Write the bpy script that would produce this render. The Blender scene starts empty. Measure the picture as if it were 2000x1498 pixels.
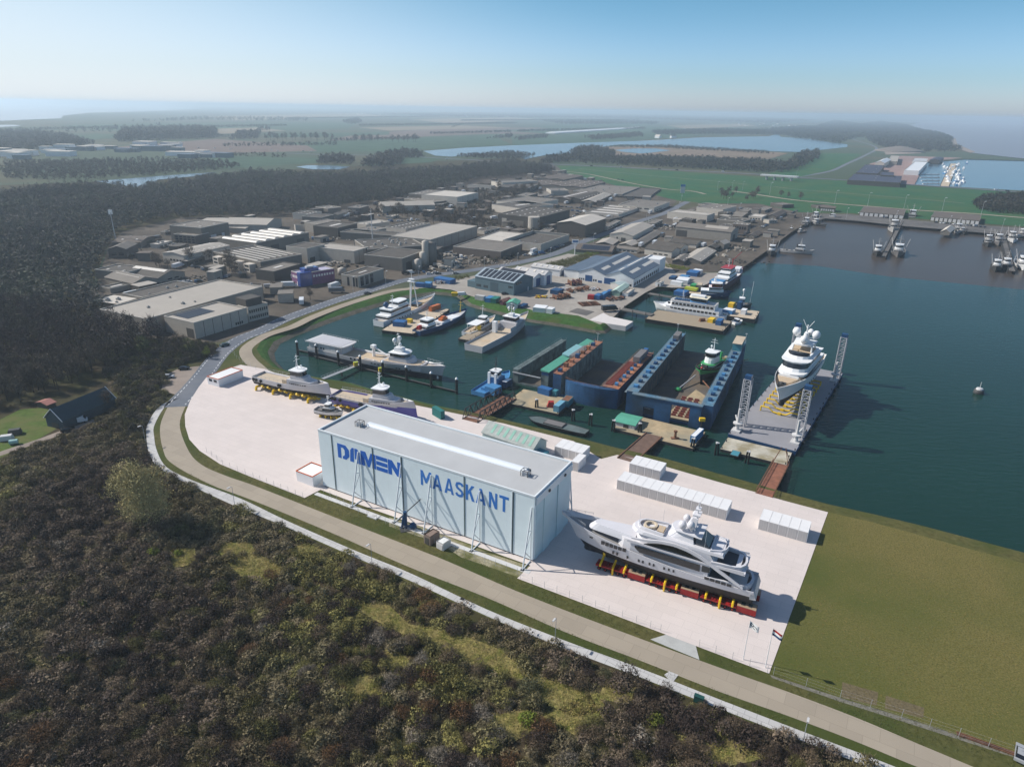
import bpy, bmesh, math, random
import numpy as np
from mathutils import Vector, Matrix
from mathutils.geometry import delaunay_2d_cdt
R = math.radians
random.seed(7); rng = np.random.default_rng(7)
C = bpy.context.scene.collection
scn = bpy.context.scene
# ---------------------------------------------------------------- camera
F_PX, CX, CY, CAM_H = 1330.0, 1000.0, 749.0, 105.0
ROLL, PITCH = R(1.03), R(21.95)
cp, sp, cr, sr = math.cos(PITCH), math.sin(PITCH), math.cos(ROLL), math.sin(ROLL)
cam_d = bpy.data.cameras.new('camera'); cam = bpy.data.objects.new('camera', cam_d); C.objects.link(cam)
cam_d.sensor_width = 36; cam_d.lens = 36 * F_PX / 2000; cam_d.clip_start = 1; cam_d.clip_end = 60000
right0, up0, fwd = Vector((1, 0, 0)), Vector((0, sp, cp)), Vector((0, cp, -sp))
rx = right0 * cr + up0 * sr; ux = -right0 * sr + up0 * cr
cam.matrix_world = Matrix(((rx.x, ux.x, -fwd.x, 0), (rx.y, ux.y, -fwd.y, 0), (rx.z, ux.z, -fwd.z, CAM_H), (0, 0, 0, 1)))
scn.camera = cam
def P(u, v, z=0.0):
 """the real place at height z that the survey photograph shows at (u, v)"""
 x, y = (u - CX) / F_PX, -(v - CY) / F_PX
 a, b = cr * x - sr * y, sr * x + cr * y
 dz = -sp + b * cp
 t = (z - CAM_H) / dz
 return Vector((a * t, (cp + b * sp) * t, z))
# ---------------------------------------------------------------- sky, sun, exposure
SUN_AZ, SUN_EL = R(165), R(39)
w = bpy.data.worlds.new('World'); scn.world = w; w.use_nodes = True
nt = w.node_tree; bg = nt.nodes['Background']
sky = nt.nodes.new('ShaderNodeTexSky'); sky.sky_type = 'NISHITA'; sky.sun_disc = False
sky.sun_elevation = SUN_EL; sky.sun_rotation = math.pi / 2 - SUN_AZ
sky.altitude = 0; sky.air_density = 1.0; sky.dust_density = 0.6; sky.ozone_density = 2.0
# low air: paler and bluer near the horizon, a white glow round the sun's side
tcw = nt.nodes.new('ShaderNodeTexCoord'); sep = nt.nodes.new('ShaderNodeSeparateXYZ'); nt.links.new(tcw.outputs['Generated'], sep.inputs[0])
rmp = nt.nodes.new('ShaderNodeValToRGB'); rmp.color_ramp.interpolation = 'EASE'; nt.links.new(sep.outputs[2], rmp.inputs[0])
SKS = 0.10
for i, (p_, c_) in enumerate(((0.0, (1.02, 1.2, 1.74)), (.05, (.78, 1.04, 1.42)), (.14, (.57, .90, 1.10)), (.45, (.84, .90, .95)))):
 e_ = rmp.color_ramp.elements[i] if i < 2 else rmp.color_ramp.elements.new(p_); e_.position = p_; e_.color = (*c_, 1)
mul = nt.nodes.new('ShaderNodeMix'); mul.data_type = 'RGBA'; mul.blend_type = 'MULTIPLY'; mul.inputs[0].default_value = 1; mul.clamp_result = False
nt.links.new(sky.outputs[0], mul.inputs[6]); nt.links.new(rmp.outputs[0], mul.inputs[7])
dot = nt.nodes.new('ShaderNodeVectorMath'); dot.operation = 'DOT_PRODUCT'; nt.links.new(tcw.outputs['Generated'], dot.inputs[0]); dot.inputs[1].default_value = (math.cos(SUN_AZ), math.sin(SUN_AZ), -1.6)
mr = nt.nodes.new('ShaderNodeMapRange'); mr.interpolation_type = 'SMOOTHSTEP'; mr.inputs[1].default_value = -.1; mr.inputs[2].default_value = .9; mr.inputs[4].default_value = .88; nt.links.new(dot.outputs['Value'], mr.inputs[0])
glw = nt.nodes.new('ShaderNodeMix'); glw.data_type = 'RGBA'; nt.links.new(mr.outputs[0], glw.inputs[0]); nt.links.new(mul.outputs[2], glw.inputs[6]); glw.inputs[7].default_value = (.74 / SKS, .80 / SKS, .84 / SKS, 1)
nt.links.new(glw.outputs[2], bg.inputs[0]); bg.inputs[1].default_value = SKS
sl = bpy.data.lights.new('sun', 'SUN'); sl.energy = 5.0; sl.angle = R(0.5); sl.color = (1, .95, .88)
so = bpy.data.objects.new('sun', sl); C.objects.link(so)
so.rotation_euler = Vector((math.cos(SUN_AZ) * math.cos(SUN_EL), math.sin(SUN_AZ) * math.cos(SUN_EL), math.sin(SUN_EL))).to_track_quat('Z', 'Y').to_euler()
so.location = (-300, 100, 300)
scn.view_settings.view_transform = 'Standard'; scn.view_settings.look = 'None'
scn.view_settings.exposure = 0.12; scn.view_settings.gamma = 1
cy = scn.cycles
cy.use_denoising = True; cy.max_bounces = 5; cy.diffuse_bounces = 2; cy.glossy_bounces = 2; cy.transmission_bounces = 2; cy.volume_bounces = 1
cy.transparent_max_bounces = 4; cy.caustics_reflective = False; cy.caustics_refractive = False
# ---------------------------------------------------------------- helpers
def tag(o, label=None, cat=None, group=None, kind=None):
 if label: o['label'] = label
 if cat: o['category'] = cat
 if group: o['group'] = group
 if kind: o['kind'] = kind
 return o
def thing(name, label, cat, loc=(0, 0, 0), rot=0.0, group=None):
 o = bpy.data.objects.new(name, None); C.objects.link(o)
 o.location = loc; o.rotation_euler = (0, 0, rot); o.empty_display_size = 1
 return tag(o, label, cat, group)
def copy_tree(o, parent=None):
 c = o.copy(); C.objects.link(c)
 if parent is not None: c.parent = parent
 for ch in list(o.children): copy_tree(ch, c)
 return c
class MB:
 def __init__(s): s.v = []; s.f = []; s.m = []; s.i = 0
 def add(s, vs, fs):
  n = len(s.v); s.v += [tuple(p) for p in vs]
  for f in fs: s.f.append([n + k for k in f]); s.m.append(s.i)
  return s
 def box(s, x0, x1, y0, y1, z0, z1, rot=0, c=(0, 0)):
  ps = [(x, y, z) for z in (z0, z1) for x, y in ((x0, y0), (x1, y0), (x1, y1), (x0, y1))]
  if rot:
   k, q = math.cos(rot), math.sin(rot)
   ps = [(c[0] + (x - c[0]) * k - (y - c[1]) * q, c[1] + (x - c[0]) * q + (y - c[1]) * k, z) for x, y, z in ps]
  return s.add(ps, [(3, 2, 1, 0), (4, 5, 6, 7), (0, 1, 5, 4), (1, 2, 6, 5), (2, 3, 7, 6), (3, 0, 4, 7)])
 def frust(s, a, z0, b, z1, cap=True, base=True):
  """a, b: equally long lists of (x, y), anticlockwise; z0, z1 numbers or lists"""
  n = len(a); za = z0 if hasattr(z0, '__len__') else [z0] * n; zb = z1 if hasattr(z1, '__len__') else [z1] * n
  fs = [(i, (i + 1) % n, n + (i + 1) % n, n + i) for i in range(n)]
  if cap: fs.append(tuple(range(n, 2 * n)))
  if base: fs.append(tuple(range(n - 1, -1, -1)))
  return s.add([(p[0], p[1], z) for p, z in zip(a, za)] + [(p[0], p[1], z) for p, z in zip(b, zb)], fs)
 def prism(s, a, z0, z1, **k): return s.frust(a, z0, a, z1, **k)
 def tube(s, p, q, r, n=6, r2=None, cap=True):
  p, q = Vector(p), Vector(q); d = q - p
  if d.length < 1e-6: return s
  d.normalize(); a = d.orthogonal().normalized(); b = d.cross(a); r2 = r if r2 is None else r2
  vs = [p + (a * math.cos(t) + b * math.sin(t)) * r for t in [2 * math.pi * i / n for i in range(n)]]
  vs += [q + (a * math.cos(t) + b * math.sin(t)) * r2 for t in [2 * math.pi * i / n for i in range(n)]]
  fs = [(i, (i + 1) % n, n + (i + 1) % n, n + i) for i in range(n)]
  if cap: fs += [tuple(range(n - 1, -1, -1)), tuple(range(n, 2 * n))]
  return s.add(vs, fs)
 def path(s, ps, r, n=6):
  for a, b in zip(ps, ps[1:]): s.tube(a, b, r, n)
  return s
 def ball(s, c, r, n=12, m=8, sz=1.0):
  vs = [(c[0], c[1], c[2] - r * sz)]
  for j in range(1, m):
   t = -math.pi / 2 + math.pi * j / m
   vs += [(c[0] + r * math.cos(t) * math.cos(2 * math.pi * i / n), c[1] + r * math.cos(t) * math.sin(2 * math.pi * i / n), c[2] + r * sz * math.sin(t)) for i in range(n)]
  vs.append((c[0], c[1], c[2] + r * sz)); fs = []
  for i in range(n): fs.append((0, 1 + (i + 1) % n, 1 + i))
  for j in range(m - 2):
   for i in range(n):
    a = 1 + j * n + i; b = 1 + j * n + (i + 1) % n; fs.append((a, b, b + n, a + n))
  l = len(vs) - 1; k = 1 + (m - 2) * n
  for i in range(n): fs.append((k + i, k + (i + 1) % n, l))
  return s.add(vs, fs)
 def lathe(s, prof, c=(0, 0, 0), n=14):
  vs = []; fs = []
  for r, z in prof: vs += [(c[0] + r * math.cos(2 * math.pi * i / n), c[1] + r * math.sin(2 * math.pi * i / n), c[2] + z) for i in range(n)]
  for j in range(len(prof) - 1):
   for i in range(n): fs.append((j * n + i, j * n + (i + 1) % n, (j + 1) * n + (i + 1) % n, (j + 1) * n + i))
  fs += [tuple(range(n - 1, -1, -1)), tuple(range((len(prof) - 1) * n, len(prof) * n))]
  return s.add(vs, fs)
 def loft(s, rings, closed=False, capa=False, capb=False):
  n = len(rings[0]); vs = [p for r in rings for p in r]; fs = []
  for j in range(len(rings) - 1):
   for i in range(n if closed else n - 1):
    a, b = j * n + i, j * n + (i + 1) % n; fs.append((a, b, b + n, a + n))
  if capa: fs.append(tuple(range(n - 1, -1, -1)))
  if capb: fs.append(tuple(range((len(rings) - 1) * n, len(rings) * n)))
  return s.add(vs, fs)
 def build(s, name, mat, parent=None, smooth=False, loc=None, rot=0):
  me = bpy.data.meshes.new(name); me.from_pydata(s.v, [], s.f)
  ms = mat if isinstance(mat, (list, tuple)) else [mat]
  for m in ms: me.materials.append(m)
  if len(ms) > 1: me.polygons.foreach_set('material_index', s.m)
  if smooth: me.polygons.foreach_set('use_smooth', [True] * len(me.polygons))
  me.update(); o = bpy.data.objects.new(name, me); C.objects.link(o)
  if parent is not None: o.parent = parent
  if loc is not None: o.location = loc
  if rot: o.rotation_euler = (0, 0, rot)
  return o
BL = []
# ---------------------------------------------------------------- materials
MATS = {}
def mat(name, col, rough=.6, var=.12, scale=.4, metal=0, spec=.35, bump=0, col2=None, big=None, stripe=None, tex='world'):
 """plain surface with two scales of noise; stripe=(axis, period, depth) adds profiled-sheet lines in object space"""
 if name in MATS: return MATS[name]
 m = bpy.data.materials.new(name); m.use_nodes = True; n = m.node_tree.nodes; l = m.node_tree.links
 b = n['Principled BSDF']; b.inputs['Roughness'].default_value = rough; b.inputs['Metallic'].default_value = metal
 b.inputs['Specular IOR Level'].default_value = spec
 g = n.new('ShaderNodeNewGeometry'); tc = n.new('ShaderNodeTexCoord')
 src = g.outputs['Position'] if tex == 'world' else tc.outputs['Object']
 no = n.new('ShaderNodeTexNoise'); no.inputs['Scale'].default_value = scale; no.inputs['Detail'].default_value = 6; no.inputs['Roughness'].default_value = .65
 l.new(src, no.inputs['Vector'])
 c0 = [max(0, c * (1 - var)) for c in col]; c1 = col2 or [min(1, c * (1 + var)) for c in col]
 rp = n.new('ShaderNodeValToRGB'); rp.color_ramp.elements[0].position = .3; rp.color_ramp.elements[1].position = .7
 rp.color_ramp.elements[0].color = (*c0, 1); rp.color_ramp.elements[1].color = (*c1, 1)
 l.new(no.outputs[0], rp.inputs[0]); out = rp.outputs[0]
 if big:
  n2 = n.new('ShaderNodeTexNoise'); n2.inputs['Scale'].default_value = big[0]; n2.inputs['Detail'].default_value = 4; l.new(src, n2.inputs['Vector'])
  r2 = n.new('ShaderNodeValToRGB'); r2.color_ramp.elements[0].position = big[2] if len(big) > 2 else .42; r2.color_ramp.elements[1].position = big[3] if len(big) > 3 else .62
  l.new(n2.outputs[0], r2.inputs[0])
  mx = n.new('ShaderNodeMix'); mx.data_type = 'RGBA'; l.new(r2.outputs[0], mx.inputs[0]); l.new(out, mx.inputs[6]); mx.inputs[7].default_value = (*big[1], 1)
  out = mx.outputs[2]
 if stripe:
  sx = n.new('ShaderNodeSeparateXYZ'); l.new(tc.outputs['Object'], sx.inputs[0])
  ma = n.new('ShaderNodeMath'); ma.operation = 'FRACT'; mu = n.new('ShaderNodeMath'); mu.operation = 'DIVIDE'; mu.inputs[1].default_value = stripe[1]
  l.new(sx.outputs[stripe[0]], mu.inputs[0]); l.new(mu.outputs[0], ma.inputs[0])
  lt = n.new('ShaderNodeMath'); lt.operation = 'LESS_THAN'; lt.inputs[1].default_value = stripe[3] if len(stripe) > 3 else .12; l.new(ma.outputs[0], lt.inputs[0])
  mx = n.new('ShaderNodeMix'); mx.data_type = 'RGBA'; mx.blend_type = 'MULTIPLY'; l.new(lt.outputs[0], mx.inputs[0]); l.new(out, mx.inputs[6])
  mx.inputs[7].default_value = (*[1 - stripe[2]] * 3, 1); out = mx.outputs[2]
 l.new(out, b.inputs['Base Color'])
 if bump:
  bp = n.new('ShaderNodeBump'); bp.inputs['Strength'].default_value = bump; bp.inputs['Distance'].default_value = .3
  l.new(no.outputs[0], bp.inputs['Height']); l.new(bp.outputs[0], b.inputs['Normal'])
 MATS[name] = m; return m
def water_mat(name, col, scale=.25, bump=.25, rough=.12, spec=.5):
 m = bpy.data.materials.new(name); m.use_nodes = True; n = m.node_tree.nodes; l = m.node_tree.links
 b = n['Principled BSDF']; b.inputs['Roughness'].default_value = rough; b.inputs['IOR'].default_value = 1.33; b.inputs['Specular IOR Level'].default_value = spec
 g = n.new('ShaderNodeNewGeometry'); mp = n.new('ShaderNodeMapping'); mp.inputs['Rotation'].default_value = (0, 0, R(20)); mp.inputs['Scale'].default_value = (.55, 1.5, 1)
 l.new(g.outputs['Position'], mp.inputs[0])
 no = n.new('ShaderNodeTexNoise'); no.inputs['Scale'].default_value = scale; no.inputs['Detail'].default_value = 5; no.inputs['Roughness'].default_value = .6; l.new(mp.outputs[0], no.inputs[0])
 n2 = n.new('ShaderNodeTexNoise'); n2.inputs['Scale'].default_value = .012; n2.inputs['Detail'].default_value = 4; l.new(mp.outputs[0], n2.inputs[0])
 rp = n.new('ShaderNodeValToRGB'); rp.color_ramp.elements[0].color = (*[c * .8 for c in col], 1); rp.color_ramp.elements[1].color = (*[c * 1.2 for c in col], 1)
 l.new(n2.outputs[0], rp.inputs[0]); l.new(rp.outputs[0], b.inputs['Base Color'])
 bp = n.new('ShaderNodeBump'); bp.inputs['Strength'].default_value = bump; bp.inputs['Distance'].default_value = .5; l.new(no.outputs[0], bp.inputs['Height']); l.new(bp.outputs[0], b.inputs['Normal'])
 return m
def slab_mat(name, col, sx, sy, joint=.75, angle=0, var=.08, rough=.8, big=None):
 """paving of rectangular slabs, laid at an angle"""
 m = bpy.data.materials.new(name); m.use_nodes = True; n = m.node_tree.nodes; l = m.node_tree.links
 b = n['Principled BSDF']; b.inputs['Roughness'].default_value = rough; b.inputs['Specular IOR Level'].default_value = .2
 g = n.new('ShaderNodeNewGeometry'); mp = n.new('ShaderNodeMapping'); mp.inputs['Rotation'].default_value = (0, 0, -angle); l.new(g.outputs['Position'], mp.inputs[0])
 br = n.new('ShaderNodeTexBrick'); br.inputs['Scale'].default_value = 1; br.inputs['Brick Width'].default_value = sx; br.inputs['Row Height'].default_value = sy
 br.inputs['Mortar Size'].default_value = .05; br.inputs['Mortar Smooth'].default_value = .2; br.inputs['Bias'].default_value = 0
 br.inputs['Color1'].default_value = (*[c * (1 - var) for c in col], 1); br.inputs['Color2'].default_value = (*[min(1, c * (1 + var)) for c in col], 1); br.inputs['Mortar'].default_value = (*[c * joint for c in col], 1)
 l.new(mp.outputs[0], br.inputs['Vector'])
 no = n.new('ShaderNodeTexNoise'); no.inputs['Scale'].default_value = .12; no.inputs['Detail'].default_value = 7; l.new(g.outputs['Position'], no.inputs[0])
 rp = n.new('ShaderNodeValToRGB'); rp.color_ramp.elements[0].position = .3; rp.color_ramp.elements[1].position = .7; rp.color_ramp.elements[0].color = (.93, .93, .93, 1); rp.color_ramp.elements[1].color = (1, 1, 1, 1)
 l.new(no.outputs[0], rp.inputs[0])
 mx = n.new('ShaderNodeMix'); mx.data_type = 'RGBA'; mx.blend_type = 'MULTIPLY'; mx.inputs[0].default_value = 1; l.new(br.outputs[0], mx.inputs[6]); l.new(rp.outputs[0], mx.inputs[7])
 l.new(mx.outputs[2], b.inputs['Base Color']); return m
def leaf_mat(name, cols, rough=.8, attr='tint', trans=.15):
 """foliage/twigs: colour picked per plant from a ramp (attribute or object random), fine noise on top"""
 m = bpy.data.materials.new(name); m.use_nodes = True; n = m.node_tree.nodes; l = m.node_tree.links
 b = n['Principled BSDF']; b.inputs['Roughness'].default_value = rough; b.inputs['Specular IOR Level'].default_value = .15
 if attr:
  a = n.new('ShaderNodeAttribute'); a.attribute_name = attr; fac = a.outputs['Fac']
 else:
  a = n.new('ShaderNodeObjectInfo'); fac = a.outputs['Random']
 rp = n.new('ShaderNodeValToRGB'); cr_ = rp.color_ramp
 while len(cr_.elements) < len(cols): cr_.elements.new(.5)
 for i, c in enumerate(cols): cr_.elements[i].position = i / max(1, len(cols) - 1); cr_.elements[i].color = (*c, 1)
 l.new(fac, rp.inputs[0])
 g = n.new('ShaderNodeNewGeometry'); no = n.new('ShaderNodeTexNoise'); no.inputs['Scale'].default_value = 1.3; no.inputs['Detail'].default_value = 3; l.new(g.outputs['Position'], no.inputs[0])
 r2 = n.new('ShaderNodeValToRGB'); r2.color_ramp.elements[0].position = .3; r2.color_ramp.elements[1].position = .7; r2.color_ramp.elements[0].color = (.55, .55, .55, 1); r2.color_ramp.elements[1].color = (1.5, 1.45, 1.4, 1); l.new(no.outputs[0], r2.inputs[0])
 mx = n.new('ShaderNodeMix'); mx.data_type = 'RGBA'; mx.blend_type = 'MULTIPLY'; mx.inputs[0].default_value = 1; l.new(rp.outputs[0], mx.inputs[6]); l.new(r2.outputs[0], mx.inputs[7])
 l.new(mx.outputs[2], b.inputs['Base Color']); return m
WL = -2.5   # water level; the quays and roads lie at 0
# ---------------------------------------------------------------- ground, water
def tri_fill(loops3):
 """triangulate the first loop minus the others; returns verts, faces"""
 co = []; ed = []; 
 for lp in loops3:
  k = len(co); co += [Vector((p[0], p[1])) for p in lp]; ed += [(k + i, k + (i + 1) % len(lp)) for i in range(len(lp))]
 vs, es, fs, *_ = delaunay_2d_cdt(co, ed, [], 0, 1e-4)
 def inside(pt, lp):
  c = False; j = len(lp) - 1
  for i in range(len(lp)):
   if (lp[i][1] > pt[1]) != (lp[j][1] > pt[1]) and pt[0] < (lp[j][0] - lp[i][0]) * (pt[1] - lp[i][1]) / (lp[j][1] - lp[i][1]) + lp[i][0]: c = not c
   j = i
  return c
 out = []
 for f in fs:
  c = ((vs[f[0]][0] + vs[f[1]][0] + vs[f[2]][0]) / 3, (vs[f[0]][1] + vs[f[1]][1] + vs[f[2]][1]) / 3)
  if inside(c, loops3[0]) and not any(inside(c, h) for h in loops3[1:]): out.append(list(f))
 return vs, out
def smooth_loop(pts, n=4, closed=True):
 """Catmull-Rom through points (Vectors)"""
 out = []; N = len(pts)
 for i in range(N if closed else N - 1):
  p0, p1, p2, p3 = [pts[(i + k) % N] if closed else pts[min(max(i + k, 0), N - 1)] for k in (-1, 0, 1, 2)]
  for j in range(n):
   t = j / n
   out.append(.5 * ((2 * p1) + (p2 - p0) * t + (2 * p0 - 5 * p1 + 4 * p2 - p3) * t * t + (3 * p1 - p0 - 3 * p2 + p3) * t ** 3))
 if not closed: out.append(pts[-1])
 return out
def sheet(name, px, z, m, kind='structure', world=False, holes=(), sm=0):
 loop = [Vector((*p, z)) if world else P(p[0], p[1], 0) for p in px]
 if sm: loop = smooth_loop(loop, sm)
 vs, fs = tri_fill([loop, *holes])
 mb = MB(); mb.add([(v[0], v[1], z) for v in vs], fs)
 o = mb.build(name, m)
 # all faces up
 if sum(p.normal.z for p in o.data.polygons) < 0: o.data.flip_normals()
 if kind: o['kind'] = kind
 return o
def ribbon(name, left, right, z, m, kind='structure', n=5, world=False):
 """a road between two edges, given as equally long lists of survey points"""
 a = smooth_loop([P(*p) if not world else Vector(p) for p in left], n, False); b = smooth_loop([P(*p) if not world else Vector(p) for p in right], n, False)
 mb = MB(); mb.loft([[(p.x, p.y, z), (q.x, q.y, z)] for p, q in zip(a, b)])
 o = mb.build(name, m)
 if sum(p.normal.z for p in o.data.polygons) < 0: o.data.flip_normals()
 if kind: o['kind'] = kind
 return o
def road(name, px, width, z, m, n=6):
 c = smooth_loop([P(*p) for p in px], n, False); L_ = []; R_ = []
 for i, p in enumerate(c):
  d = (c[min(i + 1, len(c) - 1)] - c[max(i - 1, 0)]); d.z = 0; d.normalize(); q = Vector((-d.y, d.x, 0)) * width / 2
  L_.append(p + q); R_.append(p - q)
 mb = MB(); mb.loft([[(p.x, p.y, z), (q.x, q.y, z)] for p, q in zip(R_, L_)]); o = mb.build(name, m)
 if sum(p.normal.z for p in o.data.polygons) < 0: o.data.flip_normals()
 o['kind'] = 'structure'; return o
HARB = [(2300,1165,3),(2000,1085,3),(1905,1060,3),(1800,1032,3),(1700,1008,3),(1617,993,2),(1530,971,1.5),(1470,953,1.5),(1380,928,1.5),(1300,905,1.5),(1208,883,2),(1150,865,3),(1100,852,3),(1040,835,4),(990,823,4),(960,815,4),(905,803,5),(860,793,6),(800,778,6),(740,763,6),(690,748,6),(640,740,6),(590,733,5),(556,722,5),(540,705,6),(538,690,8),(550,672,9),(580,657,9),(640,634,10),(700,613,11),(760,595,11),(800,583,10),(850,576,9),(890,580,8),(912,598,7),(960,612,7),(1035,630,6),(1100,640,6),(1160,651,6),(1185,652,5),(1200,640,4),(1210,612,3),(1222,600,4),(1258,574,4),(1275,568,3),(1310,566,1),(1360,564,.3),(1395,551,.3),(1415,532,.3),(1446,526,.3),(1488,494,.3),(1500,488,.3),(1545,454,.3),(1572,438,.3),(1612,428,3),(1674,433,4),(1766,443,4),(1814,446,4),(1908,455,4),(2000,463,4),(2300,490,4)]
_w = [P(a, b, WL) for a, b, c in HARB]
_n = len(_w)
_area = sum(_w[i].x * _w[(i + 1) % _n].y - _w[(i + 1) % _n].x * _w[i].y for i in range(_n))
def off_loop(k, z, jit=0):
 out = []
 for i in range(_n):
  d0 = (_w[i] - _w[i - 1]).normalized(); d1 = (_w[(i + 1) % _n] - _w[i]).normalized()
  d = (d0 + d1).normalized(); nrm = Vector((d.y, -d.x, 0)) * (1 if _area > 0 else -1)
  q = _w[i] + nrm * (HARB[i][2] * k) / max(.5, d.dot(d1)); q.z = z; out.append(q)
 return out
shore_top = off_loop(1, 0.0)
M_ground = mat('field_soil', (.085, .085, .05), .95, .3, .02, spec=.1, big=(.0022, (.062, .085, .052), .45, .5))
M_grass = mat('grass_olive', (.095, .09, .028), .95, .35, .7, spec=.1, col2=(.13, .12, .045), big=(.05, (.055, .07, .018)), bump=.5)
M_lawn = mat('grass_lawn', (.095, .092, .026), .95, .3, 2.8, spec=.1, col2=(.21, .175, .06), big=(.022, (.07, .088, .02), .36, .70), bump=.12)
M_green = mat('grass_green', (.028, .10, .042), .95, .25, .1, spec=.1, big=(.02, (.05, .105, .04)))
Z_FLD = .2; M_fgreen = mat('far_green', (.052, .095, .058), .95, .25, .02, spec=.1)
M_bank = mat('grass_bank', (.04, .095, .02), .95, .35, .5, spec=.1, big=(.08, (.07, .085, .025), .5, .7), bump=.5)
M_stone = mat('bank_stone', (.11, .10, .08), .95, .5, 1.2, spec=.15, big=(.3, (.07, .07, .05)), bump=.8)
M_scrub = mat('scrub_floor', (.055, .043, .025), .95, .4, .8, spec=.1, big=(.06, (.05, .05, .018)))
M_dry = mat('dry_grass', (.30, .25, .10), .95, .3, .9, spec=.1, big=(.3, (.14, .15, .035)), bump=.5)
M_asph = mat('asphalt_blue', (.125, .14, .165), .9, .12, .3, spec=.2, big=(.05, (.16, .17, .19)))
M_conc = mat('concrete_tan', (.33, .28, .215), .9, .1, .6, spec=.2, big=(.06, (.29, .245, .19)))
M_yard = mat('yard_concrete', (.34, .31, .27), .9, .16, .25, spec=.2, big=(.04, (.28, .25, .22)))
M_estate = mat('estate_paving', (.115, .096, .076), .9, .25, .2, spec=.12, big=(.03, (.07, .06, .048)))
M_quay = mat('quay_concrete', (.14, .13, .12), .9, .2, .3, spec=.2, big=(.05, (.10, .095, .09)))
M_sand = mat('sand', (.30, .25, .21), .95, .15, .2, spec=.1, big=(.06, (.24, .2, .17)))
M_reed = mat('reed_bed', (.22, .16, .12), .95, .2, .05, spec=.1, big=(.02, (.16, .13, .09)))
M_water = water_mat('harbour_water', (.009, .036, .028), .35, .36, .16, .18)
M_water_b = water_mat('inner_water', (.058, .047, .039), .3, .2, .28, .12)
M_water_f = water_mat('lake_water', (.09, .15, .19), .06, .15, .2)
M_sea = water_mat('sea_water_glare', (.42, .44, .45), .01, .15, .25)  # pale base colour carries the white glare of the bright sky on the sea
road_ang = math.atan2((P(800, 1067) - P(1400, 1302)).y, (P(800, 1067) - P(1400, 1302)).x)
hall_a = P(632, 950); hall_b = P(1040, 1097); HALL_ANG = math.atan2((hall_b - hall_a).y, (hall_b - hall_a).x)
M_pad = slab_mat('pad_slabs', (.65, .575, .535), 5.0, 2.5, .86, HALL_ANG, .022)
M_path = slab_mat('path_slabs', (.50, .49, .475), 2.2, 2.4, .6, road_ang, .06)
M_road = slab_mat('road_slabs', (.345, .295, .23), 5.5, 3.2, .80, road_ang, .055)
# land with the harbour basin and the marina basin cut out
MAR = [P(*p) for p in ((1800,318),(1885,311),(2000,314),(2500,338),(2500,412),(2000,373),(1895,367),(1785,361),(1800,335))]
BIG = 52000
outer = [Vector((-BIG, -700, 0)), Vector((BIG, -700, 0)), Vector((BIG, BIG, 0)), Vector((-BIG, BIG, 0))]
vs, fs = tri_fill([outer, shore_top, MAR])
mb = MB(); mb.add([(v[0], v[1], 0) for v in vs], fs); gr = mb.build('ground', M_ground); gr['kind'] = 'structure'
if sum(p.normal.z for p in gr.data.polygons) < 0: gr.data.flip_normals()
def bank(name, idx, ks, m):
 mb = MB(); rings = [[off_loop(k, z)[i] for i in idx] for k, z in ks]; mb.loft(rings)
 o = mb.build(name, m); o['kind'] = 'structure'; return o
soft = list(range(0, 46)); hard = list(range(45, 54)); soft2 = list(range(53, _n))
bank('grass_bank', soft, [(1, 0.0), (.72, -.5), (.42, -1.45)], M_bank)
bank('stone_bank', soft, [(.42, -1.45), (.15, -2.2), (-.25, -3.6)], M_stone)
bank('quay_wall', hard, [(1, 0), (0, -5)], M_quay)
bank('stone_bank', soft2, [(1, 0), (0, -2.5), (-.4, -3.6)], M_stone)
# water: blue green basin, and the brown inner harbour beyond the tide line
wl = [Vector((p.x, p.y)) for p in off_loop(.5, 0)]
line = [P(1478,513,WL), P(1600,520,WL), P(1740,541,WL), P(2000,566,WL), P(2300,592,WL)]
iq = 49
blue = [_w[i] for i in range(0, iq + 1)] + line
sheet('water', [(p.x, p.y) for p in off_loop(.5, 0)[:iq + 1]] + [(p.x, p.y) for p in line], WL, M_water, world=True)
sheet('inner_water', [(p.x, p.y) for p in off_loop(.5, 0)[iq:]] + [(p.x, p.y) for p in reversed(line)], WL + .004, M_water_b, world=True)
sheet('marina_water', [(p.x, p.y) for p in MAR], WL + 1, M_water_f, world=True)
mb = MB(); mb.loft([[(p.x, p.y, 0) for p in MAR], [(p.x, p.y, -3) for p in MAR]], closed=True); o = mb.build('marina_bank', M_stone); o['kind'] = 'structure'
# ground covers
sheet('scrub_ground', [(-900,1700),(1900,1700),(1700,1500),(1566,1449),(1400,1385),(950,1205),(560,1032),(350,938),(304,908),(287,850),(300,800),(345,775),(400,735),(430,690),(440,672),(330,672),(230,650),(180,560),(210,480),(300,440),(560,412),(760,388),(930,348),(1080,322),(1075,305),(800,318),(560,332),(300,352),(0,362),(-500,385),(-900,900)], .02, M_scrub)
near = [shore_top[i] for i in range(0, 31)]
sheet('verge', [(p.x, p.y) for p in near] + [(P(u, v).x, P(u, v).y) for u, v in ((735,575),(660,592),(560,630),(490,655),(455,680),(440,700),(430,720),(345,775),(300,800),(287,850),(304,908),(350,938),(560,1032),(950,1205),(1400,1385),(1566,1449),(1700,1500),(1900,1700),(2300,1760))], .03, M_grass, world=True)
near2 = [shore_top[i] for i in range(30, 46)]
sheet('dyke_grass', [(p.x, p.y) for p in near2] + [(P(u, v).x, P(u, v).y) for u, v in ((1262,562),(1200,585),(1170,616),(1100,606),(980,585),(915,572),(880,560),(830,556),(735,572),(700,582))], .035, M_bank, world=True)
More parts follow.
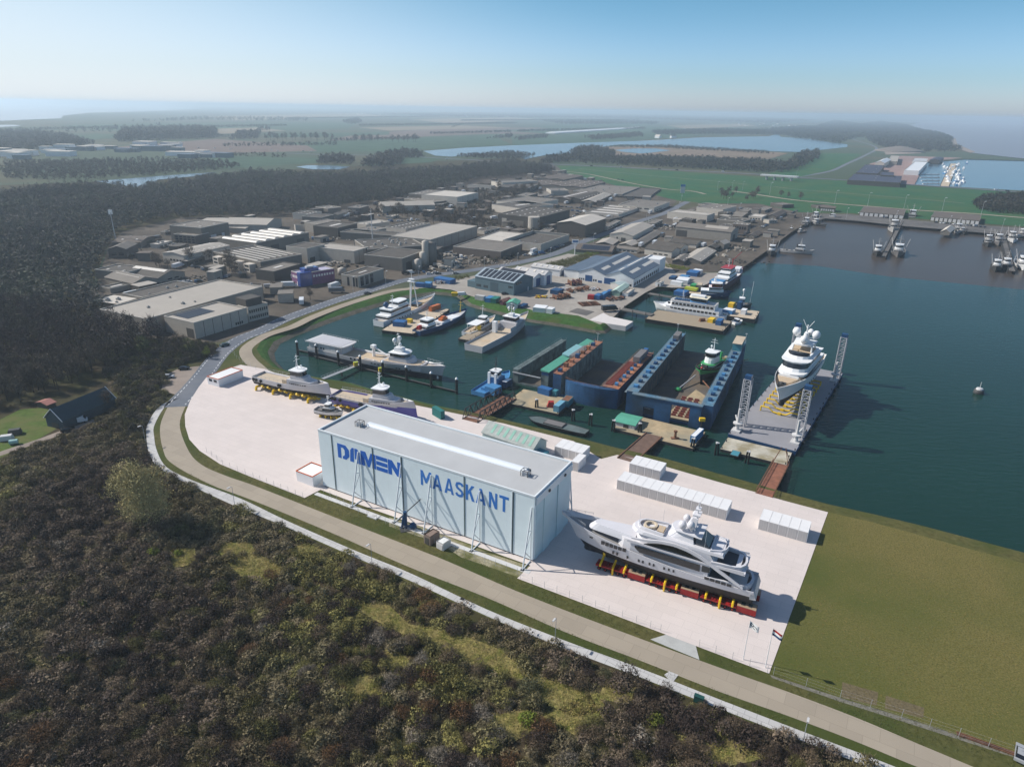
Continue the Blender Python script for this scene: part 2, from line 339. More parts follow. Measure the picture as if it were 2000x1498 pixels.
sheet('estate_ground', [(205,600),(186,565),(212,480),(240,452),(350,426),(560,412),(750,388),(930,346),(1080,322),(1108,336),(1300,382),(1322,392),(1300,420),(1150,470),(1010,512),(850,535),(700,572),(520,640),(430,668),(330,672),(230,640)], .04, M_estate)
sheet('estate_east', [(1150,476),(1300,420),(1380,398),(1500,398),(1600,418),(1618,424),(1574,437),(1547,453),(1502,487),(1448,525),(1416,531),(1320,534),(1300,508),(1140,500)], .045, M_estate)
sheet('quay', [(1560,433),(1600,418),(1660,419),(1800,432),(2000,446),(2300,470),(2300,490),(2000,462),(1908,454),(1766,442),(1674,432),(1612,427),(1574,437)], .05, M_quay)
sheet('yard', [(780,566),(850,550),(905,543),(1010,522),(1110,496),(1150,500),(1300,508),(1320,534),(1414,533),(1394,551),(1358,563),(1312,562),(1285,560),(1262,571),(1222,597),(1200,618),(1172,634),(1130,617),(1090,612),(1040,606),(985,592),(925,580),(880,566),(840,562)], .06, M_yard)
sheet('lawn', [(1617,1000),(1700,1019),(1800,1046),(1905,1075),(2000,1100),(2400,1210),(2400,1660),(2000,1478),(1760,1400),(1640,1362),(1502,1316)], .05, M_lawn)
sheet('concrete_pad', [(470,713),(520,722),(560,738),(610,750),(640,757),(700,770),(812,792),(880,806),(985,828),(1120,862),(1174,897),(1205,889),(1260,901),(1300,912),(1400,941),(1480,963),(1530,978),(1617,1001),(1502,1316),(1010,1130),(1036,1105),(700,985),(655,968),(626,957),(595,973),(490,932),(430,907),(390,881),(370,859),(362,833),(361,810),(372,782),(388,757),(403,738),(436,724)], .14, M_pad)
sheet('gravel', [(760,1010),(860,1040),(960,1082),(1035,1106),(1012,1127),(900,1088),(860,1062),(760,1028)], .05, mat('gravel_chips', (.30, .27, .18), .95, .45, 2.0, spec=.1, big=(.25, (.13, .13, .05))))
# roads and paths
ribbon('concrete_road', [(330,790),(313,832),(319,880),(338,907),(410,946),(500,980),(650,1042),(800,1108),(950,1167),(1100,1233),(1250,1290),(1400,1349),(1533,1396),(1666,1446),(1792,1498),(2000,1580)], [(364,790),(351,830),(368,880),(394,908),(440,929),(500,950),(650,1009),(800,1067),(878,1098),(1010,1155),(1172,1218),(1400,1302),(1533,1349),(1666,1399),(1799,1455),(2050,1560)], .08, M_road)
ribbon('footpath', [(338,781),(309,796),(288,830),(286,852),(290,882),(305,909),(350,937),(449,984),(560,1030),(695,1089),(800,1134),(950,1203),(1100,1266),(1250,1323),(1400,1382),(1566,1447),(1699,1499),(1850,1560)], [(352,777),(324,793),(302,830),(301,852),(307,882),(326,913),(375,938),(470,974),(560,1017),(690,1074),(800,1119),(950,1190),(1100,1250),(1250,1305),(1400,1364),(1566,1428),(1732,1491),(1880,1550)], .09, M_path)
sheet('access_slab', [(1270,1249),(1310,1237),(1358,1259),(1366,1289),(1300,1262)], .13, mat('slab_grey', (.42, .42, .40), .9, .1, .5))
sheet('path_link', [(1297,1318),(1307,1311),(1325,1318),(1313,1334)], .1, M_path)
road('asphalt_road', [(343,795),(352,783),(374,760),(398,732),(416,708),(436,686),(470,662),(510,646),(560,622),(620,600),(660,586),(700,574),(740,562),(780,550),(840,539),(895,532),(950,524),(1010,514),(1070,500),(1110,486),(1140,472),(1200,450),(1250,432),(1300,416),(1337,397),(1375,382),(1425,372),(1475,361),(1540,349),(1620,335),(1655,320),(1690,304),(1712,291),(1700,283),(1668,273),(1672,266),(1692,262)], 8.5, .09, M_asph, 5)
road('dyke_road', [(520,735),(508,722),(490,706),(480,690),(486,676),(520,655),(570,639),(610,620),(670,597),(730,578),(770,568),(815,563)], 5.5, .10, M_conc, 5)
for off_ in (-3.1, 3.1):   # broken edge lines of the asphalt road
 c_ = smooth_loop([P(*p) for p in ((345,791),(374,760),(398,732),(416,708),(436,686),(470,662),(510,646),(560,622),(620,600),(660,586),(700,574),(740,562),(780,550))], 24, False); mb = MB(); acc = 0
 for i in range(len(c_) - 1):
  d = (c_[i + 1] - c_[i]); s_ = d.length; acc += s_; d.normalize(); q = Vector((-d.y, d.x, 0))
  if int(acc / 1.6) % 2 == 0: mb.add([tuple(c_[i] + q * (off_ + k)) [:2] + (.11,) for k in (-.12, .12)] + [tuple(c_[i + 1] + q * (off_ + k))[:2] + (.11,) for k in (.12, -.12)], [(0, 1, 2, 3)])
 o = mb.build('road_marking', mat('road_paint', (.75, .75, .75), .7, .05)); o['kind'] = 'structure'
sheet('lay_by', [(320,735),(345,722),(380,716),(405,715),(388,738),(360,765),(345,772),(315,762)], .07, M_sand)
sheet('farm_lawn', [(-60,850),(40,800),(100,795),(125,812),(110,838),(60,866),(0,895),(-60,920)], .06, mat('garden_grass', (.075, .115, .025), .95, .3, .5, spec=.1, big=(.15, (.11, .12, .04))))
road('farm_track', [(-60,908),(20,880),(75,862),(118,846),(150,835),(250,800)], 3.2, .1, M_sand)
# far land
sheet('dyke_field', [(1088,324),(1180,327),(1300,334),(1487,346),(1560,350),(1640,353),(1760,362),(1900,371),(1990,375),(2300,395),(2300,462),(2000,443),(1850,432),(1660,417),(1560,415),(1480,398),(1380,398),(1322,392),(1240,372),(1100,337)], .1, M_green)
sheet('polder_field', [(1500,341),(1545,322),(1607,299),(1685,301),(1655,318),(1622,333),(1562,346)], .12, M_green)
road('motorway', [(560,300),(640,303),(760,305),(900,312),(1000,318),(1090,322),(1180,326),(1300,332),(1400,337),(1490,342),(1550,347),(1640,352),(1760,360),(1860,367),(2000,377),(2300,398)], 13, .5, M_asph)
road('dyke_path', [(1100,335),(1150,341),(1230,358),(1300,370),(1350,374),(1378,380)], 5, .3, M_conc)
road('dyke_path', [(1510,365),(1560,371),(1700,382),(1800,390),(1885,398)], 2, .3, M_conc)
road('dyke_track', [(1130,330),(1250,342),(1400,355),(1460,361)], 2, .3, M_conc)
road('dyke_road', [(1430,374),(1480,381),(1540,390),(1600,396),(1700,404),(1800,412),(1900,418),(2000,426),(2300,446)], 7, .3, M_conc)
sheet('lake', [(827,296),(900,290),(1000,285),(1125,280),(1250,276),(1375,269),(1500,267),(1520,262),(1525,268),(1585,272),(1612,277),(1655,283),(1655,288),(1600,294),(1562,298),(1500,296),(1375,290),(1275,285),(1212,283),(1190,286),(1155,291),(1112,300),(1070,303),(1025,312),(1010,306),(1000,298),(940,302),(882,307),(850,305)], .6, M_water_f)
sheet('reeds', [(1155,292),(1190,287),(1275,286),(1375,291),(1500,297),(1540,300),(1500,312),(1300,306),(1150,310)], .5, M_reed)
sheet('pond', [(1200,294),(1237,291),(1282,291),(1310,295),(1275,299),(1250,301),(1212,297)], .8, M_water_f)
sheet('pond', [(185,355),(225,352),(325,344),(425,337),(385,345),(312,352),(275,367),(245,365)], .6, M_water_f)
sheet('pond', [(578,327),(600,324),(640,324),(684,327),(660,332),(610,332)], .6, M_water_f)
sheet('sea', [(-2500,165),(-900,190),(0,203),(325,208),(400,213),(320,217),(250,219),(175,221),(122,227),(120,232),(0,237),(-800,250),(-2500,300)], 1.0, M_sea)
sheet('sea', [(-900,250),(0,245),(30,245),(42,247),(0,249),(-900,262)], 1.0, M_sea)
sheet('tidal_flat', [(1650,236),(1800,240),(1760,249),(1780,255),(1825,260),(1862,270),(1852,277),(1857,285),(1900,300),(2000,311),(2500,335),(3500,400),(4500,283),(2600,248)], 1.0, water_mat('tide_water', (.20, .18, .19), .02, .2, .3))
sheet('beach', [(1853,272),(1866,271),(1870,283),(1905,298),(1895,300),(1857,287)], 1.3, M_sand)
sheet('sand_heap_ground', [(1725,292),(1755,281),(1785,291),(1800,300),(1730,303)], .5, M_sand)
sheet('marina_yard', [(1660,352),(1700,320),(1760,305),(1880,309),(1800,317),(1800,335),(1786,361)], .3, mat('brick_paving', (.27, .18, .16), .9, .2, .1))
for k, (pl, g) in enumerate((([(440,300),(760,296),(1000,283),(960,265),(700,275),(430,283)],1), ([(640,275),(960,262),(1240,262),(1260,250),(900,250),(700,262)],0), ([(1000,300),(1250,274),(1380,266),(1290,258),(1000,268),(1000,283)],1), ([(430,305),(640,310),(640,318),(440,330),(330,330)],1), ([(700,325),(840,318),(870,308),(760,309)],1), ([(200,290),(420,272),(600,285),(620,296),(430,300)],0), ([(960,255),(1260,246),(1500,252),(1400,262),(1100,264)],1), ([(100,245),(420,240),(700,240),(680,252),(300,262)],1))):
 sheet('field', pl, Z_FLD + .03 * k, M_fgreen if g else mat('ploughed_soil', (.16, .12, .10), .95, .15, .02, spec=.1))
# air
HAZE = 1.5e-4
hz = bpy.data.materials.new('haze'); hz.use_nodes = True; hz.node_tree.nodes.clear()
ho = hz.node_tree.nodes.new('ShaderNodeOutputMaterial'); hv = hz.node_tree.nodes.new('ShaderNodeVolumePrincipled')
hv.inputs['Density'].default_value = HAZE; hv.inputs['Color'].default_value = (.73, .88, 1, 1); hv.inputs['Anisotropy'].default_value = .25
hz.node_tree.links.new(hv.outputs[0], ho.inputs['Volume'])
mb = MB(); mb.box(-BIG - 500, BIG + 500, -1200, BIG + 500, -8, 118); o = mb.build('haze', hz); o['kind'] = 'stuff'; o.hide_select = True
# ---------------------------------------------------------------- buildings
ZN = {'A': (150, 380, 4.9925), 'B': (500, 360, 4.9925), 'C': (850, 320, 4.9925), 'D': (1200, 360, 4.9925), 'E': (1600, 380, 4.9925), 'F': (550, 540, 4.9925), 'G': (850, 480, 4.9925), 'H': (880, 620, 4.9925), 'I': (1180, 620, 4.9925), 'J': (1360, 620, 4.9925), 'K': (250, 640, 4.9925), 'L': (480, 680, 4.9925), 'T1': (0, 180, 4), 'T2': (500, 180, 4), 'T3': (1000, 180, 4), 'T4': (1500, 180, 4), 'M': (600, 780, 3.636), 'N': (1080, 940, 4.407), 'O': (1050, 840, 3.328), 'Q': (1400, 1000, 3.008), 'r': (0, 0, 1)}
def q(zn, x, y):
 a, b, s = ZN[zn]; return (a + x / s, b + y / s)
def V(p):
 """image row of a real point (to measure heights on the survey photograph)"""
 x, y, z = p[0], p[1], p[2] - CAM_H
 yr = y * sp + z * cp; zz = y * cp - z * sp
 return CY - F_PX * (-sr * x / zz + cr * yr / zz)
def hgt(u, vtop, vbase, z0=0):
 b = P(u, vbase, z0); lo, hi = 0, 60
 for _ in range(30):
  m = (lo + hi) / 2
  if V((b.x, b.y, z0 + m)) > vtop: lo = m
  else: hi = m
 return lo
M_gw = mat('wall_grey', (0.309, 0.276, 0.233), .7, .08, .5, stripe=(2, 1.1, .07))
M_gl = mat('wall_pale', (0.412, 0.373, 0.317), .7, .08, .5, stripe=(2, 1.2, .06))
M_gwh = mat('wall_offwhite', (0.536, 0.485, 0.414), .7, .07, .4)
M_gd = mat('wall_dark', (0.077, 0.068, 0.058), .7, .12, .5)
M_gm = mat('wall_mid', (0.175, 0.155, 0.130), .7, .1, .5)
M_br = mat('wall_brick', (.15, .12, .10), .85, .2, 1.5)
M_rl = mat('roof_pale', (0.371, 0.335, 0.286), .7, .07, .12, stripe=(0, 1.2, .06))
M_rw = mat('roof_white', (0.515, 0.470, 0.405), .7, .07, .1)
M_rm = mat('roof_mid', (0.175, 0.155, 0.132), .8, .15, .15)
M_rd = mat('roof_dark', (0.088, 0.078, 0.066), .85, .2, .15)
M_rb = mat('roof_brown', (0.124, 0.102, 0.084), .85, .2, .2, stripe=(1, 1.0, .2))
M_sky = mat('rooflight', (0.680, 0.630, 0.554), .45, .08, .5)
M_win = mat('window_glass', (.025, .028, .032), .12, .2, .5, spec=.6)
M_doorg = mat('door_grey', (.07, .066, .06), .6, .1, .5)
M_doorw = mat('door_white', (.62, .60, .58), .6, .05, .5)
M_solar = mat('solar_cells', (.022, .026, .036), .45, .15, .8, spec=.25, stripe=(1, 1.6, -1.2, .08))
M_trim = mat('trim_pale', (0.464, 0.427, 0.370), .6, .05, .5)
M_vent = mat('vent_metal', (.28, .28, .27), .5, .1, .5)
WALLS = dict(g=M_gw, l=M_gl, w=M_gwh, d=M_gd, m=M_gm, b=M_br); ROOFS = dict(l=M_rl, w=M_rw, m=M_rm, d=M_rd, b=M_rb)
def bld(zn, L_, N_, R_, base, label, wall='g', roof='m', kind='flat', rise=2.2, ops=(), name='warehouse', cat='warehouse', h=None, par=.5, group=None, trim=True, z0=0.0):
 L_, N_, R_ = [q(zn, *p) for p in (L_, N_, R_)]
 if h is None: h = hgt(N_[0], N_[1], q(zn, 0, base)[1], z0)
 pL, pN, pR = P(*L_, h + z0), P(*N_, h + z0), P(*R_, h + z0)
 ex = pR - pN; a = ex.length; ex.normalize(); ey = Vector((-ex.y, ex.x, 0)); b = max(2.0, (pL - pN).dot(ey))
 root = thing(name, label, cat, (pN.x, pN.y, z0), math.atan2(ex.y, ex.x), group)
 W = WALLS.get(wall, wall); Rf = ROOFS.get(roof, roof)
 if kind == 'flat':
  zr = lambda x, y: h
  MB().prism([(0, 0), (a, 0), (a, b), (0, b)], 0, h + par, cap=False).build('wall', W, root)
  t = .35; mb = MB(); mb.prism([(t, t), (a - t, t), (a - t, b - t), (t, b - t)], h - .3, h); mb.build('roof', Rf, root)
  if trim:
   mb = MB()
   for x0, x1, y0, y1 in ((-.06, a + .06, -.06, t), (-.06, a + .06, b - t, b + .06), (-.06, t, t, b - t), (a - t, a + .06, t, b - t)): mb.box(x0, x1, y0, y1, h + par - .35, h + par + .05)
   mb.build('parapet', M_trim if wall != 'd' else M_gm, root)
 else:
  n = int(kind[2:] or 1); along_x = kind[1] == 'x'; wd = b if along_x else a; ln = a if along_x else b; s = wd / n
  def zr(x, y):
   k = (y if along_x else x) % s / s
   return h + rise * (1 - abs(2 * k - 1))
  mb = MB(); prof = [(0, 0)]
  for i in range(n): prof += [(i * s, h), (i * s + s / 2, h + rise)]
  prof += [(wd, h), (wd, 0)]; 
  if prof[0] == (0, 0): pass
  f3 = (lambda u, t, z: (t, u, z)) if along_x else (lambda u, t, z: (u, t, z))
  k = len(prof)
  vs = [f3(u, 0, z) for u, z in prof] + [f3(u, ln, z) for u, z in prof]
  fs = [tuple(range(k)), tuple(range(2 * k - 1, k - 1, -1)), (0, k, k + 1, 1), (k - 2, 2 * k - 2, 2 * k - 1, k - 1)]
  mb.add(vs, fs); mb.build('wall', W, root)
  mb = MB(); e = .35
  for i in range(n):
   for u0, z0, u1, z1 in ((i * s - (e if i == 0 else 0), h + .06 - (e * 2 * rise / s if i == 0 else 0), i * s + s / 2, h + rise + .06), (i * s + s + (e if i == n - 1 else 0), h + .06 - (e * 2 * rise / s if i == n - 1 else 0), i * s + s / 2, h + rise + .06)):
    mb.add([f3(u0, -e, z0), f3(u1, -e, z1), f3(u1, ln + e, z1), f3(u0, ln + e, z0), f3(u0, -e, z0 + .22), f3(u1, -e, z1 + .22), f3(u1, ln + e, z1 + .22), f3(u0, ln + e, z0 + .22)], [(0, 1, 2, 3), (4, 7, 6, 5), (0, 4, 5, 1), (1, 5, 6, 2), (2, 6, 7, 3), (3, 7, 4, 0)])
  mb.build('roof', Rf, root)
  z_ = zr; zr = lambda x, y: z_(x, y) + .27
 def patch(x0, x1, y0, y1, t, nm, m):
  z = [zr(x, y) for x, y in ((x0, y0), (x1, y0), (x1, y1), (x0, y1))]; pts = [(x0, y0), (x1, y0), (x1, y1), (x0, y1)]
  MB().frust(pts, [k + .01 for k in z], pts, [k + t for k in z]).build(nm, m, root)
 for o in ops:
  k = o[0]
  if k in ('sx', 'sy'):     # strip lights: n, share of the pitch they take, how far in they start, mat
   n_, fr, ins = o[1], o[2], o[3] if len(o) > 3 else .1
   for i in range(n_):
    c = (i + .5) / n_
    if kind != 'flat' and abs(((c * (b if k == 'sx' else a)) % s) / s - .5) < .01 and ((k == 'sx') == along_x): c += fr / n_ * .6
    if k == 'sx': x0, x1, y0, y1 = a * ins, a * (1 - ins), b * (c - fr / 2 / n_), b * (c + fr / 2 / n_)
    else: x0, x1, y0, y1 = a * (c - fr / 2 / n_), a * (c + fr / 2 / n_), b * ins, b * (1 - ins)
    if kind == 'flat' and len(o) > 4:      # barrel vaults
     mb = MB(); rg = []
     for j in range(7):
      t = math.pi * j / 6; cc = -math.cos(t); zz = h + math.sin(t) * o[4]
      rg.append([((x0 + x1) / 2 + cc * (x1 - x0) / 2, y0, zz), ((x0 + x1) / 2 + cc * (x1 - x0) / 2, y1, zz)] if k == 'sy' else [(x0, (y0 + y1) / 2 + cc * (y1 - y0) / 2, zz), (x1, (y0 + y1) / 2 + cc * (y1 - y0) / 2, zz)])
     mb.loft(rg); mb.add([r[0] for r in rg], [tuple(range(7))]); mb.add([r[1] for r in rg], [tuple(range(6, -1, -1))]); mb.build('rooflight', M_sky, root, True)
    else: patch(x0, x1, y0, y1, .25, 'rooflight', M_sky)
  elif k == 'dots':
   for i in range(o[1]):
    for j in range(o[2]):
     cx, cy_ = a * (i + .5) / o[1], b * (j + .5) / o[2]
     if kind != 'flat':
      if along_x: cy_ += s * .22 if abs((cy_ % s) / s - .5) < .1 else 0
      else: cx += s * .22 if abs((cx % s) / s - .5) < .1 else 0
     patch(cx - 1.1, cx + 1.1, cy_ - .7, cy_ + .7, .3, 'rooflight', M_sky)
  elif k == 'solar': patch(a * o[1], a * o[2], b * o[3], b * o[4], .14, 'solar_panels', M_solar)
  elif k == 'patch': patch(a * o[1], a * o[2], b * o[3], b * o[4], .08, 'roof_panel', o[5])
  elif k == 'vent':
   for i in range(o[1]):
    x, y = a * random.uniform(.15, .85), b * random.uniform(.15, .85); r_ = random.uniform(.4, .9)
    mb = MB(); z = zr(x, y); mb.box(x - r_, x + r_, y - r_, y + r_, z, z + r_ * 1.1); mb.lathe([(r_ * .6, r_ * 1.1), (r_ * .6, r_ * 1.5), (r_ * .75, r_ * 1.55), (r_ * .3, r_ * 1.8)], (x, y, z), 8); mb.build('roof_vent', M_vent, root)
  elif k in ('wl', 'wr'):
   n_, z0, z1, f0, f1 = o[1:6]; W_ = (b if k == 'wl' else a)
   for i in range(n_):
    c0 = W_ * (f0 + (f1 - f0) * (i + .18) / n_); c1 = W_ * (f0 + (f1 - f0) * (i + .82) / n_); mb = MB()
    if k == 'wl': mb.box(-.06, .2, c0, c1, h * z0, h * z1)
    else: mb.box(c0, c1, -.06, .2, h * z0, h * z1)
    mb.build('window', M_win if len(o) < 7 else o[6], root)
  elif k in ('dl', 'dr'):
   W_ = (b if k == 'dl' else a); mb = MB(); c0, c1 = W_ * o[1], W_ * o[2]
   if k == 'dl': mb.box(-.08, .2, c0, c1, .02, h * o[3])
   else: mb.box(c0, c1, -.08, .2, .02, h * o[3])
   mb.build('door', o[4] if len(o) > 4 else M_doorg, root)
  elif k == 'box':
   x0, x1, y0, y1, z0, z1, m, nm = o[1:9]; MB().box(a * x0, a * x1, b * y0, b * y1, z0, z1).build(nm, m, root)
  elif k == 'seams':
   for i in range(1, o[1]): MB().box(a * i / o[1] - .12, a * i / o[1] + .12, -.05, .1, .1, h - .1).build('seam', M_gd, root)
 root['dims'] = (a, b, h); BL.append((pN, ex, ey, a, b))
 return root
B_ = bld
B_('A', (270,1115), (680,1222), (1810,905), 1372, 'largest pale flat-roofed warehouse beside the woods with round tanks on its roof', 'g', 'l', ops=(('dl', .30, .42, .42), ('dl', .62, .76, .42), ('vent', 5)))
B_('A', (860,1190), (1140,1260), (1655,1112), 1412, 'pale annex with black solar strip in front of the largest warehouse', 'l', 'l', ops=(('solar', .12, .62, .42, .92), ('dl', .05, .28, .62), ('seams', 6), ('wr', 4, .12, .28, .74, .9)), cat='annex')
r_ = B_('A', (1560,1090), (1665,1113), (1860,1064), 1247, 'two-storey office block with black penthouse beside the solar annex', 'l', 'm', ops=(('wr', 9, .18, .40, .04, .98), ('wr', 9, .62, .84, .04, .98)), name='office', cat='office')
MB().box(0.5, 10, 1.5, 10, r_['dims'][2] + .05, r_['dims'][2] + 4.2).build('penthouse', M_gd, r_)
B_('A', (190,1020), (395,1080), (625,1015), 1130, 'low white-roofed shed with dark open bays against the woods', 'd', 'w', ops=(('vent', 4),), h=6, name='shed', cat='shed')
B_('A', (470,965), (637,1010), (1165,880), 0, 'long dark-roofed flat hall behind the largest warehouse', 'm', 'd', h=6.5, ops=(('vent', 3),))
B_('A', (290,805), (545,872), (790,822), 925, 'grey gabled hall with one white ridge light, middle of the three gables', 'g', 'm', 'gy', 2.6, (('sx', 1, .0),)[:0] + (('patch', .38, .56, .1, .92, M_sky), ('wr', 2, .3, .5, .6, .9)))
B_('A', (520,750), (790,820), (1050,755), 872, 'grey gabled hall with dark roof, rearmost of the three gables', 'g', 'd', 'gy', 2.8, (('patch', .36, .5, .08, .95, M_sky), ('wr', 2, .3, .5, .3, .8)))
B_('A', (235,905), (325,925), (540,878), 965, 'low grey lean-to with white roof strip in front of the gabled halls', 'g', 'd', ops=(('sx', 1, .2, .25),), name='shed', cat='shed')
B_('A', (268,715), (480,768), (690,712), 0, 'dark flat hall with two white rooflights by the woods', 'g', 'd', h=5.5, ops=(('dots', 2, 2),))
B_('A', (415,440), (620,470), (758,408), 520, 'brown gabled workshop with two rooflights beside the tall radio mast', 'm', 'b', 'gy', 1.6, (('dots', 2, 2), ('dr', .4, .8, .6)), name='workshop', cat='workshop')
B_('A', (368,505), (478,535), (590,482), 620, 'dark brick house with hipped roof beside tall conifers', 'b', 'm', 'gx', 2.2, (('wl', 2, .3, .6, .1, .9),), name='house', cat='house')
B_('A', (972,292), (1210,332), (1478,278), 470, 'tall brown block with four white roof hatches at the wood edge', 'm', 'm', ops=(('dots', 2, 2), ('dr', .3, .5, .4, M_doorw), ('dr', .7, .8, .4, M_doorw)), cat='warehouse')
B_('A', (958,388), (1155,408), (1287,378), 488, 'three-storey brick office with rows of small windows', 'b', 'm', ops=(('wl', 5, .12, .3, .02, .98), ('wl', 5, .42, .6, .02, .98), ('wl', 5, .72, .88, .02, .98)), name='office', cat='office')
B_('A', (1330,252), (1640,335), (1930,262), 385, 'wide pale gabled shed below the wood edge', 'l', 'l', 'gy', 3, (('wr', 3, .2, .5, .2, .8),), name='shed', cat='shed')
B_('A', (1640,207), (1850,300), (1995,238), 0, 'rear pale gabled shed against the tall trees', 'l', 'l', 'gy', 3, h=7, name='shed', cat='shed')
B_('r', (424,466), (500,476), (603,455), 497, 'dark hall with six white barrel rooflights', 'm', 'd', ops=(('sy', 6, .5, .06, 1.1), ('dr', .25, .4, .55), ('dr', .75, .9, .6)))
B_('A', (850,568), (1040,598), (1490,500), 690, 'long ribbed pale-roofed hall with white end wall', 'w', 'l', 'gx', 1.4, (('wl', 4, .3, .5, .1, .7), ('sy', 9, .25)), name='warehouse')
r_ = B_('r', (405.5,494.5), (508.5,513), (589,498), 533, 'broad dark hall with eight slanted white strip lights and white office bays', 'm', 'd', ops=(('sx', 1, .0),)[:0] + (('sy', 7, .22, .12), ('dr', .1, .3, .5)))
for i in range(4):
 mb = MB(); b_ = r_['dims'][1]; mb.box(-5, -.02, b_ * (.1 + .22 * i), b_ * (.22 + .22 * i), .02, 5.5); o = mb.build('office_bay', M_gwh, r_)
 mb = MB(); mb.box(-5.06, -4.9, b_ * (.12 + .22 * i), b_ * (.2 + .22 * i), 1.2, 2.4); mb.box(-5.06, -4.9, b_ * (.12 + .22 * i), b_ * (.2 + .22 * i), 3.6, 4.8); mb.build('window', M_win, o)
B_('B', (0,832), (175,857), (432,782), 952, 'dark flat block with one short white rooflight next to the purple office', 'd', 'm', ops=(('sx', 1, .15, .35),))
M_purple = mat('purple_brick', (.16, .065, .15), .8, .2, .6); M_bluegl = mat('blue_glass', (.02, .05, .22), .2, .2, .5, spec=.6)
M_rlav = mat('roof_lavender', (.42, .40, .50), .7, .06, .3)
r_ = B_('B', (282,862), (430,882), (762,828), 1003, 'purple brick office with blue glass entrance and pale roof', M_purple, M_rlav, ops=(('wl', 4, .6, .8, .1, .9, M_doorw), ('wr', 8, .62, .8, .35, .98, M_doorw), ('wr', 8, .2, .38, .35, .98, M_purple), ('dl', .3, .42, .35, M_doorw)), name='office', cat='office')
a_, b_, h_ = r_['dims']; MB().box(-.4, a_ * .32, -.4, b_ * .3, .02, h_ + .9).build('glass_entrance', M_bluegl, r_)
mb = MB(); mb.box(a_ * .2, a_ * .62, b_ * .3, b_ * .8, h_ + .05, h_ + 2.2); mb.build('plant_room', M_bluegl, r_); MB().box(a_ * .3, a_ * .5, b_ * .4, b_ * .6, h_ + 2.25, h_ + 3.2).build('roof_unit', M_doorw, r_)
B_('B', (820,888), (995,908), (1245,828), 1012, 'tan office with tall dark glazed bays near the road', 'g', 'd', ops=(('wl', 2, .08, .92, .02, .35), ('wl', 1, .1, .9, .5, .7), ('wr', 3, .08, .92, .05, .6), ('sx', 1, .1, .35)), name='office', cat='office')
B_('B', (300,607), (495,634), (668,592), 772, 'pale plain hall with black roof and dark corner door', 'l', 'd', ops=(('dr', .12, .4, .35),))
B_('B', (620,600), (955,660), (1097,618), 780, 'tall pale concrete hall with ribbed face beside silos', 'l', 'l', ops=(('seams', 3), ('dl', .1, .25, .3)))
B_('B', (760,562), (1090,640), (1645,602), 0, 'dark low factory roof crowded with pipes and vents', 'm', 'd', h=8, ops=(('vent', 14), ('dots', 4, 2)), name='factory', cat='factory')
B_('B', (1083,682), (1425,730), (1640,652), 852, 'brown walled hall with flat black roof by the silos', 'm', 'd', ops=(('dr', .15, .4, .6),))
B_('r', (772,459), (840,469), (932,442), 492, 'large smooth grey hall with panelled long wall', 'g', 'l', ops=(('seams', 7),), par=.2)
B_('B', (1272,417), (1460,442), (1700,387), 492, 'white walled hall with rows of small square rooflights', 'w', 'd', ops=(('dots', 7, 2),))
B_('B', (575,405), (795,432), (987,387), 530, 'matt black hall with one long white rooflight', 'd', 'd', ops=(('sx', 1, .12, .25),))
B_('B', (930,385), (1075,402), (1307,367), 470, 'pale rounded hall with speckled roof behind the black hall', 'l', 'l', ops=(('vent', 4),))
B_('B', (488,372), (620,398), (830,366), 0, 'grey hall behind the matt black hall', 'g', 'm', h=8)
B_('B', (800,476), (1340,506), (1425,474), 0, 'long low brown wall-like hall between black hall and grey hall', 'm', 'd', h=6)
B_('B', (370,282), (525,297), (642,270), 352, 'white stepped hall with row of roof hatches at the wood edge', 'w', 'd', ops=(('dots', 4, 2),))
B_('B', (355,402), (382,408), (487,402), 462, 'small white cabin behind the barrel-light hall', 'w', 'l', name='cabin', cat='cabin')
B_('B', (735,296), (792,303), (905,267), 342, 'low grey gabled house in front of the big wood', 'g', 'm', 'gx', 1.5, name='house', cat='house')
B_('B', (640,217), (700,243), (830,228), 0, 'small flat brown hall touching the big wood', 'm', 'm', h=6, ops=(('dots', 2, 1),))
B_('B', (520,300), (640,330), (760,300), 0, 'dark low hall beside the white stepped hall', 'm', 'd', h=6)
B_('B', (1110,190), (1230,217), (1745,203), 0, 'long grey gabled hall behind leafless trees', 'l', 'l', 'gx', 3, h=7)
B_('B', (1405,142), (1705,182), (1962,152), 215, 'brown hall with white roof strips at the far wood edge', 'm', 'm', ops=(('dots', 4, 2), ('wr', 4, .3, .6, .1, .9)))
B_('B', (1540,85), (1700,110), (1880,70), 0, 'brown saw-roofed hall farthest along the wood edge', 'm', 'm', h=8, ops=(('dots', 5, 2),))
B_('r', (838,378), (893,386), (934,377), 401, 'white hall with pale roof behind the leafless tree row', 'w', 'w', ops=(('seams', 4),))
B_('C', (297,213), (545,224), (582,216), 257, 'narrow white hall on a dark base', 'w', 'm')
B_('C', (465,176), (655,190), (1000,172), 246, 'hall with white end wall and dark long side', 'w', 'm', ops=(('box', .002, 1, -.012, .0, .1, 6, M_gd, 'cladding'),))
B_('C', (1010,168), (1440,236), (1660,182), 266, 'huge brown hall with many short rooflights near the green dyke', 'm', 'b', 'gx3', 1.6, (('dots', 5, 6),))
B_('C', (1000,142), (1250,160), (1445,120), 0, 'brown ridge-roofed hall closest to the green dyke', 'm', 'b', 'gx2', 1.6, h=7)
B_('C', (1168,68), (1200,76), (1243,70), 108, 'small square brick tower block at the dyke road', 'b', 'm', name='tower_block', cat='building')
B_('C', (1490,226), (1820,302), (1992,232), 325, 'large pale flat hall with round roof vents near the dyke', 'g', 'm', ops=(('vent', 8),))
B_('T3', (865,788), (1062,826), (1162,757), 838, 'black flat-roofed hall near the dyke road', 'd', 'd', cat='warehouse')
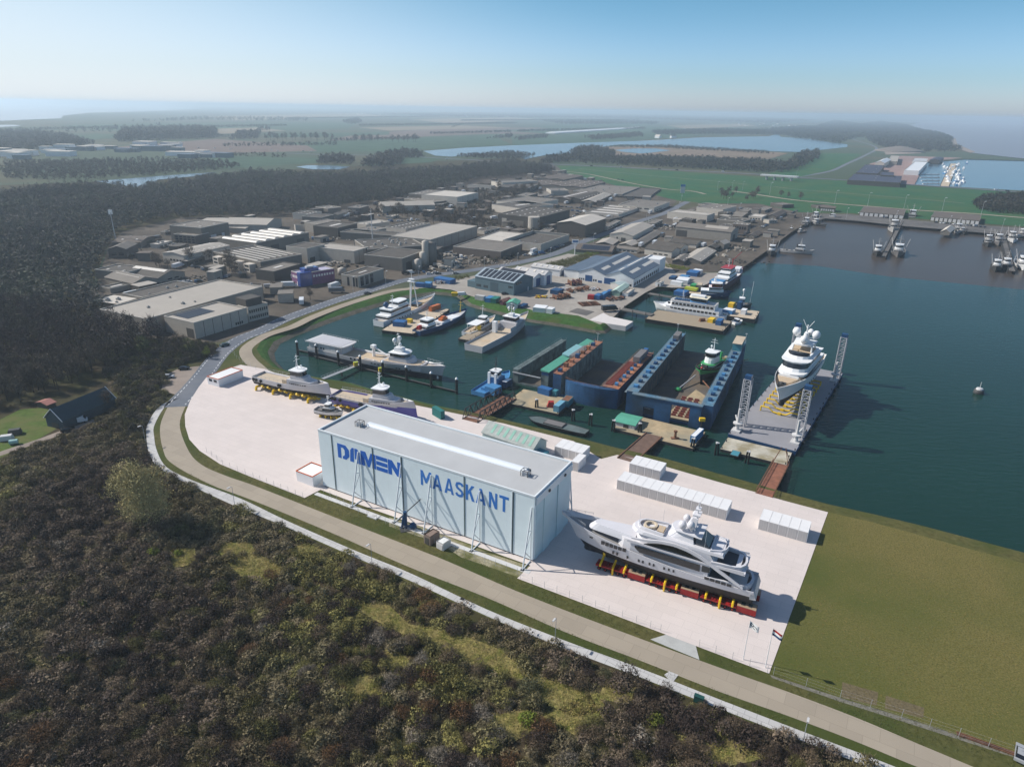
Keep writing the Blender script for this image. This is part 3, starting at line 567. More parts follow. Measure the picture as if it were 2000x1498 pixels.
B_('T3', (880,868), (1110,907), (1232,862), 942, 'white two-storey office with arched door by the road', 'w', 'm', ops=(('wr', 4, .2, .4, .05, .5), ('wl', 4, .55, .8, .1, .9), ('vent', 5)), name='office', cat='office')
B_('T3', (625,922), (832,962), (1002,902), 985, 'white hall with four long roof strips by the road', 'w', 'm', ops=(('sy', 4, .3, .1), ('wl', 2, .3, .5, .2, .6)))
B_('C', (920,312), (1035,332), (1192,282), 350, 'small white-fronted hall amid the estate', 'w', 'm', ops=(('dl', .2, .6, .5),))
B_('C', (1188,328), (1312,352), (1560,292), 390, 'dark gabled hall with long white ridge light', 'd', 'b', 'gx', 2.2, (('patch', .05, .95, .38, .47, M_sky),))
B_('C', (1460,352), (1562,377), (1722,302), 408, 'dark gabled hall with pale roof stripes', 'd', 'l', 'gx', 2.2, (('sy', 5, .15), ('dl', .3, .6, .5, M_doorw)))
B_('C', (1310,330), (1420,352), (1640,292), 392, 'dark gabled hall between two other dark gables', 'd', 'd', 'gx', 2.2, (('sy', 8, .2),))
r_ = B_('C', (528,512), (1000,532), (1312,452), 640, 'black factory dotted with rooflights and a white drum at its corner', 'd', 'd', ops=(('dots', 7, 3), ('dl', .78, .9, .7, M_gl), ('dl', .35, .7, .6, M_gm)), name='factory', cat='factory')
MB().lathe([(5.5, 0.02), (5.5, 11.5), (5.3, 11.6)], (-2, 3, 0), 20).build('drum', M_gl, r_)
B_('C', (452,412), (830,442), (1152,402), 0, 'black roofed hall with white parapet behind the factory', 'w', 'd', h=7, ops=(('sx', 1, .1, .3),))
B_('C', (600,367), (930,402), (1200,352), 0, 'flat hall with white long face behind the black factory', 'w', 'm', h=7)
B_('C', (1200,572), (1465,602), (1667,532), 722, 'black gabled shed with one silver roof slope', 'd', 'w', 'gx', 2.6)
B_('C', (440,722), (650,762), (860,682), 792, 'low pale hall with lettered roof beside the walled yard', 'g', 'w', ops=(('sy', 3, .06, .35),), h=5)
B_('C', (665,772), (1030,817), (1307,717), 862, 'pale walled yard building with sunken dark roof', 'l', 'd', ops=(('vent', 5),), par=2.6, cat='building')
B_('C', (200,802), (640,862), (850,782), 932, 'long low dark brick hall facing stacked stone', 'b', 'm', ops=(('dr', .1, .3, .7), ('dr', .5, .8, .7)))
B_('D', (533,268), (905,310), (980,285), 372, 'white panelled hall with long roof light near the road bend', 'w', 'l', ops=(('sy', 1, .1, .1),))
B_('D', (840,217), (1060,252), (1192,217), 312, 'white stepped showroom beside the trees', 'w', 'm', ops=(('dr', .1, .4, .4), ('dots', 3, 1)), cat='showroom')
B_('D', (670,387), (1140,470), (1212,432), 562, 'tall striped grey hall with shallow dark gable roof', M_gw, 'm', 'gy', 2.5, (('dl', .78, .98, .7), ('dr', .3, .6, .6), ('patch', .2, .45, .1, .5, M_rl)))
B_('r', (1194,456), (1236,461.5), (1276,441), 474, 'white gabled warehouse with double roof by the main road', 'w', 'l', 'gx', 2.4, (('dl', .3, .5, .6), ('wl', 1, .4, .65, .62, .72)))
B_('D', (215,542), (290,582), (470,472), 596, 'long round-roofed shed behind the white gabled warehouse', 'm', 'm', 'gx', 1.8, name='shed', cat='shed')
B_('D', (60,582), (165,602), (252,567), 622, 'small ribbed gabled shed by the solar roof', 'm', 'l', 'gx', 1.6, name='shed', cat='shed')
B_('D', (20,622), (220,645), (252,628), 676, 'low white bungalow with row of windows', 'w', 'm', 'gy', 1.2, (('wl', 4, .3, .65, .1, .9),), name='bungalow', cat='bungalow')
B_('C', (1400,802), (1720,862), (1772,802), 886, 'brown hall with black solar panels by the yard hedge', 'm', 'b', 'gy', 2, (('solar', .05, .45, .1, .85),))
B_('C', (1590,762), (1730,792), (1792,747), 806, 'small pale gabled barn beside the solar hall', 'm', 'l', 'gx', 1.8, name='barn', cat='barn')
B_('D', (310,622), (560,662), (640,632), 722, 'white walled gabled hall with dark roof above the yard', 'w', 'd', 'gy', 1.8, (('wl', 3, .3, .5, .1, .7),))
B_('D', (400,582), (650,627), (722,600), 690, 'second white gabled hall behind the first dark roof', 'w', 'd', 'gy', 2, (('wr', 1, .4, .7, .3, .7),))
B_('D', (560,552), (800,592), (862,562), 626, 'rear white gabled hall below the striped hall', 'w', 'd', 'gy', 1.8, (('wl', 4, .4, .6, .3, .9),))
B_('D', (700,702), (840,757), (992,650), 782, 'gabled boat shed with pale ribbed roof slope', 'm', 'l', 'gx', 2.2, (('sy', 4, .15),), name='boat_shed', cat='shed')
B_('D', (598,722), (680,757), (752,702), 792, 'dark shed with striped roof sheets near the quay', 'd', 'm', 'gx', 1.6, (('sy', 3, .3),), name='shed', cat='shed')
B_('D', (1005,567), (1070,588), (1128,567), 640, 'pale pyramid roof pavilion beside the quay store', 'm', 'l', 'gx', 2, name='pavilion', cat='pavilion')
B_('D', (920,600), (985,625), (1050,590), 660, 'dark tarred store beside the pyramid pavilion', 'd', 'd', 'gx', 1.6, name='shed', cat='store')
B_('D', (1155,302), (1240,322), (1352,292), 350, 'brick house with tall gable among the sheds', 'b', 'm', 'gy', 3, (('wr', 3, .3, .6, .1, .9),), name='house', cat='house')
B_('D', (1310,312), (1440,325), (1490,302), 356, 'white square shop with flat roof', 'w', 'w', ops=(('wl', 4, .2, .6, .1, .9),), name='shop', cat='shop')
B_('D', (1510,302), (1580,322), (1682,272), 346, 'long brown gabled barn near the quay road', 'm', 'b', 'gx', 2.4, name='barn', cat='barn')
B_('D', (1290,500), (1362,512), (1442,472), 528, 'small quay cottage with brown roof', 'g', 'b', 'gx', 1.6, (('wl', 2, .3, .6, .1, .9),), name='cottage', cat='cottage')
B_('D', (1170,382), (1305,402), (1332,386), 492, 'dark brick block with three roof hatches', 'b', 'm', ops=(('dots', 1, 3), ('wl', 5, .5, .8, .1, .9)), cat='building')
B_('D', (1000,345), (1250,372), (1330,345), 0, 'low flat annex behind the striped hall', 'm', 'd', h=6, ops=(('dots', 2, 2),), cat='annex')
B_('D', (1340,192), (1640,205), (1752,200), 235, 'long low dark shed below the dyke', 'd', 'm', ops=(('vent', 3),), name='shed', cat='shed')
B_('D', (1855,207), (1995,217), (2110,212), 240, 'low dark store at the foot of the dyke', 'd', 'd', name='shed', cat='store')
B_('T4', (410,900), (525,910), (532,898), 940, 'brick dyke house with white windows', 'b', 'b', 'gy', 1.6, (('wl', 6, .2, .7, .05, .95, M_doorw),), name='house', cat='house')
for pts, n_, lab in ((((715,938), (1062,964), (1078,918), 992), 9, 'brown-roofed net store with nine white doors under the dyke'), (((1270,977), (1655,1007), (1668,963), 1037), 11, 'brown-roofed net store with eleven white doors under the dyke')):
 B_('T4', *pts, lab, 'd', 'b', ops=[('dl', (i + .15) / n_, (i + .85) / n_, .85, M_doorw) for i in range(n_)], name='net_store', cat='store', par=.15)
# coloured yard buildings
M_bg = mat('cladding_bluegrey', (.085, .14, .165), .6, .06, .5, stripe=(2, .9, .08)); M_yw = mat('wall_white', (.72, .72, .71), .6, .05, .4)
M_blue = mat('door_blue', (.02, .075, .20), .5, .08, .5); M_rbl = mat('roof_bluegrey', (.10, .135, .18), .6, .15, .3, stripe=(1, 4.2, .25, .06)); M_rlg = mat('roof_lightgrey', (.46, .45, .44), .7, .1, .5, stripe=(0, 1.3, .08))
r_ = B_('G', (340,312), (768,366), (955,305), 490, 'blue-grey gabled hall with solar panel roof in the shipyard', M_bg, mat('roof_sheet_blue', (.30, .36, .40), .6, .08, .4), 'gy', 3.4, [('patch', .04, .47, .04 + .117 * i, .13 + .117 * i, M_solar) for i in range(8)] + [('dl', .40, .60, .78, mat('door_slate', (.05, .085, .105), .6, .08, 1)), ('wl', 4, .22, .42, .84, .97), ('wl', 4, .22, .42, .66, .78), ('wl', 3, .55, .72, .03, .14), ('wr', 3, .78, .98, .1, .4), ('dr', .72, .76, .35, M_doorw)], name='workshop', cat='workshop')
MB().box(1, 9, r_['dims'][1] + .05, r_['dims'][1] + 7, .02, 4).build('lean_to', M_bg, r_)
B_('G', (700,225), (957,318), (1050,290), 410, 'small white gabled hall beside the blue-grey workshop', M_yw, M_rlg, 'gy', 2, (('dr', .3, .75, .85, M_blue), ('solar', .05, .45, .3, .95)), name='workshop', cat='workshop')
B_('G', (790,235), (1065,290), (1140,262), 395, 'white gabled hall with tall blue door, middle of three', M_yw, M_rlg, 'gy', 1.8, (('dr', .3, .78, .85, M_blue), ('sx', 1, .0),)[:1] + (('dots', 2, 4),), name='workshop', cat='workshop')
B_('G', (940,202), (1215,242), (1282,213), 302, 'separate long white store with rusty-edged roof and blue door', M_yw, M_rlg, 'gy', 1.5, (('dr', .25, .7, .8, M_blue), ('dots', 2, 5), ('wl', 1, .1, .3, .3, .4)), name='store', cat='store')
r_ = B_('r', (1132.5,530), (1237.6,545.5), (1298,511), 562, 'big white workshop with twin blue-grey gables and blue doors', M_yw, M_rbl, 'gx2', 3.6, [('dl', .74, .87, .75, M_blue), ('dl', .32, .52, .72, M_blue), ('dl', .56, .63, .3, M_blue), ('wl', 3, .1, .32, .88, .99), ('wl', 2, .12, .36, .65, .73), ('wl', 5, .1, .34, .02, .28)] + [('patch', .12, .38, .1, .16, M_sky), ('patch', .5, .9, .1, .16, M_sky), ('patch', .15, .3, .33, .38, M_sky), ('patch', .4, .85, .33, .38, M_sky), ('patch', .1, .3, .6, .66, M_sky), ('patch', .4, .9, .6, .66, M_sky), ('wr', 14, .12, .5, .02, .98)], name='workshop', cat='workshop')
a_, b_, h_ = r_['dims']; MB().box(a_ * .8, a_ + .3, -.5, b_ * .3, .05, h_ + 3.5).build('office_tower', M_yw, r_)
MB().prism([(a_ * .05, b_ + .05), (a_ * .9, b_ + .05), (a_ * .9, b_ + 12), (a_ * .05, b_ + 12)], .02, h_ - .5).build('side_aisle', M_yw, r_); MB().box(a_ * .05 - .3, a_ * .9 + .3, b_ + .05, b_ + 12.3, h_ - .48, h_ - .1).build('aisle_roof', M_rbl, r_)
for zn, x, yb, yt, r_m, lab in (('B', 1560, 825, 735, 2.6, 'short steel silo beside the tall silos'), ('B', 1582, 835, 725, 2.4, 'short steel silo in front of its twin'), ('B', 1632, 800, 655, 2.6, 'mid-height grey silo by the brown hall'), ('B', 1655, 790, 545, 2.4, 'tallest slim grey silo'), ('B', 1705, 780, 560, 4.2, 'tall square-looking dark silo next to the slim one'), ('B', 840, 880, 810, 2.8, 'squat white tank behind the tan office')):
 u, vb = q(zn, x, yb); p = P(u, vb); h_ = hgt(u, q(zn, x, yt)[1], vb)
 o = thing('silo', lab, 'silo', p); MB().lathe([(r_m, .02), (r_m, h_ - 1), (r_m * .3, h_)], n=14).build('tank', M_gm if 'dark' in lab else M_gl, o, True)
 mb = MB(); mb.tube((r_m + .2, -.2, 0), (r_m + .2, -.2, h_), .08, 4); mb.tube((r_m + .2, .2, 0), (r_m + .2, .2, h_), .08, 4); mb.build('ladder', M_vent, o)
# ---------------------------------------------------------------- ships
def paint(n, c, r=.4, v=.06, **k): return mat(n, c, r, v, .25, **k)
M_white = paint('paint_white', (.78, .78, .77)); M_lav = paint('paint_pearl', (.50, .49, .50)); M_lgrey = paint('paint_lightgrey', (.56, .55, .54)); M_navy = paint('paint_navy', (.01, .014, .03)); M_black = paint('paint_black', (.012, .012, .013), .6)
M_blueh = paint('paint_blue', (.012, .055, .14)); M_sky_b = paint('paint_skyblue', (.06, .21, .42)); M_violet = paint('paint_violet', (.085, .075, .30)); M_red = paint('paint_red', (.36, .02, .02)); M_orange = paint('paint_orange', (.52, .14, .03)); M_yellow = paint('paint_yellow', (.72, .47, .02), .5)
M_greenp = paint('paint_green', (.04, .30, .09)); M_teak = mat('teak_deck', (.52, .40, .27), .7, .1, .8, stripe=(1, .5, .15)); M_tan = mat('deck_tan', (.50, .41, .30), .8, .12, .4); M_glass = mat('ship_glass', (.012, .014, .018), .08, .1, 1, spec=.7)
M_steel = mat('steel_galv', (.40, .41, .42), .45, .1, 2); M_rust = mat('rusty_steel', (.16, .075, .045), .9, .35, .8, col2=(.25, .12, .07)); M_rubber = mat('rubber', (.012, .012, .012), .9, .1, 1)
M_dgrey = paint('paint_dark', (.05, .05, .05), .6); M_mgrey = paint('paint_midgrey', (.17, .16, .155), .6); M_pgrey = paint('paint_palegrey', (.46, .445, .425), .5); M_deckg = mat('deck_grey', (.15, .145, .135), .85, .2, .4); M_maroon = paint('paint_maroon', (.09, .03, .05), .6)
M_plank = mat('planks_weathered', (.40, .33, .235), .9, .2, .7, stripe=(0, 1.2, .15), col2=(.30, .24, .17)); M_cont_b = paint('container_blue', (.03, .12, .30), .5); M_teal = paint('paint_teal', (.06, .24, .30), .5)
def ship_at(zn, stern, bow, name, label, cat, z=WL, group=None, L=None):
 a, b = P(*q(zn, *stern), z), P(*q(zn, *bow), z); c = (a + b) / 2; d = b - a
 o = thing(name, label, cat, c, math.atan2(d.y, d.x), group); return o, (L or d.length)
def hull(root, L, B, fa, ff, draft, top, bottom, deck, rake=None, bul=.9, sw=.85, tf=.55, bp=2.1, boot=0.0, keel=.12, sheer_p=2.0, n=20, sheer0=.25, bulb=False):
 rake = L * .06 if rake is None else rake; ts = [(1 - (1 - i / n) ** 1.35) for i in range(n + 1)]
 def hb(t, p=bp, f=tf):
  w_ = B / 2 * (sw + (1 - sw) * math.sin(min(t / .35, 1) * math.pi / 2))
  return w_ * (1 if t < f else max(0.012, 1 - ((t - f) / (1 - f)) ** p))
 def sheer(t): return fa + (ff - fa) * max(0, (t - sheer0) / (1 - sheer0)) ** sheer_p
 def X(t, fr): return -L / 2 + L * t - rake * (1 - fr) * t ** 5
 def ring(t):
  zs = sheer(t); return [(X(t, 1), hb(t), zs), (X(t, .5), hb(t, bp * .8) * .985, (zs + boot) * .5), (X(t, .15), hb(t, bp * .62, tf * .85) * .95, boot), (X(t, 0), hb(t, bp * .55, tf * .75) * .93, -.02), (X(t, -.35), hb(t, bp * .5, tf * .6) * .75, -draft * .7), (X(t, -.5), max(.02, hb(t, bp * .5, tf * .5) * keel), -draft)]
 rs = [ring(t) for t in ts]; cut = 3 if boot > 0.01 else 4
 for nm, a, b, m in (('hull', 0, cut, top), ('hull_bottom', cut - 1, 6, bottom)):
  mb = MB()
  for sgn in (1, -1):
   rr = [[(p[0], p[1] * sgn, p[2]) for p in r[a:b]] for r in rs]
   if sgn < 0: rr = [x[::-1] for x in rr]
   mb.loft(rr)
  k = b - a; tr = [(p[0], -p[1], p[2]) for p in rs[0][a:b]] + [(p[0], p[1], p[2]) for p in rs[0][a:b]][::-1]
  mb.add(tr, [tuple(range(2 * k))])
  if nm == 'hull_bottom':
   mb.loft([[(r[-1][0], -r[-1][1], r[-1][2]), (r[-1][0], r[-1][1], r[-1][2])] for r in rs])
   if bulb: mb.ball((rs[-1][-1][0] + .2, 0, -draft * .72), draft * .27, 10, 8); mb.tube((L * .3, 0, -draft * .72), (rs[-1][-1][0], 0, -draft * .72), draft * .27, 10)
  if nm == 'hull':      # bulwark inside and rail
   for sgn in (1, -1):
    rr = [[(r[0][0], r[0][1] * sgn, r[0][2]), (r[0][0] - .0, max(0, r[0][1] - .18) * sgn, r[0][2] + .02), (r[0][0], max(0, r[0][1] - .2) * sgn, r[0][2] - bul)] for r in rs]
    mb.loft(rr if sgn < 0 else [x[::-1] for x in rr])
  o = mb.build(nm, m, root, True)
  for p in o.data.polygons: p.use_smooth = len(p.vertices) < 5
 mb = MB(); mb.loft([[(r[0][0], -max(.01, r[0][1] - .19), r[0][2] - bul + .01), (r[0][0], max(.01, r[0][1] - .19), r[0][2] - bul + .01)] for r in rs]); mb.build('deck', deck, root)
 return hb, sheer
def plan(x0, x1, wa, wf, rf, n=6):
 pts = [(x0, -wa / 2), (x1 - rf, -wf / 2)]
 for i in range(1, n): t = -math.pi / 2 + math.pi * i / n; pts.append((x1 - rf + rf * math.cos(t), wf / 2 * math.sin(t)))
 return pts + [(x1 - rf, wf / 2), (x0, wa / 2)]
def house(root, nm, x0, x1, wa, wf, rf, z0, z1, m, sf=0, sa=0, win=None, roof=None, over=0, tuck=0, glass=None):
 """a deckhouse with a rounded front; win=(from, to) adds a dark window band; over = brow of the roof"""
 A = plan(x0, x1, wa, wf, rf); Bp = plan(x0 + sa, x1 - sf, wa - tuck, wf - tuck, max(.1, rf - sf * .2))
 o = MB().frust(A, z0, Bp, z1).build(nm, m, root)
 if win:
  mix = lambda k, e: [((a[0] + (b[0] - a[0]) * k), (a[1] + (b[1] - a[1]) * k)) for a, b in zip(A, Bp)]
  cx = (x0 + x1) / 2
  grow = lambda pts: [(cx + (p[0] - cx) * (1 + .06 / max(1, (x1 - x0) / 2)), p[1] * (1 + .06 / max(.6, wa / 2))) for p in pts]
  MB().frust(grow(mix(win[0], 0)), z0 + (z1 - z0) * win[0], grow(mix(win[1], 0)), z0 + (z1 - z0) * win[1]).build('window_band', glass or M_glass, o)
 if roof:
  e = over; MB().frust(plan(x0 + sa - e, x1 - sf + e, wa - tuck + 2 * e, wf - tuck + 2 * e, rf), z1 + .01, plan(x0 + sa - e, x1 - sf + e, wa - tuck + 2 * e, wf - tuck + 2 * e, rf), z1 + .25).build('roof', roof, o)
 return o
def ports(root, xs, yf, z, w_, h_, m=None, nm='window'):
 for x in xs:
  y = yf(x) if callable(yf) else yf
  for s in (1, -1): MB().box(x - w_ / 2, x + w_ / 2, s * y - .07, s * y + .07, z - h_ / 2, z + h_ / 2).build(nm, m or M_glass, root)
def rails(root, pts, m=None, h=1.0, nm='railing', r=.04, step=2.0):
 mb = MB()
 for a, b in zip(pts, pts[1:]):
  a, b = Vector(a), Vector(b); k = max(1, int((b - a).length / step)); up = Vector((0, 0, h))
  mb.tube(a + up, b + up, r, 4); mb.tube(a + up * .5, b + up * .5, r * .7, 4)
  for i in range(k + 1): c = a + (b - a) * i / k; mb.tube(c, c + up, r, 4)
 return mb.build(nm, m or M_steel, root)
def mast(root, x, z0, h, m=None, arms=((.6, 1.6), (.8, 1.1)), domes=(), r=.16, nm='mast', y=0):
 mb = MB(); mb.tube((x, y, z0), (x, y, z0 + h), r, 6, r * .4)
 for f, wd in arms: mb.tube((x, y - wd, z0 + h * f), (x, y + wd, z0 + h * f), r * .45, 5); mb.box(x - .5, x + .5, y - .12, y + .12, z0 + h * f + .15, z0 + h * f + .35)
 mb.tube((x - h * .16, y, z0), (x, y, z0 + h * .7), r * .6, 5)
 o = mb.build(nm, m or M_white, root)
 for dx, dy, dz, rr in domes: mb = MB(); mb.tube((x + dx, dy, z0 + dz - rr * 2.2), (x + dx, dy, z0 + dz - rr * .7), rr * .3, 6); mb.ball((x + dx, dy, z0 + dz), rr, 12, 8, 1.15); mb.build('radar_dome', M_white, root, True)
 return o
def crate(zn, pts, label, m, name='container', z=0.0, h=2.6, cat='container', group=None, base=None, w=None, ribs=True, roofm=None):
 """a shipping container from three of its roof corners (far left, near, far right)"""
 L_, N_, R_ = [q(zn, *p) for p in pts]
 pL, pN, pR = P(*L_, z + h), P(*N_, z + h), P(*R_, z + h); ex = pR - pN; a = ex.length; ex.normalize(); ey = Vector((-ex.y, ex.x, 0)); b = w or max(1.8, (pL - pN).dot(ey))
 o = thing(name, label, cat, (pN.x, pN.y, z), math.atan2(ex.y, ex.x), group); return box_container(o, a, b, h, m, ribs, roofm)
def box_container(o, a, b, h, m, ribs=True, roofm=None):
 mb = MB(); mb.box(.06, a - .06, .06, b - .06, .12, h - .08); mb.build('box', m, o)
 mb = MB(); mb.box(.1, a - .1, .1, b - .1, h - .075, h - .02); mb.build('roof', roofm or m, o)
 mb = MB(); t = .12
 for x in (0, a - t):
  for y in (0, b - t): mb.box(x, x + t, y, y + t, .01, h)
 for z in (.0, h - t):
  for y in (0, b - t): mb.box(t, a - t, y, y + t, z + .01, z + t)
  for x in (0, a - t): mb.box(x, x + t, t, b - t, z + .01, z + t)
 if ribs:
  k = max(2, int(a / .55)); k2 = max(2, int(b / .55))
  for i in range(1, k): mb.box(a * i / k - .07, a * i / k + .07, .02, .06, t, h - t); mb.box(a * i / k - .07, a * i / k + .07, b - .06, b - .02, t, h - t)
  for i in range(1, k2): mb.box(.02, .06, b * i / k2 - .07, b * i / k2 + .07, t, h - t)
 mb.build('frame', m, o)
 mb = MB(); mb.box(a - .05, a + .03, .15, b / 2 - .04, .2, h - .15); mb.box(a - .05, a + .03, b / 2 + .04, b - .15, .2, h - .15); mb.build('door', m, o)
 return o
# -- grey fishing fleet in the inner harbour
def trawler(zn, stern, bow, label, hm, kind=0, name='fishing_boat', cat='fishing boat', group='fishing boats in the inner harbour', B=None):
 o, L = ship_at(zn, stern, bow, name, label, cat, WL, group); mx = 42 if 'large' in label or 'long' in label or 'broad' in label else 31
 if L > mx: a_ = o.rotation_euler.z; o.location = o.location + Vector((math.cos(a_), math.sin(a_), 0)) * ((L - mx) / 2); L = mx
 B = B or max(3.2, L * .26); s = max(.55, min(1.5, L / 24))
 hull(o, L, B, 1.6 * s, 3.6 * s, 2 * s, hm, M_dgrey, M_deckg, bul=.9 * s, sw=.8, n=14, boot=.3)
 wx = (.12 if kind == 0 else -.28) * L
 h1 = house(o, 'deckhouse', wx - .16 * L, wx + .12 * L, B * .66, B * .6, B * .15, .8 * s, 3.6 * s, M_pgrey, 0, 0, (.45, .72))
 house(o, 'wheelhouse', wx - .09 * L, wx + .1 * L, B * .56, B * .5, B * .12, 3.62 * s, 5.9 * s, M_white if kind == 0 else M_pgrey, .2, 0, (.42, .8), M_white, .2)
 mast(o, wx - .02 * L, 6.1 * s, 5 * s, M_pgrey, r=.16 * s)
 mb = MB(); gx = -.36 * L if kind == 0 else .18 * L
 for y in (-B * .33, B * .33): mb.tube((gx, y, .8 * s), (gx - .3, y * .8, 6.2 * s), .16 * s, 6)
 mb.tube((gx - .3, -B * .3, 6.2 * s), (gx - .3, B * .3, 6.2 * s), .16 * s, 6); mb.build('gantry', M_mgrey, o)
 for sg in (1, -1): MB().tube((wx + .1 * L, sg * B * .3, 1.5 * s), (wx - .05 * L, sg * B * .62, 9 * s), .12 * s, 5).build('derrick_boom', M_pgrey, o)
 mb = MB(); mb.tube((gx + 2 * s, -B * .28, 1.9 * s), (gx + 2 * s, B * .28, 1.9 * s), .8 * s, 10); mb.build('net_drum', M_mgrey, o)
 mb = MB(); mb.tube((wx - .13 * L, B * .18, 3.6 * s), (wx - .13 * L, B * .18, 6.4 * s), .4 * s, 8); mb.build('funnel', M_dgrey, o)
 return o
TR = [('E', (868,388), (905,215), 'white-housed trawler moored stern-out along the middle jetty', M_dgrey, 0), ('E', (790,405), (760,622), 'largest grey trawler, blunt bow out at the end of the middle jetty', M_mgrey, 0), ('E', (598,480), (555,612), 'small dark fishing boat with tall mast at the jetty head', M_dgrey, 0), ('E', (727,325), (714,378), 'little white launch halfway along the middle jetty', M_pgrey, 1),
 ('E', (1640,425), (1642,518), 'pale cabin boat moored outside the far jetty', M_dgrey, 1), ('E', (1765,590), (1712,762), 'dark-hulled trawler with white rail at the far jetty head', M_dgrey, 0), ('E', (1800,600), (1818,748), 'dark trawler tucked between a white-railed trawler and the jetty', M_dgrey, 0), ('E', (1735,370), (1745,508), 'flat grey workboat between cabin boat and jetty', M_mgrey, 1), ('E', (1850,395), (1890,480), 'white motor boat on the inner side of the far jetty', M_white, 1), ('E', (1930,530), (1990,752), 'broad white trawler on the outer end of the far jetty', M_white, 0), ('E', (1990,400), (1925,430), 'small white boat farthest into the corner basin', M_white, 1),
 ('T4', (400,985), (568,1000), 'black cutter lying under the dyke end of the quay', M_dgrey, 0), ('T4', (300,1010), (400,985), 'white-masted trawler behind the black cutter', M_mgrey, 0), ('T4', (350,1030), (455,1058), 'outer trawler rafted beside the white-masted one', M_dgrey, 1), ('T4', (225,1075), (315,1030), 'trawler with rigging crowded against the quay bend', M_dgrey, 0), ('T4', (235,1100), (300,1090), 'small trawler on the outside of the raft at the quay bend', M_mgrey, 1),
 ('D', (1605,655), (1945,690), 'long white-hulled trawler with sweeping bow at the quay corner', M_pgrey, 0), ('D', (1562,600), (1520,712), 'dark tug-like cutter bow-on at the quay corner', M_dgrey, 0), ('D', (1690,470), (1740,455), 'rigged trawler hidden behind the long white-hulled one', M_mgrey, 0)]
for t in TR: trawler(*t)
def jetty(zn, a, b, wd, label, m=M_quay, z=.3, pile=5.0, name='jetty', pw=.22):
 p, r_ = P(*q(zn, *a), z), P(*q(zn, *b), z); d = r_ - p; L = d.length; o = thing(name, label, 'jetty', (p.x, p.y, 0), math.atan2(d.y, d.x))
 MB().box(0, L, -wd / 2, wd / 2, z - .4, z).build('walkway', m, o); k = int(L / pile)
 for i in range(k + 1):
  for s in (-1, 1): MB().tube((i * pile, s * (wd / 2 + pw + .03), -5), (i * pile, s * (wd / 2 + pw + .03), z + 1.3), pw, 7).build('pile', M_dgrey, o)
 return o
jetty('E', (800,272), (632,600), 3, 'long grey jetty with many piles in the inner harbour', pile=6); jetty('E', (1785,385), (1880,745), 4, 'far jetty with close-set white-topped piles', pile=4)
o = B_('E', (1228,330), (1275,372), (1325,330), 402, 'pale-roofed boathouse standing in the inner harbour', 'm', 'w', 'gx', 2.5, (('dr', .3, .7, .6),), name='boathouse', cat='boathouse')
trawler('E', (1352,352), (1345,392), 'small sailing boat with bare mast beside the boathouse', M_pgrey, 1, 'sailing_boat', 'boat'); trawler('E', (1380,368), (1412,398), 'little dark boat moored nearest the boathouse mast', M_dgrey, 1)
# -- white former research ship, blue coaster, the pontoon between them
o, L = ship_at('F', (945,492), (1500,262), 'white_ship', 'white classic ship with tripod mast and blue dome by the grassy bank', 'ship'); B = 9.5
hull(o, L, B, 3.4, 6.2, 2.5, M_white, M_navy, M_teak, bul=1.0, sw=.72, tf=.5, bp=2.3, boot=.2)
house(o, 'deckhouse', -L * .44, -L * .02, 8, 7, 1.5, 2.4, 5.2, M_white, 0, 0, (.45, .75)); house(o, 'upper_deckhouse', -L * .38, -L * .05, 7, 6, 1.5, 5.22, 7.8, M_white, .4, 0, (.4, .78), M_white, .3); house(o, 'bridge', -L * .24, -L * .07, 5.6, 5, 1.2, 8.1, 10.2, M_white, .4, .2, (.4, .8), M_white, .3)
ports(o, [-L * .4 + 2.4 * i for i in range(9)], B / 2 * .99, 2.2, .8, .6); mb = MB(); mb.ball((-L * .33, 1.5, 9.6), 1.5, 14, 10); mb.build('blue_dome', M_blueh, o, True); mast(o, -L * .26, 8, 7, M_white)
mb = MB()
for y, x in ((-2.6, .1), (2.6, .1), (0, .04)): mb.tube((L * x, y, 3.5), (L * .075, y * .35, 19), .32, 8, .22)
mb.box(L * .075 - 1, L * .075 + 1, -2.4, 2.4, 17.6, 18.0); mb.box(L * .075 - .7, L * .075 + .7, -1.6, 1.6, 19, 19.3); mb.tube((L * .075, 0, 19.3), (L * .075, 0, 23), .12, 5); mb.build('tripod_mast', M_white, o)
house(o, 'hold_cover', L * .1, L * .2, 5, 4.4, .3, 3.4, 4.6, M_glass); house(o, 'deck_pad', L * .22, L * .34, 5, 3.6, .6, 4.0, 4.4, M_teak); rails(o, [(L * .2, -4.2, 4), (L * .4, -2.6, 5.2), (L * .485, 0, 6.2), (L * .4, 2.6, 5.2), (L * .2, 4.2, 4)])
o, L = ship_at('F', (1315,575), (1812,385), 'coaster', 'dark blue coaster with white decks moored beside the pontoon', 'ship'); B = 9
hull(o, L, B, 2.6, 4.6, 2.5, M_blueh, M_navy, M_lgrey, bul=.9, sw=.6, tf=.55, bp=2.2)
house(o, 'deckhouse', -L * .4, -L * .2, 6.4, 6, 1.2, 1.7, 4.2, M_white, 0, 0, (.4, .7)); house(o, 'wheelhouse', -L * .36, -L * .22, 5, 4.6, 1.4, 4.2, 6.6, M_white, .3, .1, (.35, .8), M_white, .25)
for k in range(2): house(o, 'hatch_cover', -L * .1 + k * L * .2, L * .07 + k * L * .2, 5.6, 5.4, .2, 1.8, 2.9, M_white)
mast(o, L * .36, 3.4, 7, M_yellow); mast(o, -L * .3, 6.8, 4, M_white); mb = MB(); mb.box(-2.5, 2.5, -1.2, 1.2, 3.0, 4.2); mb.box(-1, 1.2, -.9, .9, 4.2, 5.0); mb.build('rescue_boat', M_orange, o); mb = MB(); mb.box(-L * .16, -L * .12, 1.5, 3, 2.2, 4.5); mb.build('green_winch', M_teal, o)
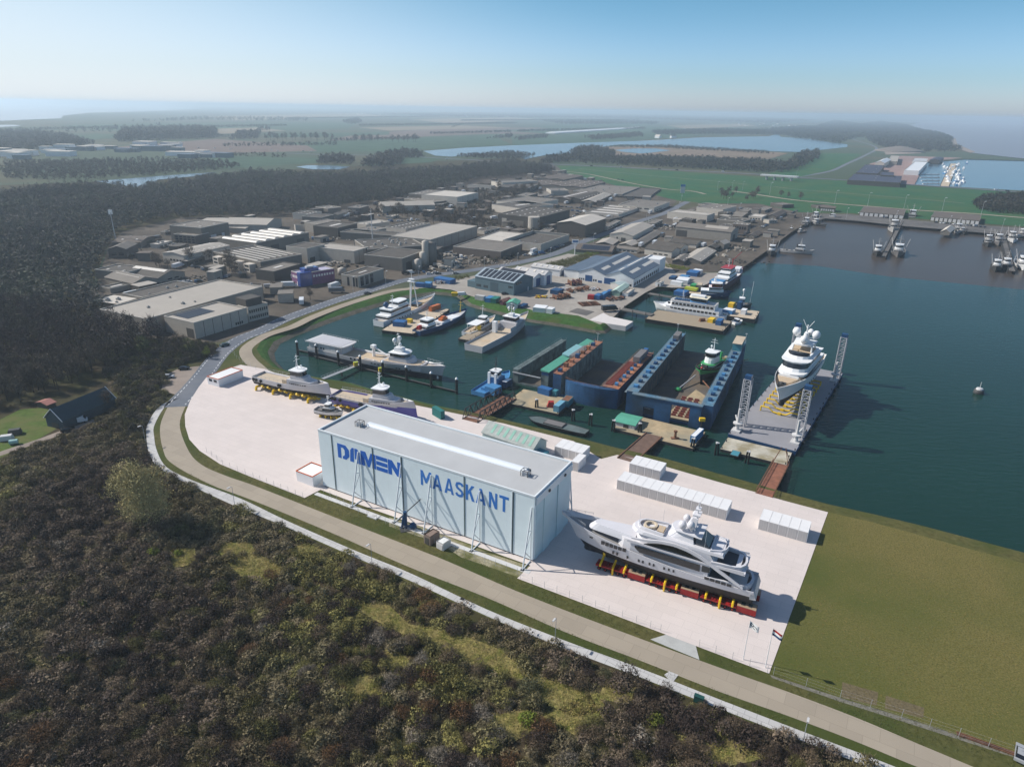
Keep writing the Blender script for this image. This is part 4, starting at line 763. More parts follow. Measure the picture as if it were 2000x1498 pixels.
mb = MB(); mb.tube((-L * .43, 0, 2.4), (-L * .43, 0, 4.6), .9, 10); mb.tube((-L * .43, 1.6, 2.4), (-L * .43, 1.6, 3.8), .6, 10); mb.build('winches', M_red, o)
def pontoon(zn, pts, label, z0, z1, dm, hm, name='pontoon', cat='pontoon'):
 """a flat barge: three deck corners (far left, near, far right) at height z1"""
 L_, N_, R_ = [P(*q(zn, *p), z1) for p in pts]; ex = R_ - N_; a = ex.length; ex.normalize(); ey = Vector((-ex.y, ex.x, 0)); b = (L_ - N_).dot(ey)
 o = thing(name, label, cat, (N_.x, N_.y, WL), math.atan2(ex.y, ex.x)); t = z1 - WL
 mb = MB(); mb.frust([(.3, .3), (a - .3, .3), (a - .3, b - .3), (.3, b - .3)], z0 - WL, [(0, 0), (a, 0), (a, b), (0, b)], t - .02); mb.build('hull', hm, o)
 MB().box(.15, a - .15, .15, b - .15, t - .018, t + .03).build('deck', dm, o)
 mb = MB()
 for i in range(int(a / 6) + 1):
  for y in (.5, b - .5): mb = MB(); mb.tube((min(a - .6, .6 + i * 6), y, t), (min(a - .6, .6 + i * 6), y, t + .7), .18, 6); mb.build('bollard', M_dgrey, o)
 o['dims'] = (a, b, t); return o
pontoon('F', ((1050,478), (1285,560), (1640,320)), 'tan work pontoon between the white ship and the blue coaster', -3.4, -.8, M_tan, M_dgrey)
crate('F', ((1452,287), (1462,300), (1552,270)), 'orange container on the pontoon beside the white bow', M_orange, z=-.75); crate('F', ((1095,430), (1190,450), (1225,425)), 'dark blue container at the near end of the pontoon', M_cont_b, z=-.75); crate('F', ((1222,413), (1255,425), (1280,412)), 'small yellow skip on the pontoon', M_yellow, z=-.75, h=1.8, name='skip', cat='skip', ribs=False)
# -- large support yacht alongside the mooring piles
o, L = ship_at('F', (330,742), (1600,1022), 'support_yacht', 'long pale grey support yacht with helideck behind a row of mooring piles', 'yacht'); B = 11
hb, sh = hull(o, L, B, 4.2, 7.0, 3, M_lav, M_navy, M_teak, bul=1.1, sw=.92, tf=.62, bp=1.7, boot=2.2, rake=2, sheer0=.35, sheer_p=1.6)
house(o, 'hangar', -L * .485, -L * .24, 10.2, 10.2, .3, 3.1, 6.98, M_lgrey, 2.2, .6); hd = house(o, 'helideck', -L * .5, -L * .2, 11.5, 10.5, 1, 7.0, 7.5, M_lgrey); MB().box(-L * .47, -L * .23, -4.6, 4.6, 7.51, 7.58).build('landing_pad', M_lav, hd); rails(hd, [(-L * .5, -5.9, 7.4), (-L * .2, -5.5, 7.4)], h=.7); rails(hd, [(-L * .5, 5.9, 7.4), (-L * .2, 5.5, 7.4)], h=.7)
mb = MB(); [mb.tube((-L * .24, s * 4, 3.2), (-L * .22, s * 4.4, 7), .25, 6) for s in (-1, 1)]; mb.build('deck_support', M_lav, hd)
house(o, 'forward_house', L * .08, L * .36, 10.6, 6.5, 1, 3.2, 5.6, M_lav, .6, .5); MB().prism(plan(L * .1, L * .34, 9.6, 6, 1), 5.62, 5.7).build('fore_deck', M_teak, o)
house(o, 'superstructure', L * .13, L * .29, 7.6, 6.4, 2, 5.71, 7.4, M_lav, 1, .3); house(o, 'bridge', L * .14, L * .255, 7.0, 6.0, 2.4, 7.42, 9.3, M_lav, .8, .2, (.18, .82), M_white, .7); house(o, 'mast_house', L * .15, L * .215, 3.2, 2.6, .8, 9.6, 11.2, M_white, .3, .2)
mast(o, L * .17, 11.2, 7, M_white, domes=((-.6, -1.8, 3.4, .95), (-.6, 1.8, 3.4, .95), (1.0, 0, 1.4, .6)))
mb = MB(); mb.tube((-L * .05, 2.6, 3.2), (-L * .05, 2.6, 8.4), .7, 10); mb.box(-L * .05 - 1, -L * .05 + 1, 1.6, 3.6, 7.2, 8.6); mb.tube((-L * .05, 2.6, 7.8), (L * .06, 2.2, 5.2), .35, 6); mb.build('deck_crane', M_white, o); mb = MB(); mb.box(-L * .07, L * .03, -2.6, -2.1, 3.3, 3.7); mb.tube((L * .0, -2.3, 3.7), (L * .03, -4.2, 4.4), .25, 6); mb.build('crane_jib', M_lgrey, o)
ports(o, [L * .02 + 1.8 * i for i in range(4)] + [L * .2, L * .22, L * .27, L * .29], lambda x: hb(.5 + x / L) * 1.0, 3.4, .8, .4); ports(o, [L * .12, L * .14, L * .2, L * .22], lambda x: 5.2 - max(0, x / L - .08) * 6, 4.6, .9, .5); ports(o, [-L * .38, -L * .36], 5.1, 5.2, .7, 1.0); rails(o, [(L * .34, -3.6, 6.3), (L * .48, -.8, 7), (L * .48, .8, 7), (L * .34, 3.6, 6.3)]); mb = MB(); mb.tube((L * .36, 2.6, 5.6), (L * .47, .4, 7.6), .1, 5); mb.tube((L * .36, -2.6, 5.6), (L * .47, -.4, 7.6), .1, 5); mb.build('fore_frame', M_white, o)
ports(o, [-L * .14, -L * .11, -L * .08], B / 2 * 1.0, 3.5, .9, .9)
for t, s in ((.93, 1), (.93, -1)): MB().box(L * .45, L * .46, s * 1.2 - .1, s * 1.2 + .1, .9, 2.1).build('anchor_pocket', M_white, o)
# mooring piles with white caps, floating beam between them
pl_px = [(160,765), (345,800), (558,866), (772,912), (990,970), (1220,1020), (1460,1082), (1708,1142)]
for i, (x, y) in enumerate(pl_px):
 p = P(*q('F', x, y), WL); t = thing('mooring_pile', ['black mooring pile nearest the grassy bank, with white cap', 'black pile at the stern of the support yacht', 'black pile below the helideck edge', 'black pile where the gangway meets the fender beam', 'black pile beside the yellow box amidships', 'black pile below the yacht bridge', 'black pile beside the yacht bow', 'outermost black pile past the yacht bow'][i], 'mooring pile', p, 0, 'white-capped mooring piles along the support yacht')
 MB().tube((0, 0, -3), (0, 0, 6.2), .55, 10).build('pile', M_black, t); MB().lathe([(.6, 6.2), (.6, 6.6), (.1, 7.1)], n=10).build('cap', M_white, t); mb = MB(); mb.tube((.2, -.9, -.2), (.2, -.9, 1.6), .25, 6); mb.tube((-.5, -.8, .6), (.5, -.8, .6), .2, 6); mb.build('fender', M_black, t)
for (x0, y0), (x1, y1), lab in (((155,715), (340,752), 'thin dark floating boom from bank to yacht stern'), ((345,770), (1707,1105), 'long dark fender beam along the support yacht')):
 a, b = P(*q('F', x0, y0), WL + .9), P(*q('F', x1, y1), WL + .9); d = b - a; d.normalize(); n_ = Vector((d.y, -d.x, 0)) * -1.0; o2 = thing('fender_beam', lab, 'beam', (a.x, a.y, WL), math.atan2(d.y, d.x)); Lb = (b - a).length; off = -1.4 if Lb > 30 else 0
 mb = MB(); mb.tube((0, off, .9), (Lb, off, .9), .28, 8); mb.tube((0, off + .7, .3), (Lb, off + .7, .3), .28, 8); mb.build('beam', M_dgrey, o2); MB().box(0, Lb, off + .32, off + .6, .5, .56).build('walkway', M_steel, o2)
for k, (x, y) in enumerate(((722,850), (965,905))):
 p = P(*q('F', x, y), WL + 3); t = thing('yellow_box', ('yellow service box on the fender beam near the gangway', 'yellow service box on the fender beam amidships')[k], 'service box', (p.x, p.y, WL), .4); MB().box(-.9, .9, -.6, .6, 2.0, 3.6).build('box', M_yellow, t); MB().box(-.95, .95, -.65, .65, 3.6, 3.75).build('lid', mat('lid_lime', (.45, .5, .05), .6), t); MB().tube((0, 0, .5), (0, 0, 2), .25, 6).build('stand', M_dgrey, t)
a, b = P(*q('F', 400,1000), .2), P(*q('F', 770,855), WL + 1.5); d = b - a; o2 = thing('gangway', 'slim steel gangway from the shore to the fender beam', 'gangway', a, math.atan2(d.y, d.x)); mb = MB(); Lg = math.hypot(d.x, d.y); sl_ = (b.z - a.z) / Lg
mb.add([(0, -.8, 0), (Lg, -.8, Lg * sl_), (Lg, .8, Lg * sl_), (0, .8, 0), (0, -.8, .15), (Lg, -.8, Lg * sl_ + .15), (Lg, .8, Lg * sl_ + .15), (0, .8, .15)], [(3, 2, 1, 0), (4, 5, 6, 7), (0, 1, 5, 4), (2, 3, 7, 6), (1, 2, 6, 5), (3, 0, 4, 7)]); mb.build('walkway', M_steel, o2); rails(o2, [(0, -.8, .1), (Lg, -.8, Lg * sl_ + .1)]); rails(o2, [(0, .8, .1), (Lg, .8, Lg * sl_ + .1)]); MB().tube((Lg * .48, 0, -4), (Lg * .48, 0, Lg * .48 * sl_), .35, 8).build('support_pile', M_dgrey, o2)
# -- second support yacht (stern to camera), small canopy yacht, tan pontoon between
o, L = ship_at('G', (372,1035), (905,760), 'support_yacht', 'pearl grey support yacht with open tan work deck, stern-on', 'yacht'); B = 10.5
hb, sh = hull(o, L, B, 3.4, 7.2, 3, M_lav, M_dgrey, M_tan, bul=.9, sw=.97, tf=.6, bp=1.9, boot=.1, sheer0=.55, sheer_p=1.0, rake=5)
house(o, 'forward_house', L * .1, L * .34, 9.6, 7, 1.5, 2.5, 6.2, M_lav, .8, 0); MB().prism([(L * .0, -4.9), (L * .1, -4.9), (L * .1, -4.6), (L * .0, -4.6)], 2.5, 5.4).build('side_wing', M_lav, o); MB().prism([(L * .0, 4.6), (L * .1, 4.6), (L * .1, 4.9), (L * .0, 4.9)], 2.5, 5.4).build('side_wing', M_lav, o)
house(o, 'bridge', L * .13, L * .26, 6.8, 6, 2.2, 6.2, 8.6, M_lav, .6, .1, (.2, .85), M_white, .6); house(o, 'mast_house', L * .14, L * .2, 3, 2.6, .8, 8.9, 10.2, M_white); mast(o, L * .17, 10.2, 6, M_white, domes=((-.4, -1.5, 2.6, .7), (-.4, 1.5, 2.6, .7)))
mb = MB(); mb.box(-L * .06, -L * .02, 2.2, 4.2, 2.6, 8.2); mb.build('deck_crane', M_white, o); rails(o, [(-L * .48, 4.9, 3.4), (-L * .08, 5.1, 3.4)], m=M_mgrey, h=1.1, step=1.2); mb = MB(); mb.lathe([(2.2, 2.55), (2.2, 2.57)], (-L * .3, 0, 0), 20); mb.build('deck_circle', M_teak, o)
o, L = ship_at('G', (300,880), (585,735), 'canopy_yacht', 'small classic white yacht with flat white canopy over its stern', 'yacht'); B = 7
hull(o, L, B, 2.0, 3.6, 2, M_white, M_mgrey, M_teak, bul=.7, sw=.75, tf=.5); house(o, 'deckhouse', -L * .05, L * .2, 5, 4.4, 1, 1.4, 3.8, M_white, .2, 0, (.4, .75)); house(o, 'wheelhouse', L * .02, L * .15, 4, 3.6, 1, 3.8, 5.8, M_white, .3, 0, (.3, .8), M_white, .2); mb = MB(); mb.box(-L * .32, -L * .0, -3, 3, 4.3, 4.5); [mb.tube((x * L, y, 1.4), (x * L, y, 4.3), .1, 5) for x in (-.3, -.04) for y in (-2.8, 2.8)]; mb.build('canopy', M_white, o); mast(o, L * .06, 6, 7, M_white, r=.1)
pontoon('G', ((285,868), (345,925), (650,735)), 'small weathered pontoon beside the canopy yacht', -3.2, -1, M_plank, M_dgrey)
p_, n_ = P(*q('G', 420,815), -1), 0; t = thing('yellow_box', 'yellow fender box by the canopy yacht', 'fender box', P(*q('G', 420,822), -.9), .6); MB().box(-1.2, 1.2, -.8, .8, .02, 2.2).build('box', M_yellow, t); MB().box(-1.25, 1.25, -.85, .85, 2.2, 2.35).build('lid', M_yellow, t)
# ---------------------------------------------------------------- floating docks
M_dockb = mat('dock_blue', (.013, .068, .17), .7, .3, .25, col2=(.022, .10, .23), big=(.10, (.016, .035, .06), .4, .7))
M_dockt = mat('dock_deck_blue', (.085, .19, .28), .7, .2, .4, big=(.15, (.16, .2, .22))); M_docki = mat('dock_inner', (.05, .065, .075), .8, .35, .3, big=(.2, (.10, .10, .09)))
M_dockf = mat('dock_floor', (.095, .085, .075), .9, .3, .2, big=(.08, (.13, .10, .07))); M_dockg = mat('dock_greygreen', (.14, .18, .175), .7, .25, .4, big=(.3, (.07, .09, .09)))
M_odeck = mat('dock_deck_orange', (.36, .15, .07), .85, .35, .5, big=(.3, (.22, .12, .1))); M_groof = mat('roof_green', (.10, .36, .25), .6, .1, .4, stripe=(0, .8, .15)); M_lbroof = mat('roof_lightblue', (.25, .48, .50), .6, .1, .4)
M_keel = mat('keel_blocks', (.17, .04, .03), .85, .3, .8); M_ddeck = mat('pontoon_timber', (.40, .31, .19), .9, .25, .35, big=(.1, (.30, .26, .18)))
def dock(zn, A, Bp, Cp, ztop, wl, wr, label, mo, mi, mt, floor=.9, hl=None, hr=None, gate=None, group='floating dry docks'):
 A, Bp, Cp = P(*q(zn[0], *A), ztop), P(*q(zn[1], *Bp), ztop), P(*q(zn[2], *Cp), ztop)
 ex = Bp - A; W = ex.length; ex.normalize(); ey = Vector((-ex.y, ex.x, 0)); L = (Cp - Bp).dot(ey); h = ztop - WL
 o = thing('dry_dock', label, 'dry dock', (A.x, A.y, WL), math.atan2(ex.y, ex.x), group)
 MB().box(0, W, 0, L, -1.5, floor - .02).build('hull', mo, o); MB().box(wl, W - wr, .6, L, floor - .015, floor).build('floor', M_dockf, o)
 for nm, x0, x1, hh in (('side_wall', 0, wl, hl or h), ('side_wall', W - wr, W, hr or h)):
  mb = MB(); mb.box(x0, x1, 0, L, floor, hh - .1)
  for i in range(1, int(L / 4)): mb.box(x0 - .08, x1 + .08, i * 4 - .1, i * 4 + .1, floor, hh - .25)
  s_ = mb.build(nm, [mo, mi], o)
  xin = x1 if x0 == 0 else x0
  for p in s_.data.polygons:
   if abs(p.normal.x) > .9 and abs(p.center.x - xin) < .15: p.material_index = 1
  MB().box(x0 - .05, x1 + .05, -.05, L + .05, hh - .09, hh).build('top_deck', mt, s_)
  rails(s_, [(x0, 0, hh), (x0, L, hh)], mt, 1.0, step=2.5); rails(s_, [(x1, 0, hh), (x1, L, hh)], mt, 1.0, step=2.5)
 o['dims'] = (W, L, h); return o
zt3 = WL + hgt(*q('I', 950, 862), q('I', 0, 1090)[1], WL)
d3 = dock('III', (222,712), (1062,868), (1578,272), zt3, 4.2, 4.2, 'largest blue floating dry dock holding the green tug', M_dockb, M_docki, M_dockt); W, L, h = d3['dims']
g0, g1 = 2.8, W - 3.6
for nm, x0, x1, z0, z1 in (('gate_panel', 0, .17, 0, 1), ('gate_panel', .33, .57, 0, 1), ('gate_panel', .84, 1, 0, 1), ('gate_lintel', .17, .33, .52, 1), ('gate_lintel', .57, .84, .86, 1)):
 MB().box(g0 + (g1 - g0) * x0, g0 + (g1 - g0) * x1, -1.6, -.1, .2 + (h - .6) * z0, h - .4 if z1 == 1 else h * z1).build(nm, M_dockb, d3)
MB().box(g0 - .3, g1 + .3, -1.9, .3, h - .39, h - .05).build('gate_walkway', M_dockt, d3); rails(d3, [(g0, -1.7, h), (g1, -1.7, h)], M_dockt)
for k in range(26):
 i, s = k % 13, k // 13; x = 2.1 if s == 0 else W - 2.1; y = L * (.06 + .07 * i); mb = MB(); r_ = random.uniform(.5, .8)
 mb.box(x - r_, x + r_, y - .7, y + .7, h + .01, h + random.uniform(.7, 1.3)); mb.tube((x - r_ - .2, y + 1.1, h + .5), (x + r_ + .2, y + 1.1, h + .5), .35, 8); mb.build('winch', M_blueh if k % 3 else M_sky_b, d3)
MB().box(W - 4, W - .3, L * .82, L * .95, h + .02, h + 3.4).build('control_cabin', M_teal, d3); MB().box(W - 4.2, W - .1, L * .81, L * .96, h + 3.41, h + 3.6).build('cabin_roof', M_tan, d3); MB().box(1, 3.6, L * .84, L * .93, h + .02, h + 2.4).build('deck_container', M_mgrey, d3)
MB().box(-1.2, -.02, 1, L - 2, h - 1.3, h - 1.15).build('side_walkway', M_dockt, d3)
for x in (.3, W - .3): mb = MB(); mb.tube((x, L - .3, h), (x, L - .3, h + 4), .12, 6); mb.box(x - .4, x + .4, L - .9, L - .1, h + 4, h + 4.3); mb.build('light_mast', M_steel, d3)
for i in range(9):
 mb = MB(); y = L * (.05 + .028 * i)
 for xx in (.52, .60, .68): mb.box(W * xx, W * (xx + .055), y, y + .55, .92, 1.7)
 mb.build('keel_block', M_keel, d3)
mb = MB(); mb.prism([(W * .45, L * .02), (W * .82, L * .02), (W * .82, L * .34), (W * .62, L * .42)], .905, .93); mb.build('sand_patch', M_ddeck, d3)
mb = MB(); [mb.tube((W * .3, -.2, h * z), (W * .3 - 3, 0, h * z), .1, 5) for z in (.4, .7)]; mb.build('pipes', M_steel, d3)
# green tug in the dock
o, L = ship_at('I', (1165,440), (915,610), 'tug', 'green and white tug standing bow-on in the largest dry dock', 'tug', WL + 3.9, L=26); B = 10
hull(o, L, B, 2.6, 4.4, 3.0, M_greenp, M_navy, M_greenp, bul=.9, sw=.9, tf=.62, bp=2.6, boot=1.8, rake=1.5)
mb = MB(); hbt = [(-13, 4.2), (-8, 4.9), (0, 5.05), (6, 4.4), (10, 2.8), (12.6, .5)]
for s in (1, -1): mb.path([(x, y * s, 2.7 + max(0, x) * .14) for x, y in hbt], .42, 7)
mb.build('fender', M_rubber, o); house(o, 'deckhouse', -5, 7, 7, 5.6, 1.5, 1.8, 4.6, M_white, .3, 0, (.5, .75)); MB().prism(plan(-5.2, 7, 7.4, 6, 1.6), 4.61, 4.8).build('boat_deck', M_greenp, o); house(o, 'upper_house', -1, 5.2, 5.4, 4.6, 1.8, 4.82, 6.6, M_white, .3, 0)
house(o, 'wheelhouse', -.6, 4.6, 4.8, 4.4, 1.8, 6.62, 9.4, M_white, -.2, 0, (.3, .88), M_white, .35); mast(o, .5, 9.7, 5.5, M_white, domes=((-.5, -1.2, 1.4, .45),)); mb = MB(); [mb.tube((-3.8, s * 2, 4.8), (-4.4, s * 2, 8), .55, 10) for s in (1, -1)]; mb.build('funnel', M_greenp, o); mb = MB(); mb.tube((8.4, -1.2, 4.4), (8.4, 1.2, 4.4), .8, 10); mb.build('towing_winch', M_black, o); mb = MB(); mb.ball((11.2, 0, 4.6), .6, 8, 6); mb.build('bow_fender_star', M_red, o); mb = MB(); mb.box(-11, -9, -1.5, 1.5, 1.8, 3); mb.build('stern_winch', M_red, o)
for lab, a, b, m in (('pale green spar lying across the dock floor', (720,700), (890,565), M_steel), ('rusty beam leaning from tug bow to dock wall', (1060,725), (930,580), M_rust)):
 a, b = P(*q('I', *a), WL + 1.6), P(*q('I', *b), WL + 3.4); t = thing('spar', lab, 'spar', a); d = b - a; mb = MB(); mb.tube((0, 0, 0), d, .3, 8); mb.build('pole', m, t)
 if m is M_steel: MB().ball((0, 0, 0), 1.5, 12, 8, .5).build('float', M_greenp, t)
mb = MB(); rr = random.Random(3); pz = P(*q('I', 1210, 470), WL + 1); t = thing('scaffold_pile', 'heap of rusty scaffolding beside the green tug', 'scaffolding', pz, d3.rotation_euler.z)
for i in range(40): a = Vector((rr.uniform(-5, 5), rr.uniform(-8, 8), rr.uniform(0, 1.6))); mb.tube(a, a + Vector((rr.uniform(-4, 4), rr.uniform(-4, 4), rr.uniform(-.2, 1))), .09, 4)
mb.build('poles', M_rust, t); MB().box(-3, 3, 3, 8, .05, 1.8).build('platform', M_ddeck, t)
# middle dock, orange decks
zt2 = WL + hgt(*q('H', 1635, 700), q('H', 0, 890)[1], WL)
d2 = dock('HHI', (1000,575), (1637,700), (575,365), zt2, 3.6, 6.5, 'blue floating dry dock with rusty orange wall decks and red keel blocks', M_dockb, M_dockg, M_odeck, hl=zt2 - WL + 1.4); W, L, h = d2['dims']
mb = MB(); ng = 10
for i in range(ng):
 x0, x1 = W * (.2 + .8 * i / ng), W * (.2 + .8 * (i + 1) / ng); f = lambda x: -2.8 * math.sin(math.pi * min(1, max(0, (x / W - .2) / .8))) ** .7 - .1
 mb.prism([(x0, f(x0)), (x1, f(x1)), (x1, .1), (x0, .1)] if x0 != x1 else [], .0, h - .3)
mb.build('rounded_end_wall', M_dockb, d2); rails(d2, [(W * (.2 + .08 * i), -2.8 * math.sin(math.pi * i / 10) ** .7 - .1 if 0 < i < 10 else -.1, h) for i in range(11)], M_odeck)
for i in range(22): MB().box(W - 6.2, W - 3.4, L * (.05 + .028 * i), L * (.05 + .028 * i) + .7, h + .01, h + .45).build('keel_block', M_keel, d2)
for i in range(8): y = L * (.06 + .1 * i); MB().box(W - 2.6, W - 1.4, y, y + 1.3, h + .01, h + 1.1).build('winch', M_blueh if i % 2 else M_sky_b, d2)
for i in range(7): y = L * (.05 + .13 * i); hl_ = h + 1.4; mb = MB(); mb.box(.8, 2.4, y, y + 1.6, hl_ + .01, hl_ + 1.2 + .5 * (i % 2)); mb.tube((1.5, y + 3, hl_), (1.5, y + 3, hl_ + 2.6), .12, 5); mb.build('winch', (M_blueh, M_rust, M_odeck)[i % 3], d2)
MB().box(W - 4.4, W - 1.6, L * .66, L * .9, h + .02, h + 2.7).build('deck_container', M_mgrey, d2); MB().box(W - 3.8, W - 2, L * .93, L * .97, h + .02, h + 2.4).build('blue_cabin', M_cont_b, d2)
mb = MB(); mb.tube((1.4, L - 1, h), (1.4, L - 1, h + 5.5), .14, 6); mb.tube((.4, L - 1, h + 5.2), (2.4, L - 1, h + 5.2), .1, 5); mb.build('light_mast', M_steel, d2)
# narrow dock with green roofs
d1 = dock('HHH', (608,500), (955,575), (1350,262), WL + 6.4, 2.6, 3.4, 'narrow grey-green floating dry dock with green roofed sheds', M_dockg, M_dockg, M_dockg, floor=.8); W, L, h = d1['dims']
for nm, y0, y1, z1, rm, wm in (('roofed_shed', -.5, .42, 1.6, M_groof, M_blueh), ('roofed_shed', .43, .74, 2.4, M_lbroof, M_blueh), ('roofed_shed', .78, 1.0, 1.6, M_groof, M_blueh)):
 y0, y1 = max(0, L * y0), L * y1; s_ = MB().box(W - 3.2, W - .1, y0, y1, h + .02, h + z1).build(nm, wm, d1); mb = MB(); mb.frust([(W - 3.6, y0 - .2), (W + .3, y0 - .2), (W + .3, y1 + .2), (W - 3.6, y1 + .2)], h + z1 + .01, [(W - 3.6, y0 - .2), (W + .3, y0 - .2), (W + .3, y1 + .2), (W - 3.6, y1 + .2)], [h + z1 + .9, h + z1 + .3, h + z1 + .3, h + z1 + .9]); mb.build('roof', rm, s_)
MB().box(0, W - 3.5, -.4, -.05, h - 1.6, h - 1.2).build('end_beam', M_steel, d1); MB().box(W + .4, W + 3.4, L * .4, L * .74, h + 1.5, h + 3.6).build('office_cabin', M_mgrey, d1)
# lift pontoon with four lattice towers and the white yacht
d4 = pontoon('J', ((280,1168), (972,1306), (1432,545)), 'floating yacht lift, grey deck and blue sides, with four lattice towers', -4, WL + 1.9, mat('lift_deck', (.27, .265, .28), .7, .08, .1), M_blueh, 'yacht_lift', 'ship lift'); W, L, h = d4['dims']
def tower(x, y, sx):
 t = 2.5; H = 18; mb = MB()
 for dx in (0, t):
  for dy in (0, t): mb.tube((x + dx, y + dy, h), (x + dx, y + dy, h + H), .22, 5)
 k = 9
 for i in range(k):
  z0, z1 = h + H * i / k, h + H * (i + 1) / k
  for a, b in (((0, 0), (t, 0)), ((t, 0), (t, t)), ((t, t), (0, t)), ((0, t), (0, 0))):
   mb.tube((x + a[0], y + a[1], z0), (x + b[0], y + b[1], z1), .12, 4); mb.tube((x + a[0], y + a[1], z1), (x + b[0], y + b[1], z1), .12, 4)
 o = mb.build('lattice_tower', mat('tower_paint', (.40, .40, .42), .5, .08, 1), d4)
 MB().box(x + .1, x + t - .1, y + .1, y + t - .1, h + H + .02, h + H + 1.5).build('blue_cap', M_blueh, o)
 mb = MB(); mb.lathe([(.8, 0), (.6, 2.5), (1.6, 2.7), (1.7, 3.2), (.5, 3.4), (.45, 8.5)], (x - 4.6, y + 1.2, h), 10); mb.box(x - 6.6, x - 2.6, y - .2, y + 2.8, h + .01, h + .6); mb.tube((x - 4.6, y + 1.2, h + 3), (x - 2.6, y + 1.2 + (1.6 if sx else -1.2), h + 5), .3, 6); mb.build('jacking_unit', M_lgrey, o)
for x, y, s in ((9, L - 3, 1), (11.4, .5, 0), (83, .5, 0), (87, L - 3, 1)): tower(x, y, s)
for i in range(7):
 mb = MB(); mb.tube((W * (.1 + .13 * i), -.3, h - .6), (W * (.1 + .13 * i) + 1.6, -.3, h - .6), .5, 8); mb.build('fender', M_rubber, d4)
o, L = ship_at('J', (1165,500), (700,985), 'superyacht', 'white superyacht with four radar domes standing on the blue yacht lift', 'yacht', WL + 1.9 + 5.0); L = 50; B = 10; o.scale = (1.24, 1.28, 1.25); o.location = d4.matrix_basis @ Vector((46.5, 12.2, 4.4 + 5.0)); o.rotation_euler = (0, 0, d4.rotation_euler.z + math.pi)
hb, sh = hull(o, L, B, 3.0, 6.0, 3.2, M_white, M_black, M_teak, bul=1.0, sw=.9, tf=.45, bp=2.0, boot=.15, rake=7, sheer0=.2, sheer_p=1.5, bulb=True)
house(o, 'main_deckhouse', -L * .36, L * .2, 9.2, 8.2, 4, 1.9, 5.4, M_white, .5, 0, (.5, .8)); house(o, 'upper_deckhouse', -L * .26, L * .14, 8.2, 7.2, 3, 5.42, 8.2, M_white, 1.2, 0, (.35, .85), M_white, .6); house(o, 'sun_deck', -L * .2, L * .06, 7.8, 6.6, 2.6, 8.46, 9.2, M_white, .4, 0); MB().prism(plan(-L * .18, L * .03, 6.6, 5.4, 2), 9.21, 9.26).build('sun_deck_floor', M_teak, o); house(o, 'hardtop', -L * .2, -L * .06, 6.4, 5.6, 1.2, 11.0, 11.5, M_white); mb = MB(); [mb.tube((x * L, s * 2.8, 9.2), (x * L - .4, s * 2.6, 11), .25, 6) for x in (-.18, -.07) for s in (1, -1)]; mb.build('hardtop_posts', M_white, o); house(o, 'windscreen', L * .0, L * .05, 6.2, 5.4, 1.6, 9.26, 10.2, M_glass, .5, .6)
mb = MB(); mb.box(-1.2, 1.2, -1, .6, 9.3, 9.8); mb.tube((0, -.4, 9.3), (0, -.4, 10.6), .1, 5); mb.build('sun_lounge', mat('cushion', (.25, .18, .08), .8), o)
mb = MB(); mb.frust(plan(-L * .16, -L * .09, 2.2, 1.8, .6), 11.5, plan(-L * .155, -L * .11, 1.2, 1, .3), 14.5); mb.tube((-L * .13, -3, 13), (-L * .13, 3, 13), .25, 6); mb.tube((-L * .135, 0, 14.5), (-L * .14, 0, 17), .18, 6); mb.tube((-L * .14, 0, 15.6), (-L * .14, 1.6, 18.4), .1, 5); mb.tube((-L * .14, 0, 15.6), (-L * .14, -1.6, 18.4), .1, 5); mb.build('radar_mast', M_white, o)
for x, y, z, r_ in ((-L * .08, 0, 12.8, 1.15), (-L * .13, -2.9, 14.4, 1.2), (-L * .13, 2.9, 14.3, 1.2), (-L * .17, .9, 14.4, .9)): MB().ball((x, y, z), r_, 14, 10, 1.15).build('radar_dome', M_white, o, True)
MB().prism(plan(L * .2, L * .33, 6.4, 3.4, 2), 4.2, 4.9).build('fore_lounge', M_teak, o); MB().box(L * .215, L * .225, -2.8, 2.8, 4.9, 5.5).build('fore_seat', M_white, o); mb = MB(); mb.box(L * .37, L * .41, -1, 1, 4.8, 5.8); mb.ball((L * .4, 0, 5.8), .6, 8, 6); mb.build('anchor_winch', M_dgrey, o); house(o, 'aft_deck', -L * .49, -L * .36, 8.4, 8.6, .2, 2.0, 2.1, M_teak); ports(o, [L * (-.25 + .05 * i) for i in range(9)], lambda x: hb(.5 + x / L) * .99, 1.5, 1.0, .5)
yaw = o.rotation_euler.z; kz = WL + 1.94
for i in range(10):
 xl = (-L * .36 + i * L * .075) * 1.2; p = o.location + Vector((math.cos(yaw) * xl, math.sin(yaw) * xl, 0)); t = thing('yacht_cradle', 'yellow stepped cradle frame under the white yacht on the lift', 'cradle', (p.x, p.y, kz), yaw, 'yellow cradle frames on the yacht lift')
 if i == 0: cra = [MB() for _ in range(2)]
 for s in (1, -1):
  mb = MB(); mb.path([(0, s * .3, .45), (0, s * 2.4, .6), (0, s * 4.0, 1.9), (0, s * 7.0, 1.9)], .28, 6); mb.tube((0, s * 6.9, .1), (0, s * 6.9, 2.0), .28, 6); mb.build('frame_arm', M_yellow, t)
 MB().box(-.5, .5, -.6, .6, .02, .85).build('keel_block', M_yellow, t)
